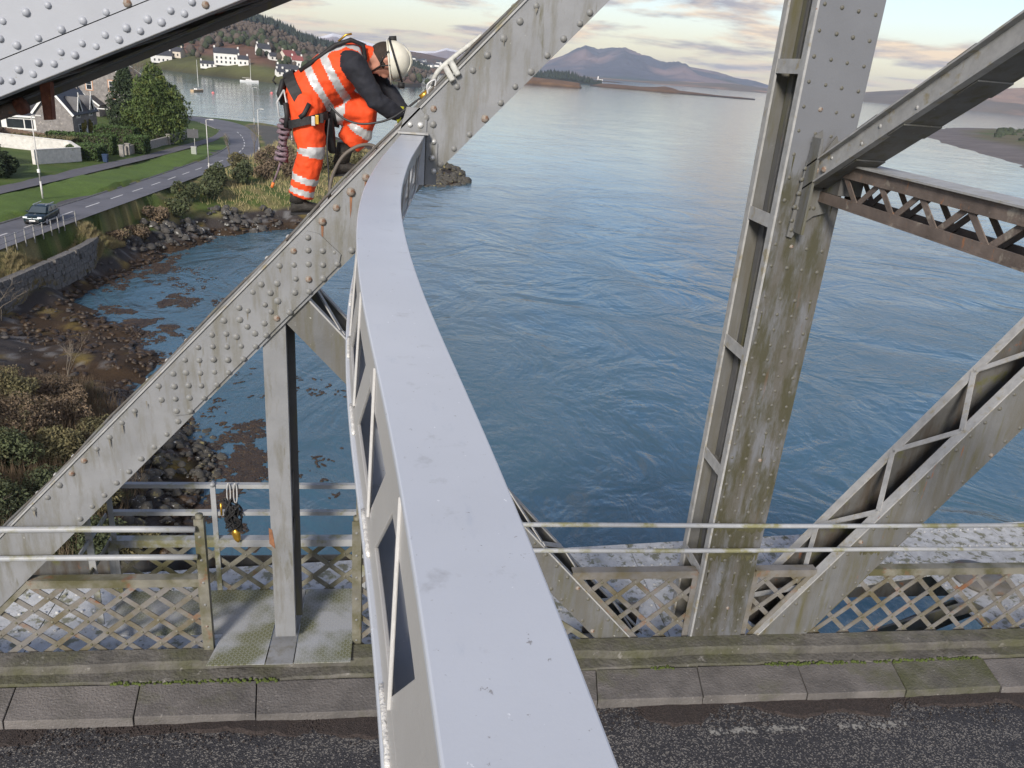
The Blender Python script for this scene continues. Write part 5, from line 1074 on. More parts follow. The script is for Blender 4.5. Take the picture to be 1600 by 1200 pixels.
def gable_house(t, x0, x1, y0, y1, z0, eave, ridge, axis, wall_m, roof_m, over=0.3, trim=True):
    """walls with gables, two roof slopes, bargeboards; ridge along axis 'x' or 'y'; heights above z0"""
    if axis == 'y':
        xm = (x0+x1)/2; prof_ = [(x0, 0), (x1, 0), (x1, eave), (xm, ridge), (x0, eave)]
        v = [(x, y0, z0+h_) for x, h_ in prof_] + [(x, y1, z0+h_) for x, h_ in prof_]
    else:
        ym = (y0+y1)/2; prof_ = [(y0, 0), (y1, 0), (y1, eave), (ym, ridge), (y0, eave)]
        v = [(x1, y, z0+h_) for y, h_ in prof_] + [(x0, y, z0+h_) for y, h_ in prof_]
    f = [(0,1,2,3,4), (9,8,7,6,5), (0,5,6,1), (1,6,7,2), (3,2,7,8), (4,3,8,9)]
    mesh('wall', v, [f[0], f[1], f[2], f[3], (0,4,9,5)], wall_m, t)
    half = ((x1-x0) if axis == 'y' else (y1-y0))/2; sl_ = (ridge-eave)/half; th = 0.14
    for sg in (-1, 1):
        c0 = (x0+x1)/2 if axis == 'y' else (y0+y1)/2; a0, a1 = (y0-over, y1+over) if axis == 'y' else (x0-over, x1+over)
        e_ = c0 + sg*(half+over); ez = z0+eave-over*sl_+0.02; rz_ = z0+ridge+0.02
        P_ = [(e_, a0, ez), (c0, a0, rz_), (c0, a1, rz_), (e_, a1, ez)]; P_ += [(p_[0], p_[1], p_[2]+th) for p_ in P_]
        if axis == 'x': P_ = [(p_[1], p_[0], p_[2]) for p_ in P_]
        mesh('roof_slope', P_, [(0,1,2,3),(7,6,5,4),(0,4,5,1),(1,5,6,2),(2,6,7,3),(3,7,4,0)], roof_m, t)
        if trim:
            for aa in (a0-0.04, a1+0.04):
                A_, B_ = ((e_, aa, ez+0.02), (c0, aa, rz_+0.02)) if axis == 'y' else ((aa, e_, ez+0.02), (aa, c0, rz_+0.02))
                MB().bar(A_, B_, 0.30, 0.06, (0,1,0) if axis == 'y' else (1,0,0)).build('bargeboard', HM['trim'], t)
def window(t, face, a_, z, w, h_, at, frame=HM['trim'], surround=None, sgn=-1):
    """face 'x' or 'y': window centred at a_ along the wall on the plane at; outward direction sgn"""
    def bx(w0, w1, z0_, z1_, d0, d1):
        lo, hi = sorted((at+sgn*d0, at+sgn*d1)); b = MB()
        return b.box(a_+w0, a_+w1, lo, hi, z0_, z1_) if face == 'y' else b.box(lo, hi, a_+w0, a_+w1, z0_, z1_)
    if surround: bx(-w/2-0.22, w/2+0.22, z-0.2, z+h_+0.22, 0.003, 0.04).build('surround', surround, t)
    fr = bx(-w/2, w/2, z, z+h_, 0.042, 0.09).build('window', frame, t)
    for (zl, zh) in ((z+0.09, z+h_/2-0.03), (z+h_/2+0.03, z+h_-0.09)):
        p_ = bx(-w/2+0.10, w/2-0.10, zl, zh, 0.092, 0.098).build('pane', HM['glass'], None); p_.parent = fr; p_.matrix_parent_inverse = Matrix.Identity(4)
def chimney(t, x, y, z, w=0.9, d=0.6, h_=1.6, m=None, pots=2):
    MB().box(x-w/2, x+w/2, y-d/2, y+d/2, z-1.2, z+h_).box(x-w/2-0.06, x+w/2+0.06, y-d/2-0.06, y+d/2+0.06, z+h_+0.002, z+h_+0.14).build('chimney', m or HM['stone'], t)
    for i in range(pots): MB().tube([(x-w/4+i*w/2, y, z+h_+0.14), (x-w/4+i*w/2, y, z+h_+0.6)], 0.13, 8).build('chimney_pot', HM['pot'], t, True)
B6 = WATER + 6.0
ct = thing('stone_cottage', 'grey stone cottage with white gable boards and pointed dormers', 'house', (-53, 139, B6))
gable_house(ct, -55.7, -50.3, 134.4, 144.6, B6-0.3, 4.5, 7.9, 'y', HM['stone'], HM['slate'])
chimney(ct, -53, 134.9, B6+7.5); chimney(ct, -53, 144.1, B6+7.5)
for y in (136.8, 142.0):
    MB().add([(-50.27, y-0.8, B6+3.4), (-50.27, y+0.8, B6+3.4), (-50.27, y+0.8, B6+4.6), (-50.27, y, B6+6.3), (-50.27, y-0.8, B6+4.6),
              (-52.4, y-0.8, B6+3.4), (-52.4, y+0.8, B6+3.4), (-52.4, y+0.8, B6+4.6), (-52.4, y, B6+6.3), (-52.4, y-0.8, B6+4.6)],
             [(0,1,2,3,4), (9,8,7,6,5), (1,6,7,2), (0,4,9,5)]).build('dormer', HM['render'], ct)
    for sg in (-1, 1): MB().bar((-51.2, y+sg*0.98, B6+4.45), (-51.2, y, B6+6.5), 2.4, 0.1, (0, sg*0.85, 0.5)).build('dormer_roof', HM['slate'], ct)
    for sg in (-1, 1): MB().bar((-49.95, y+sg*1.02, B6+4.36), (-49.95, y, B6+6.56), 0.28, 0.07, (1,0,0)).build('dormer_board', HM['trim'], ct)
    MB().tube([(-49.95, y, B6+6.4), (-49.95, y, B6+7.2)], 0.06, 6).build('finial', HM['trim'], ct)
    window(ct, 'x', y, B6+3.5, 0.8, 1.2, -50.27, sgn=1); window(ct, 'x', y, B6+0.9, 1.0, 1.6, -50.3, sgn=1)
MB().box(-50.28, -50.2, 138.9, 139.9, B6, B6+2.1).build('door', HM['trim'], ct)
for y in (138.9, 140.6): MB().bar((-51.55, y, B6+6.0), (-50.9, y, B6+5.2), 0.8, 0.08, (0.8,0,0.62)).build('skylight', HM['glass'], ct)
for i, y in enumerate((138.0, 140.9)):
    P_ = clump_points(900, 0.35, 0.75, 1.6, 300+i) + np.array([-50.0, y, B6+1.9]); leaf_mesh('climbing_plant', P_, 0.1, VEG['yellow'], ct, seed=i)
gable_house(ct, -64.0, -55.9, 140.5, 147.0, B6-0.3, 4.2, 7.2, 'x', HM['stone'], HM['slate'])
wx = thing('white_extension', 'long low white flat roofed extension with dark windows beside the cottage', 'house', (-60, 136, B6))
MB().box(-66.5, -55.85, 135.2, 140.3, B6-0.4, B6+1.25).build('base_wall', HM['stone'], wx); MB().box(-66.45, -55.9, 135.25, 140.3, B6+1.253, B6+3.1).build('wall', HM['render'], wx)
MB().box(-66.8, -55.8, 134.9, 140.4, B6+3.103, B6+3.35).build('roof', HM['trim'], wx); MB().flat([(-66.6,135.1),(-56.0,135.1),(-56.0,140.3),(-66.6,140.3)], B6+3.353, B6+3.40).build('roof_felt', HM['slate'], wx)
for (a_, w_) in ((-65.4,0.9),(-63.4,2.0),(-61.4,0.8),(-59.0,2.4),(-57.0,1.2)): MB().box(a_-w_/2, a_+w_/2, 135.19, 135.235, B6+1.5, B6+2.8).build('window_pane', HM['glass'], wx)
bh = thing('stone_villa', 'tall grey stone villa with orange window dressings behind the cottage', 'house', (-64, 190, B6))
gable_house(bh, -67.5, -57.5, 184, 196, B6-0.5, 8.2, 11.6, 'y', HM['stone'], HM['slate'])
gable_house(bh, -76.0, -67.6, 187, 195, B6-0.5, 7.8, 10.6, 'x', HM['stone'], HM['slate'])
for (a_, z_) in ((-60.3, 1.3), (-60.3, 4.9), (-64.8, 4.9), (-64.8, 1.3)): window(bh, 'y', a_, B6+z_, 1.15, 2.0, 184, surround=HM['sand'])
for (a_, z_) in ((-70.0, 4.6), (-73.5, 4.6)): window(bh, 'y', a_, B6+z_, 1.15, 1.8, 187, surround=HM['sand'])
chimney(bh, -62.5, 184.8, B6+11.2, 1.4, 0.8, 1.6, None, 3); chimney(bh, -62.5, 195, B6+11.2, 1.4, 0.8, 1.6, None, 3); chimney(bh, -75.2, 191, B6+10.2, 0.9, 1.4)
gable_house(bh, -66.0, -62.2, 180.6, 183.9, B6-0.5, 2.7, 4.2, 'y', HM['stone'], HM['slate'], 0.25)
hs = thing('slate_roofed_house', 'low slate roofed stone house seen between cottage and villa', 'house', (-75, 165, B6))
gable_house(hs, -82, -70, 158, 166, B6, 4.2, 8.0, 'x', HM['stone'], HM['slate']); chimney(hs, -81.3, 162, B6+7.6); chimney(hs, -70.7, 162, B6+7.6)
window(hs, 'y', -73, B6+1, 1.1, 1.7, 158); window(hs, 'y', -78, B6+1, 1.1, 1.7, 158)
PIPE = mat('white painted pipe', (0.62, 0.62, 0.60), 0.5, 0, 0.1, 3)
t = MB().tube([(-64.5, 176, B6+1.9), (-55.8, 175, B6+1.9), (-55.5, 174.9, B6-0.3)], 0.12, 6).tube([(-64.5, 176, B6+1.9), (-64.5, 176, B6-0.5)], 0.12, 6).build('white_gatepost_frame', PIPE); tag(t, 'white pipe frame standing on the lawn before the villa', 'frame')

# ------------------------------------------------------------------ street furniture
LAMP = mat('pale lamp column', (0.46, 0.45, 0.43), 0.6, 0.1, 0.15, 2, 0, None, [((0.28,0.24,0.18), 1.5, 0.55, 0.7, None)])
def lamp(x, y, h_, label):
    z0 = ground_z(x, y); t = thing('street_lamp', label, 'street lamp', (x, y, z0), 'street lamps along the village road')
    MB().tube([(x, y, z0-0.2), (x, y, z0+1.7)], 0.10, 8).build('base_column', LAMP, t, True)
    MB().tube([(x, y, z0+1.7), (x, y, z0+h_)], [0.075, 0.05], 8).build('column', LAMP, t, True)
    MB().tube([(x, y, z0+h_), (x+0.25, y, z0+h_+0.08), (x+0.75, y, z0+h_+0.10)], [0.04, 0.035, 0.03], 6).build('arm', LAMP, t, True)
    MB().box(x+0.45, x+1.0, y-0.1, y+0.1, z0+h_+0.03, z0+h_+0.15).build('lantern', LAMP, t); return t
lt = lamp(-37.4, 89.4, 8.2, 'street lamp on the grass verge beside the dark car'); MB().box(-37.5, -37.28, 89.2, 89.42, ground_z(-37.4, 89.4)+2.6, ground_z(-37.4, 89.4)+2.95).build('sensor_box', HM['trim'], lt)
lamp(-26.6, 116.8, 7.4, 'street lamp at the road edge above the gorse'); lamp(-24.2, 143.2, 7.8, 'street lamp at the outer edge of the bend'); lamp(-37.2, 214.5, 8.8, 'street lamp by the lay-by beyond the bend'); lamp(-22.5, 172, 8.0, 'street lamp beside the lay-by at the thicket')
t = thing('road_sign', 'dark backed road sign on a pole in the verge', 'sign', (-34.8, 143.7, ground_z(-34.8, 143.7))); z0 = t.location.z
MB().tube([(-34.8, 143.72, z0-0.2), (-34.8, 143.72, z0+3.6)], 0.05, 8).build('pole', LAMP, t, True); MB().box(-35.9, -34.1, 143.6, 143.64, z0+2.1, z0+3.5).build('panel', mat('grey sign back', (0.06,0.06,0.065), 0.6), t)
for zz in (2.4, 3.2): MB().box(-35.85, -34.15, 143.645, 143.67, z0+zz, z0+zz+0.06).build('stiffener', LAMP, t)
t = thing('utility_cabinet', 'small pale utility cabinet on the verge under the road sign', 'cabinet', (-33.6, 138, ground_z(-33.6, 138))); z0 = t.location.z
bevel(MB().box(-34.0, -33.2, 137.7, 138.2, z0-0.1, z0+1.1).build('body', mat('grey green cabinet', (0.28,0.30,0.26), 0.6), t), 0.03); MB().box(-34.05, -33.15, 137.66, 138.24, z0+1.103, z0+1.16).build('lid', LAMP, t)
t = thing('wheelie_bin', 'dark blue wheelie bin standing beside the bushy hedge', 'bin', (-40.4, 117.6, ground_z(-40.4, 117.6))); z0 = t.location.z; BLUE = mat('blue bin plastic', (0.015,0.035,0.085), 0.5)
MB().add([(-40.65,117.35,z0+0.05),(-40.15,117.35,z0+0.05),(-40.15,117.85,z0+0.05),(-40.65,117.85,z0+0.05),(-40.72,117.28,z0+1.0),(-40.08,117.28,z0+1.0),(-40.08,117.95,z0+1.0),(-40.72,117.95,z0+1.0)],[(0,3,2,1),(4,5,6,7),(0,1,5,4),(1,2,6,5),(2,3,7,6),(3,0,4,7)]).build('body', BLUE, t)
MB().box(-40.74,-40.06,117.25,117.98,z0+1.003,z0+1.09).build('lid', BLUE, t)
for x in (-40.6,-40.2): MB().tube([(x-0.03,117.9,z0+0.1),(x+0.03,117.9,z0+0.1)],0.1,10).build('wheel', M['cable'], t)
rt_ = thing('roadside_railing', 'low grey post and rail fence along the road above the sea wall', 'fence', (-31.8, 72, ground_z(-31.8, 72)))
RP = resample([(-33.4, 54), (-32.3, 66), (-31.9, 71), (-31.4, 78), (-31.0, 80.5)], 19)
GREY = mat('galvanised railing', (0.24, 0.235, 0.225), 0.5, 0.2, 0.2, 4)
for x, y in RP: z_ = float(road_h(y)) + WATER; MB().box(x-0.04, x+0.04, y-0.04, y+0.04, z_-0.5, z_+1.0).build('post', GREY, rt_)
for zz in (0.5, 0.95): MB().tube([(x+0.06, y, float(road_h(y)) + WATER + zz) for x, y in RP], 0.03, 6).build('rail', GREY, rt_)

# ------------------------------------------------------------------ the car
PAINT = mat('dark petrol car paint', (0.016, 0.030, 0.036), 0.22, 0.35, 0.1, 2); GLS = mat('car glass', (0.05, 0.065, 0.075), 0.05, 0, 0.1, 1); TRIM = mat('black car trim', (0.012, 0.012, 0.013), 0.6); TYRE = mat('tyre rubber', (0.015,0.015,0.016), 0.85); RIM = mat('silver alloy', (0.55,0.55,0.56), 0.3, 0.7, 0.1, 3); LGT = mat('headlight glass', (0.75,0.78,0.8), 0.1, 0.2, 0.1, 3)
def build_car(x, y, z):
    """front faces -y"""
    t = thing('car', 'dark sport utility car driving on the village road', 'car', (x, y, z))
    # body: lengthwise stations (y, half width, z bottom, z belt)
    st = [(-2.14,0.66,0.42,0.66),(-2.06,0.80,0.30,0.80),(-1.75,0.89,0.26,0.93),(-1.0,0.915,0.24,1.00),(0.0,0.92,0.24,1.03),(1.0,0.92,0.24,1.06),(1.7,0.90,0.27,1.08),(2.02,0.84,0.34,1.06),(2.12,0.74,0.48,0.98)]
    v = []; n = 10
    for (yy, hw, zb, zt) in st:
        for (u, w) in ((-0.9,0.0),(-1.0,0.18),(-1.0,0.62),(-0.96,0.88),(-0.86,1.0),(0.86,1.0),(0.96,0.88),(1.0,0.62),(1.0,0.18),(0.9,0.0)): v.append((x+u*hw, y+yy, z+zb+w*(zt-zb)))
    f = [(j*n+i, j*n+(i+1) % n, (j+1)*n+(i+1) % n, (j+1)*n+i) for j in range(len(st)-1) for i in range(n)] + [tuple(range(n-1,-1,-1)), tuple(len(v)-n+i for i in range(n))]
    f = [q_[::-1] for q_ in f]
    o = mesh('body', v, f, PAINT, t, True); ss = o.modifiers.new('s', 'SUBSURF'); ss.levels = 1; ss.render_levels = 2
    # cabin
    cs = [(-1.02,0.80,1.00,1.02),(-0.30,0.74,1.02,1.52),(0.35,0.72,1.04,1.61),(1.2,0.70,1.05,1.57),(1.75,0.70,1.06,1.42),(2.02,0.74,1.05,1.08)]
    v = []
    for (yy, hw, zb, zt) in cs:
        for (u, w) in ((-1.12,0.0),(-1.0,0.80),(-0.86,1.0),(0.86,1.0),(1.0,0.80),(1.12,0.0)): v.append((x+u*hw, y+yy, z+zb+w*(zt-zb)))
    f = [(j*6+i, (j+1)*6+i, (j+1)*6+(i+1), j*6+i+1) for j in range(len(cs)-1) for i in range(5)]
    o = mesh('cabin', v, f, PAINT, t, True); ss = o.modifiers.new('s', 'SUBSURF'); ss.levels = 1; ss.render_levels = 2
    def quad(nm, P_, m): 
        b = MB(); b.add([(x+a_, y+b_, z+c_) for a_, b_, c_ in P_], [(0,1,2,3)]); return b.build(nm, m, t)
    quad('windscreen', [(-0.76,-1.0,1.045),(0.76,-1.0,1.045),(0.63,-0.36,1.50),(-0.63,-0.36,1.50)], GLS)
    quad('rear_window', [(0.66,2.0,1.12),(-0.66,2.0,1.12),(-0.58,1.80,1.42),(0.58,1.80,1.42)], GLS)
    for sg in (-1, 1):
        for (ya, yb, yc, yd) in ((-0.68,0.30,0.30,-0.16),(0.38,1.20,1.16,0.38),(1.28,1.78,1.56,1.24)):
            quad('side_window', [(sg*0.87,ya,1.08),(sg*0.86,yb,1.09),(sg*0.745,yc,1.49),(sg*0.745,yd,1.48)][::sg], GLS)
        MB().box(x+sg*0.92-0.10, x+sg*0.92+0.10, y-0.80, y-0.62, z+1.02, z+1.16).build('mirror', PAINT, t)
        MB().box(x+sg*0.62-0.18, x+sg*0.62+0.18, y-2.10, y-1.96, z+0.70, z+0.84).build('headlight', LGT, t)
        MB().box(x+sg*0.70-0.08, x+sg*0.70+0.08, y+2.02, y+2.12, z+0.78, z+0.98).build('tail_light', mat('tail light red', (0.3,0.02,0.02), 0.2), t)
        MB().box(x+sg*0.56-0.03, x+sg*0.56+0.03, y-0.2, y+1.6, z+1.60, z+1.66).build('roof_rail', RIM, t)
        for yy in (-1.33, 1.33):
            w_ = thing_part = MB().tube([(x+sg*0.74, y+yy, z+0.34), (x+sg*0.935, y+yy, z+0.34)], 0.34, 20).build('wheel', TYRE, t)
            r_ = MB().tube([(x+sg*0.937, y+yy, z+0.34), (x+sg*0.945, y+yy, z+0.34)], 0.235, 14).build('rim', RIM, None); r_.parent = w_; r_.matrix_parent_inverse = Matrix.Identity(4)
        MB().box(x+sg*0.93-0.01, x+sg*0.93+0.012, y-0.95, y+0.95, z+0.30, z+0.40).build('sill_trim', RIM, t)
    MB().box(x-0.55, x+0.55, y-2.165, y-2.10, z+0.36, z+0.58).build('grille', TRIM, t); MB().box(x-0.26, x+0.26, y-2.18, y-2.168, z+0.44, z+0.55).build('number_plate', HM['trim'], t)
    MB().tube([(x, y-2.155, z+0.70), (x, y-2.13, z+0.70)], 0.06, 10).build('badge', RIM, t)
    return t
car_t = build_car(-33.6, 79.6, float(road_h(79.6)) + WATER + 0.005)
# ================================================================== far bank, islands, mountains
def far_land(name, prof_, r0_, r1_, rp, ground_fn, m, daz=0.12, nr=40, noise_amp=0.12, nscale=200, seed=0, base=-3.0, az_pad=1.0, shape=1.0, sharp=False):
    """ridge of land whose skyline follows prof_ [(azimuth deg, tan elevation)], between the distances r0_ and r1_ with its crest at rp"""
    az = np.arange(prof_[0][0], prof_[-1][0] + 1e-6, daz); te = np.interp(az, [p_[0] for p_ in prof_], [p_[1] for p_ in prof_])
    rr_ = np.r_[np.linspace(0, 1, nr)**0.9, 1 + np.linspace(0, 1, nr//3)[1:]]
    if callable(r0_): ra = np.array([r0_(a_) for a_ in az])
    else: ra = np.full(len(az), float(r0_))
    R_ = np.where(rr_[None,:] <= 1, ra[:,None] + (rp - ra[:,None])*np.minimum(rr_, 1)[None,:], rp + (r1_-rp)*(rr_[None,:]-1))
    A_ = np.radians(az)[:,None]; X_ = R_*np.sin(A_); Y_ = R_*np.cos(A_)
    crest = rp*te - WATER                       # height above water of the crest
    s_ = np.where(rr_ <= 1, np.minimum(rr_, 1)**shape, np.clip(1-(rr_-1), 0, 1))[None,:]
    n_ = vnoise(X_ + 20000, Y_ + 20000, nscale, seed, 5) - 0.5
    if sharp: n_ = 0.5 - np.abs(n_)*2.2
    Hh = crest[:,None]*s_*(1 + n_*noise_amp*np.sin(np.clip(s_, 0, 1)*math.pi)*3) + base*(1-np.clip(s_*12, 0, 1))
    Hh = np.maximum(Hh, base)
    col_ = ground_fn(X_, Y_, Hh, np.broadcast_to(s_, Hh.shape), np.broadcast_to(np.degrees(A_), Hh.shape))
    o = grid_mesh(name, X_, Y_, Hh + WATER, col_, m); return X_, Y_, Hh
fm = bpy.data.materials.new('distant land'); fm.use_nodes = True; ground_mat(fm, 0.05, 1.5, 0.35)
fm2 = bpy.data.materials.new('mountain ground'); fm2.use_nodes = True; ground_mat(fm2, 0.006, 18.0, 0.35)
def C3(*c_): return np.array(c_)
def blend(base_c, c_, t_): return base_c*(1-t_[...,None]) + c_*t_[...,None]

FARHILL = [(-40, 0.030), (-30, 0.036), (-21.4, 0.0374), (-17.54, 0.0245), (-14.39, 0.0200), (-13.27, 0.0200), (-12.14, 0.0215), (-10.23, 0.026), (-9.07, 0.0245), (-7.91, 0.0177), (-6.72, 0.0102), (-5.52, 0.0052), (-3.46, -0.0001), (-1.37, -0.0041), (0.33, -0.0085), (1.2, -0.0120)]
def bank_r0(a_): return float(np.interp(a_, [-40, -20, -17.8, -14.6, -12.3, -9.6, -7.6, -4, 1.2], [900, 780, 741, 657, 610, 577, 552, 560, 700]))
def bank_col(X_, Y_, Hh, s_, A_):
    n1_, n2_ = vnoise(X_+9000, Y_+9000, 60, 3, 4), vnoise(X_+9000, Y_+9000, 18, 4, 4)
    c_ = np.broadcast_to(C3(0.075, 0.078, 0.028), Hh.shape+(3,)).copy()
    c_ = blend(c_, C3(0.125, 0.066, 0.042), np.clip((s_ + (n1_-0.5)*0.35 - 0.20)/0.06, 0, 1))          # bracken
    c_ = blend(c_, C3(0.070, 0.058, 0.045), np.clip((s_ + (n1_-0.5)*0.25 - 0.40)/0.06, 0, 1))          # bare wood floor
    c_ = blend(c_, C3(0.22, 0.135, 0.082), np.clip((s_ + (n1_-0.5)*0.15 - 0.62)/0.05, 0, 1))           # pale moor
    c_ = blend(c_, C3(0.022, 0.030, 0.020), np.clip((s_ + (n1_-0.5)*0.06 - 0.84)/0.03, 0, 1))          # plantation
    c_ = blend(c_, C3(0.030, 0.024, 0.018), np.clip((2.2-Hh)/1.0, 0, 1))                               # weedy shore
    return c_*(0.75+0.5*n2_)[...,None]
BX, BY, BH = far_land('far_bank', FARHILL, bank_r0, 2400, 1500, bank_col, fm, 0.14, 60, 0.10, 260, 21, -3, shape=0.66)
def bank_at(x, y):
    a_ = math.degrees(math.atan2(x, y)); i = int(np.clip((a_ - FARHILL[0][0])/0.14, 0, BX.shape[0]-1)); j = int(np.argmin(np.abs(np.hypot(BX[i], BY[i]) - math.hypot(x, y)))); return float(BH[i, j])
# woods: trees that read as one mass
def wood(name, label, n, test, m, conif, seed, hmin=7, hmax=13):
    r_ = np.random.default_rng(seed); V = []; F = []; made = 0; tries = 0
    while made < n and tries < n*60:
        tries += 1; i = r_.integers(0, BX.shape[0]); j = r_.integers(0, 60); s_ = j/59.0
        a_ = FARHILL[0][0] + 0.14*i
        if a_ < -24 or not test(a_, s_, BX[i, j], BY[i, j]): continue
        x, y = BX[i, j] + r_.normal(0, 6), BY[i, j] + r_.normal(0, 8); z = BH[i, j] + WATER - 0.5; h_ = r_.uniform(hmin, hmax); b0 = len(V); w_ = h_*(0.2 if conif else 0.42)
        if conif:
            for k_ in range(6): V.append((x+w_*math.cos(k_*1.047)*r_.uniform(.8,1.2), y+w_*math.sin(k_*1.047), z+h_*0.12))
            V.append((x, y, z+h_)); F += [(b0+k_, b0+(k_+1) % 6, b0+6) for k_ in range(6)]
        else:
            for lv, (q_, hh) in enumerate(((0.55, 0.25), (1.0, 0.55), (0.62, 0.85))):
                for k_ in range(6): q2 = q_*r_.uniform(0.75, 1.2); V.append((x+w_*q2*math.cos(k_*1.047), y+w_*q2*math.sin(k_*1.047), z+h_*hh*r_.uniform(.92,1.08)))
            V.append((x, y, z+h_))
            for lv in range(2):
                for k_ in range(6):
                    p0, p1, p2, p3 = b0+lv*6+k_, b0+lv*6+(k_+1) % 6, b0+(lv+1)*6+(k_+1) % 6, b0+(lv+1)*6+k_; F += [(p0, p1, p2), (p0, p2, p3)]
            F += [(b0+12+k_, b0+12+(k_+1) % 6, b0+18) for k_ in range(6)]
        made += 1
    o = npmesh(name, V, F, m); tag(o, label, None, None, 'stuff'); return o
FWD = mat('far bare woodland', (0.075, 0.058, 0.046), 0.9, 0, 0.35, 0.06); FEV = mat('far evergreens', (0.030, 0.040, 0.018), 0.9, 0, 0.4, 0.05); FPL = mat('far plantation spruce', (0.017, 0.026, 0.019), 0.9, 0, 0.3, 0.05)
wood('bare_woodland', 'brown leafless woodland across the middle of the far hill', 1300, lambda a_, s_, x, y: 0.34 < s_ < 0.58 and vnoise(np.array([[x+9000.]]), np.array([[y+9000.]]), 90, 71, 2)[0,0] > 0.47, FWD, False, 61, 4, 8)
wood('shore_trees', 'mixed trees and gardens between the far houses', 260, lambda a_, s_, x, y: 0.035 < s_ < 0.30 and not (-12.6 < a_ < -9.6 and s_ < 0.12), FEV, False, 62, 5, 10)
wood('garden_trees', 'brown trees between the far houses', 260, lambda a_, s_, x, y: 0.05 < s_ < 0.34 and not (-12.6 < a_ < -9.6 and s_ < 0.12), FWD, False, 63, 5, 10)
wood('spruce_plantation', 'dark spruce plantation along the top of the far hill', 3200, lambda a_, s_, x, y: s_ > 0.86, FPL, True, 64, 9, 15)

def far_house(label, a_, r_, w, d, eave, ridge, rot, wall, roof, name='shore_house', wins=True, z=None):
    x, y = r_*math.sin(math.radians(a_)), r_*math.cos(math.radians(a_)); z0 = (bank_at(x, y) if z is None else z) + WATER - 0.6
    t = thing(name, label, 'house', (0, 0, 0), 'houses on the far shore')
    gable_house(t, -w/2, w/2, -d/2, d/2, 0, eave+0.6, ridge+0.6, 'x', wall, roof, 0.3, False)
    if wins:
        for k_ in range(max(2, int(w/3.2))):
            for zz in ((1.5, 4.3) if eave > 5 else (1.5,)):
                MB().box(-w/2+1.2+k_*3.0, -w/2+2.3+k_*3.0, -d/2-0.06, -d/2-0.01, zz, zz+1.5).build('window', HM['glass'], t)
    for sx in (-1, 1): MB().box(sx*(w/2-0.6)-0.5, sx*(w/2-0.6)+0.5, -0.4, 0.4, ridge-0.4, ridge+1.8).build('chimney', wall, t)
    t.location = (x, y, z0); t.rotation_euler = (0, 0, rot); return t
fh = far_house('large white house with small windows on the far shore lawn', -11.35, 640, 17, 9, 7.5, 11.0, 0.25, HM['render'], HM['slate'])
far_house('low white wing beside the large white house', -12.45, 640, 11, 6, 2.8, 4.6, 0.2, HM['render'], HM['slate'])
far_house('small white annex right of the large white house', -10.35, 632, 7, 7, 4.0, 6.5, 0.2, HM['render'], HM['slate'])
far_house('white cottage with steep roof above the far shore', -9.1, 690, 10, 7, 4.5, 8.0, 0.5, HM['render'], HM['slate'])
far_house('cream house with red roof on the far hillside', -7.55, 660, 11, 9, 5.2, 9.5, 0.8, HM['cream'], HM['red'])
far_house('white house beside the red roofed house', -7.0, 655, 8, 7, 4.5, 7.5, 0.3, HM['render'], HM['red'])
far_house('white bungalow below the woodland', -8.25, 668, 12, 7, 3.0, 5.5, 0.4, HM['render'], HM['slate'])
far_house('dark roofed bungalow near the far beach', -7.6, 590, 14, 7, 2.8, 5.5, 0.2, HM['render'], HM['slate'])
far_house('white boathouse near the far beach', -8.1, 585, 5, 6, 2.6, 4.6, 0.4, HM['render'], HM['slate'])
far_house('pale house among trees over the villa roof', -15.2, 700, 14, 8, 5, 8.5, 0.4, HM['render'], HM['slate'])
far_house('second pale house among trees over the villa roof', -14.3, 705, 10, 8, 4, 7.0, -0.2, HM['cream'], HM['slate'])

# town and its hill
def town_col(X_, Y_, Hh, s_, A_):
    n1_ = vnoise(X_+9000, Y_+9000, 70, 5, 4); c_ = np.broadcast_to(C3(0.10, 0.062, 0.045), Hh.shape+(3,)).copy()
    c_ = blend(c_, C3(0.045, 0.05, 0.028), np.clip((0.5-s_+(n1_-0.5))/0.2, 0, 1)); return blend(c_, C3(0.10, 0.075, 0.035), np.clip((3.5-Hh)/1.5, 0, 1))
TOWN = [(-6.0,-0.004),(-3.05,0.0005),(-0.96,0.0068),(0.31,0.0078),(1.16,0.0069),(2.88,0.0030),(4.18,0.0006),(5.49,-0.0026),(7.24,-0.0052),(8.55,-0.0070),(10,-0.0092)]
TX, TY_, TH = far_land('town_hill', TOWN, 2050, 3400, 2800, town_col, fm, 0.12, 40, 0.1, 300, 31, -2)
rt9 = random.Random(77)
for i in range(46):
    a_ = rt9.uniform(-2.2, 4.9); s_ = rt9.uniform(0.10, 0.42); i0 = int((a_-TOWN[0][0])/0.12); j0 = int(s_*39)
    x, y, z_ = TX[i0, j0], TY_[i0, j0], TH[i0, j0] + WATER
    t = thing('town_house', 'tiny white house in the distant town beyond the loch', 'house', (0, 0, 0), 'white houses of the distant town')
    w = rt9.uniform(10, 20); gable_house(t, -w/2, w/2, -5, 5, -1, 6, 10, 'x', HM['render'], HM['slate'], 0.3, False); t.location = (x, y, z_); t.rotation_euler = (0, 0, rt9.uniform(-0.6, 0.6))
def spit_col(X_, Y_, Hh, s_, A_):
    n1_ = vnoise(X_+9000, Y_+9000, 25, 6, 4); c_ = np.broadcast_to(C3(0.115, 0.068, 0.038), Hh.shape+(3,)).copy()*(0.7+0.6*n1_)[...,None]; return blend(c_, C3(0.030, 0.022, 0.016), np.clip((2.2-Hh)/1.2, 0, 1))
far_land('low_spit', [(-3.5,-0.0140),(-2,-0.0090),(2.0,-0.0084),(5.0,-0.0105),(6.2,-0.0145)], 1500, 1720, 1600, spit_col, fm, 0.1, 12, 0.2, 60, 32, -1.5)
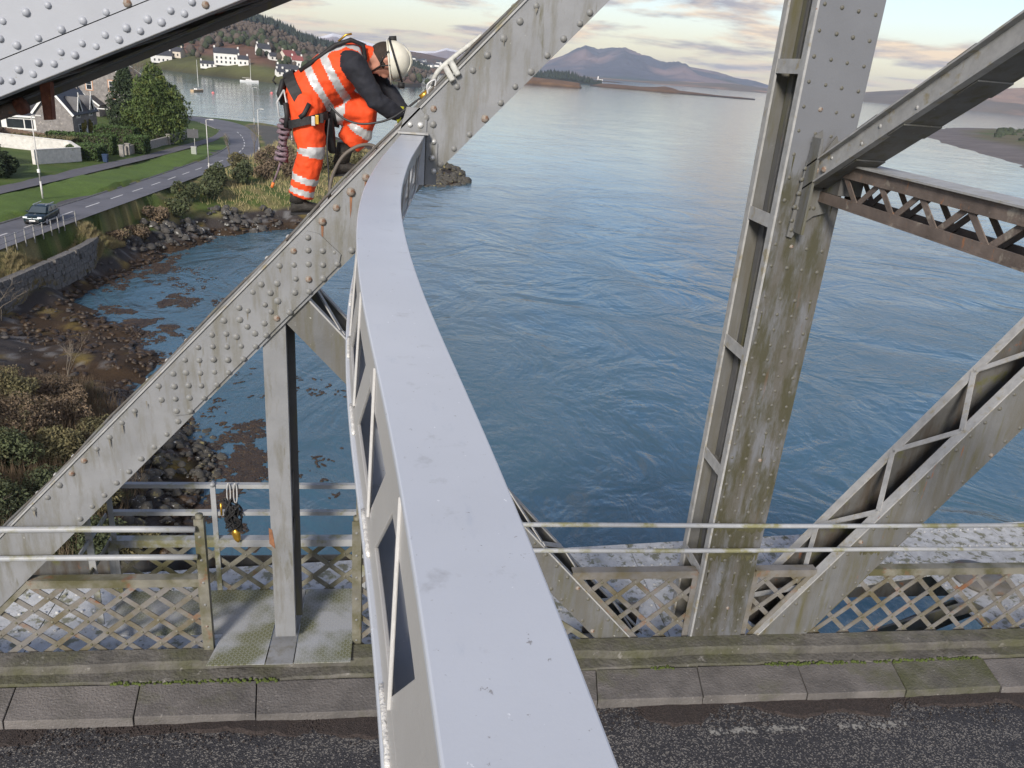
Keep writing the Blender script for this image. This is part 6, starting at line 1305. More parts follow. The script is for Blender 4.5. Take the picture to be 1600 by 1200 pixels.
far_land('brown_island', [(6.0,-0.0100),(7.2,-0.0098),(8.4,-0.0092),(10.0,-0.0098),(11.3,-0.0108),(11.9,-0.0116),(12.08,-0.0175)], 1262, 1420, 1300, spit_col, fm, 0.06, 14, 0.12, 40, 33, -1.5, shape=0.45)
def wooded(X_, Y_, Hh, s_, A_): return np.broadcast_to(C3(0.022, 0.026, 0.018), Hh.shape+(3,))*(0.6+0.8*vnoise(X_+9000, Y_+9000, 30, 8, 4))[...,None]
HEAD = [(5.0,-0.0050),(5.94,-0.0045),(7.23,-0.0045),(8.98,-0.0048),(10.26,-0.0030),(11.2,-0.0030),(11.7,-0.0052),(12.24,-0.0078),(12.93,-0.0105),(13.3,-0.0116)]
HX, HY, HH = far_land('wooded_headland', HEAD, 1830, 2250, 1980, wooded, fm, 0.05, 24, 0.15, 60, 34, -1.5, shape=0.6)
V = []; F = []; r_ = np.random.default_rng(91)
for _ in range(700):
    i, j = r_.integers(0, HX.shape[0]), r_.integers(4, 24); x, y, z = HX[i,j]+r_.normal(0,3), HY[i,j]+r_.normal(0,5), HH[i,j]+WATER-1; h_ = r_.uniform(6, 13); b0 = len(V); w_ = h_*0.24
    for k_ in range(6): V.append((x+w_*math.cos(k_*1.047), y+w_*math.sin(k_*1.047), z+h_*0.1))
    V.append((x, y, z+h_)); F += [(b0+k_, b0+(k_+1) % 6, b0+6) for k_ in range(6)]
o = npmesh('headland_wood', V, F, FPL); tag(o, 'dark conifer wood on the distant headland', None, None, 'stuff')
far_land('long_low_island', [(12.6,-0.0132),(13.4,-0.0098),(14.5,-0.0095),(16.0,-0.0098),(17.0,-0.0088),(17.6,-0.0072),(18.1,-0.0082),(18.6,-0.0105),(20.0,-0.0112),(21.5,-0.0122),(22.6,-0.0118),(23.4,-0.0130),(24.6,-0.0158),(25.2,-0.0172)], 1560, 1840, 1640, spit_col, fm, 0.07, 14, 0.18, 50, 35, -1.5, shape=0.5)
lh = thing('lighthouse', 'tiny white lighthouse on the point beyond the wooded headland', 'lighthouse', (0, 0, 0))
MB().tube([(0,0,0),(0,0,14)], [2.4,1.7], 12).build('tower', HM['render'], lh, True); MB().tube([(0,0,14),(0,0,17),(0,0,18.5)], [1.5,1.4,0.2], 12).build('lantern', HM['slate'], lh, True)
MB().box(3, 16, -4, 4, 0, 5).build('keeper_house', HM['render'], lh)
a_ = math.radians(13.1); lh.location = (2900*math.sin(a_), 2900*math.cos(a_), WATER + 1.2)
far_land('lighthouse_point', [(12.0,-0.0085),(12.8,-0.0066),(14.2,-0.0066),(15.5,-0.0085)], 2820, 3050, 2900, spit_col, fm, 0.1, 10, 0.1, 60, 36, -1.5, shape=0.5)

# mountains
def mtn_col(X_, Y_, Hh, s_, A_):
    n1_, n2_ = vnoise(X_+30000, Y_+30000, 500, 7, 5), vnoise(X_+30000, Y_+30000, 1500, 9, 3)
    c_ = blend(np.broadcast_to(C3(0.060, 0.062, 0.085), Hh.shape+(3,)).copy(), C3(0.17, 0.12, 0.12), np.clip((n1_-0.45)/0.2, 0, 1))  # haze blue and sunlit pink are painted into these slope colours
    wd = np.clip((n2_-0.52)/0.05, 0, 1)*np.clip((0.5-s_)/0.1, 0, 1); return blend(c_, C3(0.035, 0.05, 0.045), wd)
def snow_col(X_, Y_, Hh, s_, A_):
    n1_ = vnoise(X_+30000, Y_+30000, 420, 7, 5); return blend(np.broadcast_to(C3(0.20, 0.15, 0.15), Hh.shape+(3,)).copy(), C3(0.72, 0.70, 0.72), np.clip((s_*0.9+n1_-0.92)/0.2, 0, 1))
def moor_col(X_, Y_, Hh, s_, A_):
    n1_ = vnoise(X_+30000, Y_+30000, 260, 10, 5); return blend(np.broadcast_to(C3(0.11, 0.085, 0.06), Hh.shape+(3,)).copy(), C3(0.24, 0.15, 0.10), np.clip((n1_-0.5)/0.12, 0, 1))
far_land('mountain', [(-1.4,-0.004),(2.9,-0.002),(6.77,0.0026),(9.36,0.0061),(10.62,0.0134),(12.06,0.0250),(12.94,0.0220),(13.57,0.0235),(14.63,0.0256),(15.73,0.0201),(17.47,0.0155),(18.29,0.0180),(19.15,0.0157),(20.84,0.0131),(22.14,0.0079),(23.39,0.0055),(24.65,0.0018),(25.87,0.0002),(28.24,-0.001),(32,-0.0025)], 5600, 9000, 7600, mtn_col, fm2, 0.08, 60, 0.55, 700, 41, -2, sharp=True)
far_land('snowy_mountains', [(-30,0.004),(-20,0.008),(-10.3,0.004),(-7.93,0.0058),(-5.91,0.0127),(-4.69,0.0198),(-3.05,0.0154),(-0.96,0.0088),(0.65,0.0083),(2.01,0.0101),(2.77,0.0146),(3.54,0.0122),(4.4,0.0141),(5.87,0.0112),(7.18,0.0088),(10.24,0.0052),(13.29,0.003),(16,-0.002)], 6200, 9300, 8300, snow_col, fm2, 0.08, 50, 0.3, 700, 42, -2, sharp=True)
far_land('low_hills', [(11.6,-0.0036),(15.93,-0.0035),(18.46,-0.0005),(21.99,0.0016),(24.88,-0.0008),(28.22,0.0008),(29.91,0.0038),(31.9,0.0086),(33.3,0.0126),(35.39,0.0142),(37.38,0.0176),(38.65,0.0205),(41.77,0.0218),(47.4,0.0249),(60,0.03)], 3900, 6200, 4900, moor_col, fm2, 0.12, 40, 0.22, 500, 43, -2)
# shingle point at the right
def pen_col(X_, Y_, Hh, s_, A_):
    n1_ = vnoise(X_+9000, Y_+9000, 20, 15, 4); c_ = blend(np.broadcast_to(C3(0.10, 0.085, 0.045), Hh.shape+(3,)).copy(), C3(0.065, 0.085, 0.025), np.clip((n1_-0.5)/0.1, 0, 1)); return blend(c_, C3(0.12, 0.105, 0.10)*1.0, np.clip((3.0-Hh)/0.8, 0, 1))
px_, py_ = np.meshgrid(np.arange(220, 900, 5.0), np.arange(240, 900, 5.0), indexing='ij')
PEN = [(356,530),(318,447),(301,410),(278,355),(252,301),(240,240),(700,240),(900,400),(900,900),(760,880),(560,770),(430,640),(385,575)]
dist = np.full(px_.shape, 1e9)
for i in range(len(PEN)):
    a_, b_ = np.array(PEN[i], float), np.array(PEN[(i+1) % len(PEN)], float); ab = b_-a_; t_ = np.clip(((px_-a_[0])*ab[0]+(py_-a_[1])*ab[1])/(ab@ab), 0, 1); dist = np.minimum(dist, np.hypot(px_-a_[0]-t_*ab[0], py_-a_[1]-t_*ab[1]))
sdn = np.where(in_poly(px_, py_, PEN), dist, -dist); ph = np.clip(sdn*0.085, -3, 2.6) + np.clip((sdn-34)*0.06, 0, 4) + (vnoise(px_, py_, 30, 16, 3)-0.5)*1.0
grid_mesh('shingle_point', px_, py_, ph + WATER, pen_col(px_, py_, ph, ph, ph), fm)
V = []; P_ = []
r_ = np.random.default_rng(5)
for _ in range(420):
    x, y = r_.uniform(300, 620), r_.uniform(300, 760); i, j = int((x-220)/5), int((y-240)/5)
    if sdn[i, j] > 42: P_.append((x, y, ph[i, j]+WATER, r_.uniform(1.5, 4), r_.uniform(1.5, 4), r_.uniform(1.2, 3.4)))
blob_set('point_scrub', P_, FEV, 'scrub and low trees on the shingle point', 12)

# ------------------------------------------------------------------ boats, buoys
def sailboat(label, x, y, L_, mast, rot, hull_m, seed=0):
    t = thing('sailing_boat', label, 'boat', (0, 0, 0), 'moored sailing boats'); st = [(-0.5,0.30,0.75),(-0.3,0.42,0.7),(0.0,0.46,0.72),(0.28,0.34,0.82),(0.5,0.02,1.0)]; v = []
    for (u, w, h_) in st: w = w*L_*0.33; v += [(u*L_, -w, h_*L_*0.11), (u*L_, -w*0.75, -0.1*L_*0.3), (u*L_, w*0.75, -0.1*L_*0.3), (u*L_, w, h_*L_*0.11)]
    f = [(j*4+i, j*4+i+1, j*4+5+i, j*4+4+i) for j in range(4) for i in range(3)] + [(j*4+3, j*4, j*4+4, j*4+7) for j in range(4)] + [(0,3,2,1), (16,17,18,19)]
    mesh('hull', v, f, hull_m, t); MB().add([(-0.2*L_,-0.09*L_,0.09*L_),(0.15*L_,-0.07*L_,0.09*L_),(0.15*L_,0.07*L_,0.09*L_),(-0.2*L_,0.09*L_,0.09*L_),(-0.17*L_,-0.07*L_,0.14*L_),(0.1*L_,-0.05*L_,0.13*L_),(0.1*L_,0.05*L_,0.13*L_),(-0.17*L_,0.07*L_,0.14*L_)],[(0,3,2,1),(4,5,6,7),(0,1,5,4),(1,2,6,5),(2,3,7,6),(3,0,4,7)]).build('cabin', HM['render'], t)
    MB().tube([(0.08*L_,0,0.08*L_),(0.08*L_,0,mast)], [0.11,0.08], 6).build('mast', HM['trim'], t); MB().tube([(0.08*L_,0,0.2*L_),(-0.36*L_,0,0.2*L_)], 0.14, 6).build('boom', mat('sail cover', (0.5,0.48,0.44), 0.8), t)
    MB().tube([(0.5*L_,0,0.11*L_),(0.08*L_,0,mast*0.97)], 0.02, 4).tube([(-0.5*L_,0,0.085*L_),(0.08*L_,0,mast*0.99)], 0.02, 4).build('rigging', HM['slate'], t)
    t.location = (x, y, WATER); t.rotation_euler = (0, 0, rot)
sailboat('moored sailing boat with buff hull off the village', -96, 409, 9.5, 13.8, 1.25, mat('buff hull', (0.42,0.30,0.17), 0.5)); sailboat('white moored sailing boat near the far bank', -99, 560, 11.5, 14, 0.1, HM['trim'])
BUOY = mat('pink mooring buoy', (0.6, 0.16, 0.15), 0.6); BUOK = mat('dark mooring buoy', (0.03,0.03,0.035), 0.6)
def buoy(x, y, r_, m, label):
    t = thing('mooring_buoy', label, 'buoy', (x, y, WATER), 'mooring buoys'); MB().tube([(x,y,WATER-0.3*r_),(x,y,WATER+0.1*r_),(x,y,WATER+0.6*r_),(x,y,WATER+r_)], [0.7*r_,r_,0.8*r_,0.2*r_], 10).build('float', m, t, True); MB().tube([(x,y,WATER+r_),(x,y,WATER+r_*1.6)], 0.1*r_, 6).build('ring_post', BUOK, t)
buoy(-67, 440, 0.8, BUOY, 'pink mooring buoy between the sailing boats and the shore'); buoy(-88, 404, 0.7, BUOY, 'pink mooring buoy beside the buff sailing boat')
buoy(148, 205, 0.5, BUOK, 'dark buoy off the shingle point'); buoy(196, 226, 0.6, BUOK, 'larger dark buoy off the shingle point'); buoy(142, 246, 0.45, BUOK, 'small dark buoy out in the narrows')

# ------------------------------------------------------------------ the air
HZ = bpy.data.materials.new('sea haze'); HZ.use_nodes = True; nt = HZ.node_tree; nt.nodes.remove(nt.nodes['Principled BSDF'])
pv = nt.nodes.new('ShaderNodeVolumePrincipled'); pv.inputs['Color'].default_value = (0.72, 0.84, 1.0, 1); pv.inputs['Density'].default_value = 7.0e-5; pv.inputs['Anisotropy'].default_value = 0.1
nt.links.new(pv.outputs[0], nt.nodes['Material Output'].inputs['Volume'])
hz_o = MB().box(-6000, 9800, -400, 9900, WATER - 4, 215).build('haze', HZ); tag(hz_o, 'thin bluish haze lying over the loch', None, None, 'stuff')
# ================================================================== the worker
ORG = mat('hi-vis orange cloth', (0.66, 0.058, 0.007), 0.8, 0, 0.16, 9, 0.006, 26); SIL = mat('reflective silver tape', (0.42, 0.42, 0.42), 0.45, 0.15, 0.18, 20, 0.003, 40)
NAVY = mat('dark navy sleeve cloth', (0.009, 0.010, 0.016), 0.85, 0, 0.35, 12, 0.006, 26); SKIN = mat('skin', (0.42, 0.205, 0.145), 0.55, 0, 0.12, 14); COLL = mat('grey collar cloth', (0.17, 0.17, 0.18), 0.8, 0, 0.2, 20)
BLK = mat('black webbing', (0.010, 0.010, 0.011), 0.7, 0, 0.4, 30, 0.002, 90); HAIR = mat('dark cropped hair', (0.022, 0.014, 0.010), 0.8, 0, 0.4, 60, 0.004, 200); HELM = mat('scuffed cream helmet shell', (0.56, 0.54, 0.46), 0.38, 0, 0.12, 12, 0.0006, 60, [((0.30,0.28,0.23), 24, 0.66, 0.74, None)])
BOOT = mat('muddy dark boot leather', (0.022, 0.019, 0.016), 0.75, 0, 0.5, 18, 0.006, 50, [((0.08,0.065,0.045), 14, 0.6, 0.7, None)]); HIVY = mat('yellow green glove cuff', (0.42, 0.42, 0.02), 0.7); BRASS = mat('gold anodised metal', (0.55, 0.32, 0.05), 0.35, 0.8, 0.2, 20)
man = thing('person', 'worker in orange hi-vis suit, white helmet and harness, bending over on the steep diagonal', 'person', (-0.6, 5.9, -1.10))
man['category'] = 'person'
def ring_loft(rings, n=16):
    """rings: (centre, e1, e2) where e1, e2 are half axis vectors"""
    v = []; f = []
    for c_, e1, e2 in rings:
        for k_ in range(n): t_ = 6.28318*k_/n; v.append(Vector(c_) + Vector(e1)*math.cos(t_) + Vector(e2)*math.sin(t_))
    for j in range(len(rings)-1):
        for k_ in range(n): f.append((j*n+k_, j*n+(k_+1) % n, (j+1)*n+(k_+1) % n, (j+1)*n+k_))
    f += [tuple(range(n-1,-1,-1)), tuple(len(v)-n+k_ for k_ in range(n))]; return v, f
body = MB()
TOR = [(-0.775,-0.345,0.09,0.13),(-0.735,-0.325,0.130,0.160),(-0.673,-0.290,0.160,0.176),(-0.576,-0.222,0.160,0.174),(-0.50,-0.162,0.166,0.184),(-0.424,-0.105,0.160,0.205),(-0.345,-0.050,0.135,0.205),(-0.275,-0.012,0.09,0.13)]
ax = Vector((0.51, 0, 0.29)).normalized(); px2 = Vector((-ax.z, 0, ax.x))
body.add(*ring_loft([((x, 5.93, z), px2*r1, Vector((0, r2, 0))) for x, z, r1, r2 in TOR], 24))
def limb(P_, R_): body.tube(P_, R_, 16)
limb([(-0.30,5.93,0.0),(-0.235,5.93,-0.002),(-0.15,5.93,-0.012)], [0.075,0.062,0.06])
NARM = [(-0.375,5.80,-0.045),(-0.336,5.755,-0.065),(-0.26,5.735,-0.175),(-0.184,5.72,-0.285),(-0.09,5.75,-0.337),(-0.012,5.78,-0.375)]; limb(NARM, [0.075,0.088,0.075,0.066,0.060,0.047])
FARM = [(-0.34,6.06,-0.05),(-0.298,6.10,-0.075),(-0.21,6.11,-0.15),(-0.124,6.10,-0.225),(-0.05,6.03,-0.30),(0.010,5.955,-0.362)]; limb(FARM, [0.075,0.086,0.073,0.064,0.058,0.046])
NLEG = [(-0.67,5.85,-0.30),(-0.662,5.83,-0.38),(-0.645,5.815,-0.51),(-0.628,5.80,-0.64),(-0.665,5.81,-0.80),(-0.712,5.82,-0.965)]; limb(NLEG, [0.12,0.124,0.110,0.097,0.094,0.087])
FLEG = [(-0.66,6.0,-0.31),(-0.58,6.02,-0.335),(-0.42,6.01,-0.355),(-0.255,6.0,-0.385),(-0.315,6.02,-0.50),(-0.385,6.035,-0.605)]; limb(FLEG, [0.13,0.138,0.130,0.116,0.108,0.098])
# head: crown towards +x, face looking down; cheek, jaw, brow, nose, ears
def ell(c_, ex, ey, ez, n=14):
    R_ = []
    for t_ in np.linspace(-0.97, 0.97, 9): s_ = math.sqrt(max(0.0, 1-t_*t_)); R_.append((Vector(c_)+Vector(ex)*t_, Vector(ey)*s_, Vector(ez)*s_))
    body.add(*ring_loft(R_, n))
HD = Vector((-0.112, 5.93, -0.022)); tl = Vector((0.985, 0, -0.10)).normalized(); fd = Vector((-0.10, 0, -0.985)).normalized(); sy = Vector((0, 1, 0))
ell(HD, tl*0.118, fd*0.098, sy*0.077); ell(HD - tl*0.055 + fd*0.048, tl*0.062, fd*0.052, sy*0.055); ell(HD - tl*0.082 + fd*0.082, tl*0.024, fd*0.026, sy*0.030)
ell(HD - tl*0.012 + fd*0.104, tl*0.030, fd*0.022, sy*0.017); ell(HD + tl*0.032 + fd*0.078, tl*0.020, fd*0.022, sy*0.052); ell(HD - tl*0.050 + fd*0.096, tl*0.013, fd*0.015, sy*0.026)
for sg in (-1, 1): ell(HD - tl*0.012 + sy*sg*0.080 - fd*0.004, tl*0.033, fd*0.020, sy*sg*0.013)
tmp = body.build('figure', ORG, None)
rm = tmp.modifiers.new('r', 'REMESH'); rm.mode = 'VOXEL'; rm.voxel_size = 0.0105; rm.use_smooth_shade = True
sm_ = tmp.modifiers.new('s', 'SMOOTH'); sm_.factor = 0.5; sm_.iterations = 5
bpy.context.view_layer.update()
dg = bpy.context.evaluated_depsgraph_get(); bme = bpy.data.meshes.new_from_object(tmp.evaluated_get(dg)); bpy.data.objects.remove(tmp)
nv = len(bme.vertices); co = np.zeros(nv*3, np.float32); bme.vertices.foreach_get('co', co); co = co.reshape(-1, 3); nm_ = np.zeros(nv*3, np.float32); bme.vertices.foreach_get('normal', nm_); nm_ = nm_.reshape(-1, 3)
def seg_dist(P_, pts, rad):
    best = np.full(len(P_), 1e9); par = np.zeros(len(P_)); acc = 0.0
    for i in range(len(pts)-1):
        a_, b_ = np.array(pts[i], float), np.array(pts[i+1], float); ab = b_-a_; t_ = np.clip(((P_-a_)@ab)/(ab@ab), 0, 1); d_ = np.linalg.norm(P_-a_-t_[:,None]*ab, axis=1)/(rad[i]*(1-t_)+rad[i+1]*t_); k_ = d_ < best; L_ = np.linalg.norm(ab); best = np.where(k_, d_, best); par = np.where(k_, acc+t_*L_, par); acc += L_
    return best, par
def classify(P_):
    dt, _ = seg_dist(P_, [(x, 5.93, z) for x, z, _, _ in TOR], [0.5*(a_+b_) for _, _, a_, b_ in TOR])
    dna, pna = seg_dist(P_, NARM, [0.07,0.085,0.075,0.066,0.060,0.047]); dfa, pfa = seg_dist(P_, FARM, [0.07,0.084,0.073,0.064,0.058,0.046])
    dnl, pnl = seg_dist(P_, NLEG, [0.13,0.138,0.124,0.108,0.104,0.094]); dfl, pfl = seg_dist(P_, FLEG, [0.13,0.132,0.12,0.106,0.098,0.09])
    dh, ph_ = seg_dist(P_, [tuple(HD-tl*0.09+fd*0.03), tuple(HD+tl*0.06)], [0.095, 0.098]); dn, pn = seg_dist(P_, [(-0.30,5.93,0.0),(-0.235,5.93,-0.002),(-0.17,5.93,-0.01)], [0.095,0.075,0.062])
    D_ = np.stack([dt*0.97, dna, dfa, dnl, dfl, dh*0.9, dn], 1); w_ = np.argmin(D_, 1)
    out = np.zeros(len(P_), int)     # 0 orange 1 silver 2 navy 3 skin 4 grey collar
    s_ = (P_[:,0]+0.673)*ax.x + (P_[:,2]+0.29)*ax.z; yo = np.abs(P_[:,1]-5.93)
    tb = (w_ == 0) & (((s_ > 0.085) & (s_ < 0.140)) | ((s_ > 0.215) & (s_ < 0.270)) | ((s_ > 0.27) & (yo > 0.085) & (yo < 0.135) & ((P_[:,0]+0.673)*px2.x + (P_[:,2]+0.29)*px2.z > -0.02)))
    out[tb] = 1; out[(w_ == 1) | (w_ == 2)] = 2; out[w_ == 5] = 3; out[w_ == 6] = 4
    nl = w_ == 3; fl = w_ == 4
    for lo, hi in ((0.335, 0.385), (0.53, 0.575), (0.62, 0.66)): out[nl & (pnl > lo) & (pnl < hi)] = 1
    for lo, hi in ((0.20, 0.26), (0.50, 0.55)): out[fl & (pfl > lo) & (pfl < hi)] = 1
    return out
cv = classify(co); wr = np.array([mnoise.noise(Vector((float(p_[0])*13, float(p_[1])*9, float(p_[2])*17))) + 0.6*mnoise.noise(Vector((float(p_[0])*31+5, float(p_[1])*22, float(p_[2])*29))) for p_ in co])
amp = np.where(cv == 3, 0.0, np.where(cv == 4, 0.002, 0.0085)); co2 = co + nm_*(wr*amp)[:,None]
bme.vertices.foreach_set('co', co2.astype(np.float32).ravel())
bme.materials.clear()
for m_ in (ORG, SIL, NAVY, SKIN, COLL): bme.materials.append(m_)
npo = len(bme.polygons); ce = np.zeros(npo*3, np.float32); bme.polygons.foreach_get('center', ce); bme.polygons.foreach_set('material_index', classify(ce.reshape(-1, 3)).astype(np.int32)); bme.polygons.foreach_set('use_smooth', np.ones(npo, bool)); bme.update()
bme.name = 'body'; bo = bpy.data.objects.new('body', bme); link(bo, man)

# helmet: dome round the crown with rim, strap, chin strap and lamp
def dome_part(name, c_, e_up, e_f, e_s, m, tmin=0.0, n=22, k_=9, par=man):
    v = []; f = []
    for j in range(k_):
        t_ = tmin + (1-tmin)*j/(k_-1); r_ = math.sqrt(max(0, 1-t_*t_)) if j < k_-1 else 0.02
        for i in range(n): a_ = 6.28318*i/n; v.append(Vector(c_)+Vector(e_up)*t_+Vector(e_f)*(r_*math.cos(a_))+Vector(e_s)*(r_*math.sin(a_)))
    for j in range(k_-1):
        for i in range(n): f.append((j*n+i, j*n+(i+1) % n, (j+1)*n+(i+1) % n, (j+1)*n+i))
    f.append(tuple((k_-1)*n+i for i in range(n))); return mesh(name, v, f, m, par, True)
hc = HD + tl*0.030 - fd*0.004; hup = (tl*0.97 - fd*0.22).normalized(); hfd = (fd*0.97 + tl*0.22).normalized()
hl = dome_part('helmet', hc, hup*0.130, hfd*0.130, sy*0.108, HELM, -0.18); so = hl.modifiers.new('t', 'SOLIDIFY'); so.thickness = 0.006
def sub(o, par): o.parent = par; o.matrix_parent_inverse = Matrix.Identity(4); return o
rimp = [hc - hup*0.026 + hfd*(0.131*math.cos(a_)*(1.0+0.16*max(0, math.cos(a_)))) + sy*(0.109*math.sin(a_)) for a_ in np.linspace(0, 6.2832, 25)]
o = MB().tube(rimp, 0.006, 6, False).build('helmet_rim', HELM, man, True)
for d_ in (-0.05, 0.0, 0.05):
    P_ = [hc + hup*(0.1325*math.sin(t_)) + hfd*(-0.1325*math.cos(t_)*0.9) + sy*d_*1.0*(1-0.25*abs(math.cos(t_))) for t_ in np.linspace(0.35, 2.6, 12)]
    P_ = [hc + (p_-hc)*(1.0 - (d_*d_)*22) for p_ in P_]; MB().tube(P_, 0.004, 6).build('helmet_ridge', HELM, man, True)
band = [hc + hup*(0.02+0.03*math.cos(a_)) + hfd*(0.138*math.cos(a_)) + sy*(0.114*math.sin(a_)) for a_ in np.linspace(0, 6.2832, 25)]
MB().tube(band, 0.008, 6, False).build('lamp_strap', BLK, man, True)
lp = hc + hup*0.045 + hfd*0.147; MB().tube([lp, lp + hfd*0.035 - hup*0.004], 0.023, 12).build('head_lamp', BLK, man, True); MB().tube([lp + hfd*0.035, lp + hfd*0.042], 0.017, 12).build('lamp_glass', SIL, man, True)
lp = hc + hup*0.020 - hfd*0.136; MB().tube([lp + hup*0.02, lp - hup*0.03], 0.018, 8).build('lamp_battery', BLK, man, True)
for sg in (-1, 1):
    MB().tube([hc - hup*0.02 + sy*sg*0.108 + hfd*0.03, HD - tl*0.045 + sy*sg*0.078 + fd*0.045, HD - tl*0.098 + fd*0.088 + sy*sg*0.02, HD - tl*0.105 + fd*0.085], 0.006, 6).build('chin_strap', BLK, man, True)
    MB().tube([hc - hup*0.02 + sy*sg*0.112 - hfd*0.06, HD - tl*0.05 + sy*sg*0.080 + fd*0.02, HD - tl*0.045 + sy*sg*0.079 + fd*0.045], 0.005, 6).build('chin_strap', BLK, man, True)
    MB().tube([HD + tl*0.024 + fd*0.094 + sy*sg*0.030, HD + tl*0.018 + fd*0.098 + sy*sg*0.018], 0.008, 8).build('eye', mat('eye', (0.05,0.04,0.035), 0.3), man, True)
    MB().tube([HD + tl*0.040 + fd*0.094 + sy*sg*0.046, HD + tl*0.040 + fd*0.099 + sy*sg*0.018], 0.005, 6).build('eyebrow', HAIR, man, True)
MB().tube([HD - tl*0.049 + fd*0.108 - sy*0.020, HD - tl*0.047 + fd*0.112, HD - tl*0.049 + fd*0.108 + sy*0.020], 0.004, 6).build('mouth', mat('lips', (0.30,0.11,0.09), 0.5), man, True)
hr = dome_part('hair', HD - tl*0.035 - fd*0.012, (tl*0.75 - fd*0.6).normalized()*0.112, (fd*0.75 + tl*0.6).normalized()*0.098, sy*0.0815, HAIR, -0.35)

# gloves with five fingers each, closed on the flange edge
def glove(W_, dirv, up, palm, name='glove', side=1):
    W_, dirv, up = Vector(W_), Vector(dirv).normalized(), Vector(up); up = (up - dirv*up.dot(dirv)).normalized(); sd_ = dirv.cross(up)
    b = MB(); b.tube([W_ - dirv*0.03, W_ + dirv*0.02, W_ + dirv*0.07, W_ + dirv*0.095], [0.036, 0.038, 0.043, 0.034], 10)
    for i, (o_, L_) in enumerate(((-0.030, 0.062), (-0.010, 0.074), (0.011, 0.070), (0.030, 0.055))):
        k0 = W_ + dirv*0.085 + sd_*o_; k1 = k0 + dirv*L_*0.5 - up*0.006; k2 = k1 + dirv*L_*0.22 - up*L_*0.36; k3 = k2 - dirv*L_*0.10 - up*L_*0.34; b.tube([k0 - dirv*0.02, k0, k1, k2, k3], [0.0105, 0.0110, 0.0105, 0.0095, 0.0075], 7)
    t0 = W_ + dirv*0.03 + sd_*0.036*side; b.tube([t0, t0 + sd_*0.022*side + dirv*0.025 - up*0.008, t0 + sd_*0.020*side + dirv*0.055 - up*0.022, t0 + sd_*0.010*side + dirv*0.075 - up*0.030], [0.014, 0.0125, 0.011, 0.008], 7)
    g_ = b.build(name, NAVY, man, True); MB().tube([W_ - dirv*0.048, W_ - dirv*0.018], 0.045, 12).build('glove_cuff', HIVY, man, True); return g_
glove((0.005, 5.775, -0.378), (0.93, -0.05, 0.05), (0.2, 0, 1), None, side=1); glove((0.022, 5.94, -0.362), (0.9, -0.15, -0.02), (0.2, 0, 1), None, side=-1)
# boots
def boot(ankle, heel, toe, top):
    an_, he, to, tp = map(Vector, (ankle, heel, toe, top)); d_ = (to-he).normalized(); up = Vector((-d_.z, 0, d_.x)); b = MB()
    rings = [(tp, 0.066, 0.062), (tp*0.5+an_*0.5, 0.060, 0.056), (an_, 0.058, 0.055)]
    b.add(*ring_loft([(c_, Vector((r1, 0, 0)), Vector((0, r2, 0))) for c_, r1, r2 in rings], 14))
    L_ = (to-he).length; b.add(*ring_loft([(he + d_*(t_*L_) + up*h_, up*h_*1.0, Vector((0, w_, 0))) for t_, h_, w_ in ((-0.06,0.020,0.025),(0.05,0.050,0.042),(0.3,0.062,0.046),(0.62,0.046,0.052),(0.95,0.034,0.052),(1.25,0.028,0.042),(1.42,0.016,0.022))], 14))
    o = b.build('boot', BOOT, man, True); MB().add(*ring_loft([(he + d_*(t_*L_) - up*0.004, up*0.012, Vector((0, w_, 0))) for t_, w_ in ((-0.08,0.03),(0.1,0.045),(0.4,0.043),(0.75,0.056),(1.1,0.054),(1.40,0.03))], 14)).build('boot_sole', M['cable'], man)
    for q_ in range(4): c_ = he + d_*(L_*(0.45+0.16*q_)) + up*(0.112-0.022*q_); MB().tube([c_ - sy*0.03, c_ + up*0.006, c_ + sy*0.03], 0.004, 5).build('boot_lace', M['stain'], man, True)
boot((-0.735,5.83,-1.01), (-0.772,5.84,-1.092), (-0.632,5.84,-1.075), (-0.712,5.82,-0.93)); boot((-0.445,6.04,-0.745), (-0.485,6.04,-0.832), (-0.352,6.04,-0.812), (-0.405,6.04,-0.60))

# harness: straps round waist, thighs and shoulders
def strap_ring(c_, axis, e1, e2, w, th=0.006, m=BLK, name='strap', n=28, top=False):
    c_, axis = Vector(c_), Vector(axis).normalized(); e1, e2 = Vector(e1), Vector(e2); v = []; f = []
    for i in range(n):
        a_ = 6.28318*i/n; d_ = e1*math.cos(a_)+e2*math.sin(a_); u_ = d_.normalized()
        for (dw, dr) in ((-w/2, 0), (w/2, 0), (w/2, th), (-w/2, th)): v.append(c_ + d_ + axis*dw + u_*dr)
    for i in range(n):
        j = (i+1) % n
        for q_ in range(4): f.append((i*4+q_, i*4+(q_+1) % 4, j*4+(q_+1) % 4, j*4+q_))
    o = mesh(name, v, f, m, man); return o if top else sub(o, hn)
hn = strap_ring((-0.700,5.93,-0.305), ax, px2*0.172, sy*0.184, 0.075, 0.010, name='harness', top=True)
strap_ring((-0.655,5.825,-0.445), (0.12,-0.04,-1), Vector((0.135,0,0.04)), Vector((0,0.135,0)), 0.052, name='leg_loop'); strap_ring((-0.50,6.025,-0.362), (1,0,-0.15), Vector((-0.02,0,0.13)), Vector((0,0.13,0)), 0.05, name='leg_loop')
for sg in (-1, 1):
    P_ = [(-0.70,5.93+sg*0.09,-0.135),(-0.58,5.93+sg*0.10,-0.045),(-0.46,5.93+sg*0.115,0.045),(-0.36,5.93+sg*0.12,0.085),(-0.28,5.93+sg*0.10,0.060),(-0.265,5.93+sg*0.10,-0.02),(-0.33,5.93+sg*0.10,-0.17)]
    sub(MB().tube(P_, 0.016, 6).build('shoulder_strap', BLK, man, True), hn)
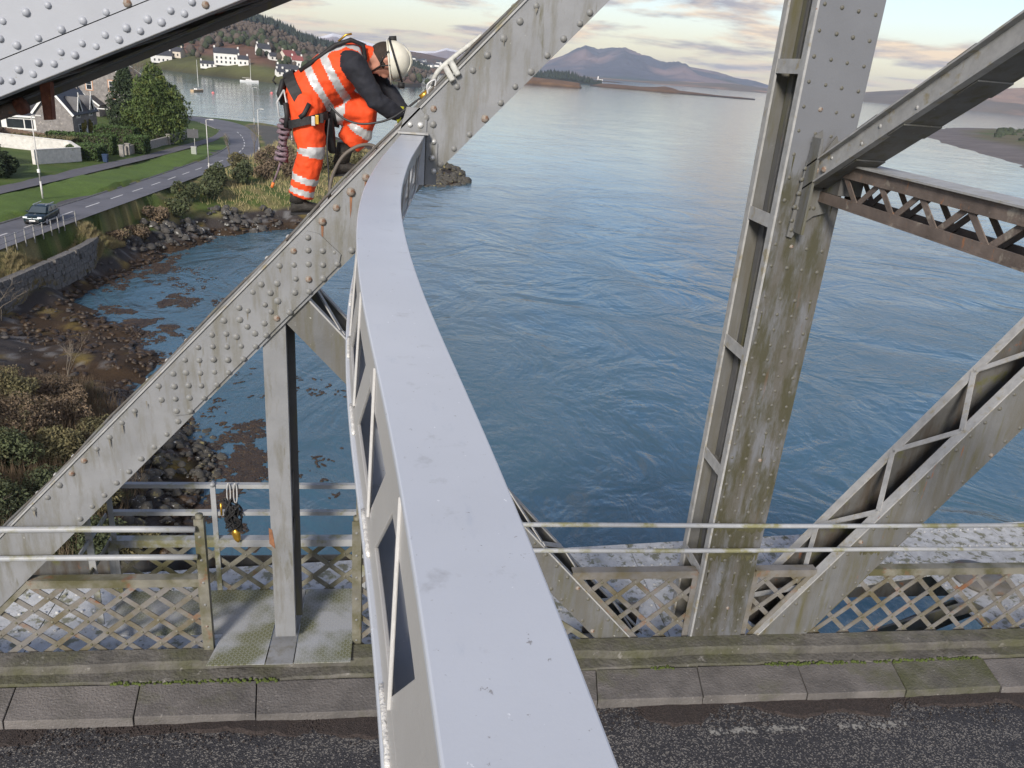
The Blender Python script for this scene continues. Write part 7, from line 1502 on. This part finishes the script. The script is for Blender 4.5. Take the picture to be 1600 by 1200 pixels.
sub(bevel(MB().add(*ring_loft([((-0.62,5.93,-0.075), px2*0.018, sy*0.05), ((-0.52,5.93,-0.005), px2*0.022, sy*0.06), ((-0.44,5.93,0.052), px2*0.018, sy*0.05), ((-0.36,5.93,0.090), px2*0.014, sy*0.04)], 10)).build('back_pad', BLK, man), 0.004), hn)
sub(MB().tube([(-0.45,5.93,0.07),(-0.40,5.93,0.115),(-0.36,5.93,0.125)], 0.008, 6).build('back_ring', BRASS, man, True), hn)
sub(MB().add(*ring_loft([((-0.81,5.86,-0.19), Vector((0.02,0,0.01)), sy*0.06), ((-0.83,5.86,-0.28), Vector((0.03,0,0.012)), sy*0.08), ((-0.815,5.86,-0.36), Vector((0.022,0,0.0)), sy*0.06)], 10)).build('hip_pad', BLK, man, True), hn)
for (P_, r_, m_) in (([(-0.80,5.78,-0.26),(-0.845,5.77,-0.34),(-0.835,5.77,-0.43),(-0.79,5.78,-0.44),(-0.785,5.78,-0.35),(-0.80,5.78,-0.26)], 0.006, SIL), ([(-0.79,5.76,-0.34),(-0.78,5.755,-0.42),(-0.79,5.76,-0.50)], 0.018, BLK), ([(-0.625,5.70,-0.33),(-0.66,5.69,-0.40),(-0.69,5.69,-0.425)], 0.016, BLK), ([(-0.86,5.82,-0.18),(-0.875,5.82,-0.21),(-0.855,5.82,-0.23)], 0.006, BLK)):
    sub(MB().tube(P_, r_, 6).build('gear_loop', m_, man, True), hn)
for (x, y, z, m_) in ((-0.575,5.69,-0.43,BRASS),(-0.545,5.70,-0.42,BLK),(-0.60,5.69,-0.44,SIL)): sub(bevel(MB().box(x-0.012, x+0.012, y-0.012, y+0.008, z-0.03, z+0.03).build('buckle', m_, man), 0.003), hn)
sub(MB().add(*ring_loft([((-0.52,5.90,-0.40), Vector((0.03,0,0)), sy*0.04), ((-0.515,5.90,-0.52), Vector((0.042,0,0)), sy*0.04), ((-0.505,5.92,-0.62), Vector((0.035,0,0)), sy*0.04), ((-0.49,5.94,-0.67), Vector((0.03,0,0)), sy*0.03)], 10)).build('tool_bag', BLK, man, True), hn)
# coiled rope at the hip
ROPE = mat('purple grey kernmantle rope', (0.15, 0.105, 0.125), 0.85, 0, 0.45, 60, 0.003, 120, [((0.35,0.3,0.3), 70, 0.6, 0.66, None)])
rp_ = thing('rope_coil', 'purple grey bundled rope hanging from the hip of the worker', 'rope', (-0.84, 5.80, -0.76))
P_ = []
for i in range(170):
    t_ = i/169; a_ = t_*6.2832*15; w_ = 0.026+0.012*math.sin(t_*9)+0.006*math.sin(i*1.9); P_.append((-0.802-0.035*t_+w_*math.cos(a_), 5.80+0.028*math.sin(a_), -0.46-0.27*t_+0.012*math.sin(a_*0.5)))
MB().tube(P_, 0.012, 6).build('coil', ROPE, rp_, True)
P_ = [(-0.80+0.02*math.cos(i*2.1)-0.03*i/9, 5.80+0.015*math.sin(i*3.1), -0.45-0.28*(i % 2)-0.004*i) for i in range(9)]; MB().tube(P_, 0.0085, 6).build('strands', ROPE, rp_, True)
MB().tube([(-0.835,5.80,-0.72),(-0.86,5.80,-0.80),(-0.895,5.80,-0.885)], 0.007, 6).build('tail', ROPE, rp_, True); MB().tube([(-0.893,5.80,-0.88),(-0.905,5.80,-0.915)], 0.010, 8).build('tail_sleeve', mat('orange tape', (0.6,0.16,0.03), 0.6), rp_, True)
# lanyards and hose
t = thing('lanyard', 'black lanyard looping from the harness under the arm to the anchor on the diagonal', 'lanyard', (-0.2, 5.72, -0.43))
def spline(P_, n=6):
    P_ = [Vector(p_) for p_ in P_]; out = []
    for i in range(len(P_)-1):
        p0, p1, p2, p3 = P_[max(i-1,0)], P_[i], P_[i+1], P_[min(i+2,len(P_)-1)]
        for k_ in range(n): s_ = k_/n; out.append(0.5*((2*p1)+(p2-p0)*s_+(2*p0-5*p1+4*p2-p3)*s_*s_+(3*p1-p0-3*p2+p3)*s_**3))
    return out + [P_[-1]]
MB().tube(spline([(-0.50,5.74,-0.33),(-0.41,5.70,-0.405),(-0.30,5.67,-0.435),(-0.18,5.66,-0.42),(-0.08,5.67,-0.385),(0.01,5.70,-0.325),(0.09,5.73,-0.262),(0.13,5.74,-0.235)]), 0.0075, 7).build('cord', M['cable'], t, True)
MB().tube([(0.115,5.74,-0.245),(0.165,5.745,-0.20)], 0.022, 10).build('energy_absorber', BRASS, t, True); MB().tube(spline([(0.15,5.745,-0.21),(0.18,5.75,-0.165),(0.215,5.75,-0.13),(0.225,5.75,-0.16),(0.19,5.75,-0.185),(0.15,5.745,-0.21)]), 0.006, 7).build('karabiner', SIL, t, True)
t = thing('air_hose', 'grey hose arching out of the steep diagonal beside the worker', 'hose', (-0.49, 5.68, -0.98)); MB().tube(spline([(-0.50,5.70,-1.00),(-0.497,5.69,-0.90),(-0.475,5.69,-0.79),(-0.41,5.70,-0.665),(-0.32,5.72,-0.595),(-0.23,5.74,-0.575),(-0.155,5.74,-0.60)]), 0.012, 8).build('hose', mat('dusty hose rubber', (0.10,0.085,0.07), 0.7), t, True)
t = thing('work_rope', 'thin black rope hanging straight down past the knee to the steep diagonal', 'rope', (-0.50, 5.72, -0.99)); MB().tube(spline([(-0.50,5.75,-0.42),(-0.515,5.73,-0.60),(-0.505,5.72,-0.80),(-0.505,5.715,-0.98)]), 0.0065, 6).build('rope', M['cable'], t, True)
t = thing('webbing_sling', 'pale webbing sling wrapped over the steep diagonal above the worker', 'sling', (0.40, 5.8, 0.0)); SLG = mat('pale webbing', (0.40,0.40,0.37), 0.8, 0, 0.25, 30, 0.003, 90)
for dx in (0.0, 0.05): MB().tube(spline([alongA(1.34+dx, -0.02, T-0.03), alongA(1.36+dx, 0.055, T+0.02), alongA(1.38+dx, 0.07, T+0.25), alongA(1.41+dx, 0.04, BACK+0.03)]), 0.022, 7).build('band', SLG, t, True)
MB().tube(spline([alongA(1.22, 0.05, T+0.10), alongA(1.31, 0.085, T+0.06), alongA(1.46, 0.075, T+0.06), alongA(1.68, 0.045, T+0.07)]), 0.017, 7).build('tail', SLG, t, True); MB().tube(spline([alongA(1.16,0.03,T+0.05), alongA(1.20,0.075,T+0.05), alongA(1.26,0.06,T+0.05), alongA(1.21,0.02,T+0.05)]), 0.007, 6).build('shackle', SIL, t, True)
# karabiners and slings hung on the rear railing
kb_ = thing('karabiner_bundle', 'black bundle of slings and karabiners hanging on the rear platform railing', 'karabiners', (-1.44, YR, -4.1))
for dx in (-0.035, 0.022): MB().tube(spline([(-1.44+dx,YR-0.03,-3.66),(-1.44+dx+0.012,YR-0.03,-3.61),(-1.44+dx+0.025,YR-0.02,-3.64),(-1.44+dx+0.028,YR-0.045,-3.76),(-1.44+dx+0.01,YR-0.045,-3.80),(-1.44+dx,YR-0.04,-3.74),(-1.44+dx,YR-0.03,-3.66)]), 0.006, 6).build('karabiner', SIL, kb_, True)
rk = random.Random(12)
for i in range(11):
    P_ = [(-1.43+rk.uniform(-0.08,0.08), YR-0.05+rk.uniform(-0.035,0.03), -3.76-0.30*t_+rk.uniform(-0.03,0.03)) for t_ in (0, 0.35, 0.7, 1.0, 0.6, 0.2)]; MB().tube(spline(P_), 0.007+0.004*(i % 3 == 0), 6).build('sling', BLK, kb_, True)
MB().tube([(-1.53,YR-0.05,-3.80),(-1.53,YR-0.05,-3.92)], 0.010, 6).build('yellow_clip', BRASS, kb_, True); MB().add(*ring_loft([((-1.42,YR-0.06,-4.06), Vector((0.015,0,0)), sy*0.015), ((-1.415,YR-0.06,-4.11), Vector((0.04,0,0)), sy*0.02), ((-1.405,YR-0.06,-4.17), Vector((0.03,0,0)), sy*0.02), ((-1.40,YR-0.06,-4.20), Vector((0.01,0,0)), sy*0.01)], 10)).build('descender', BRASS, kb_, True)
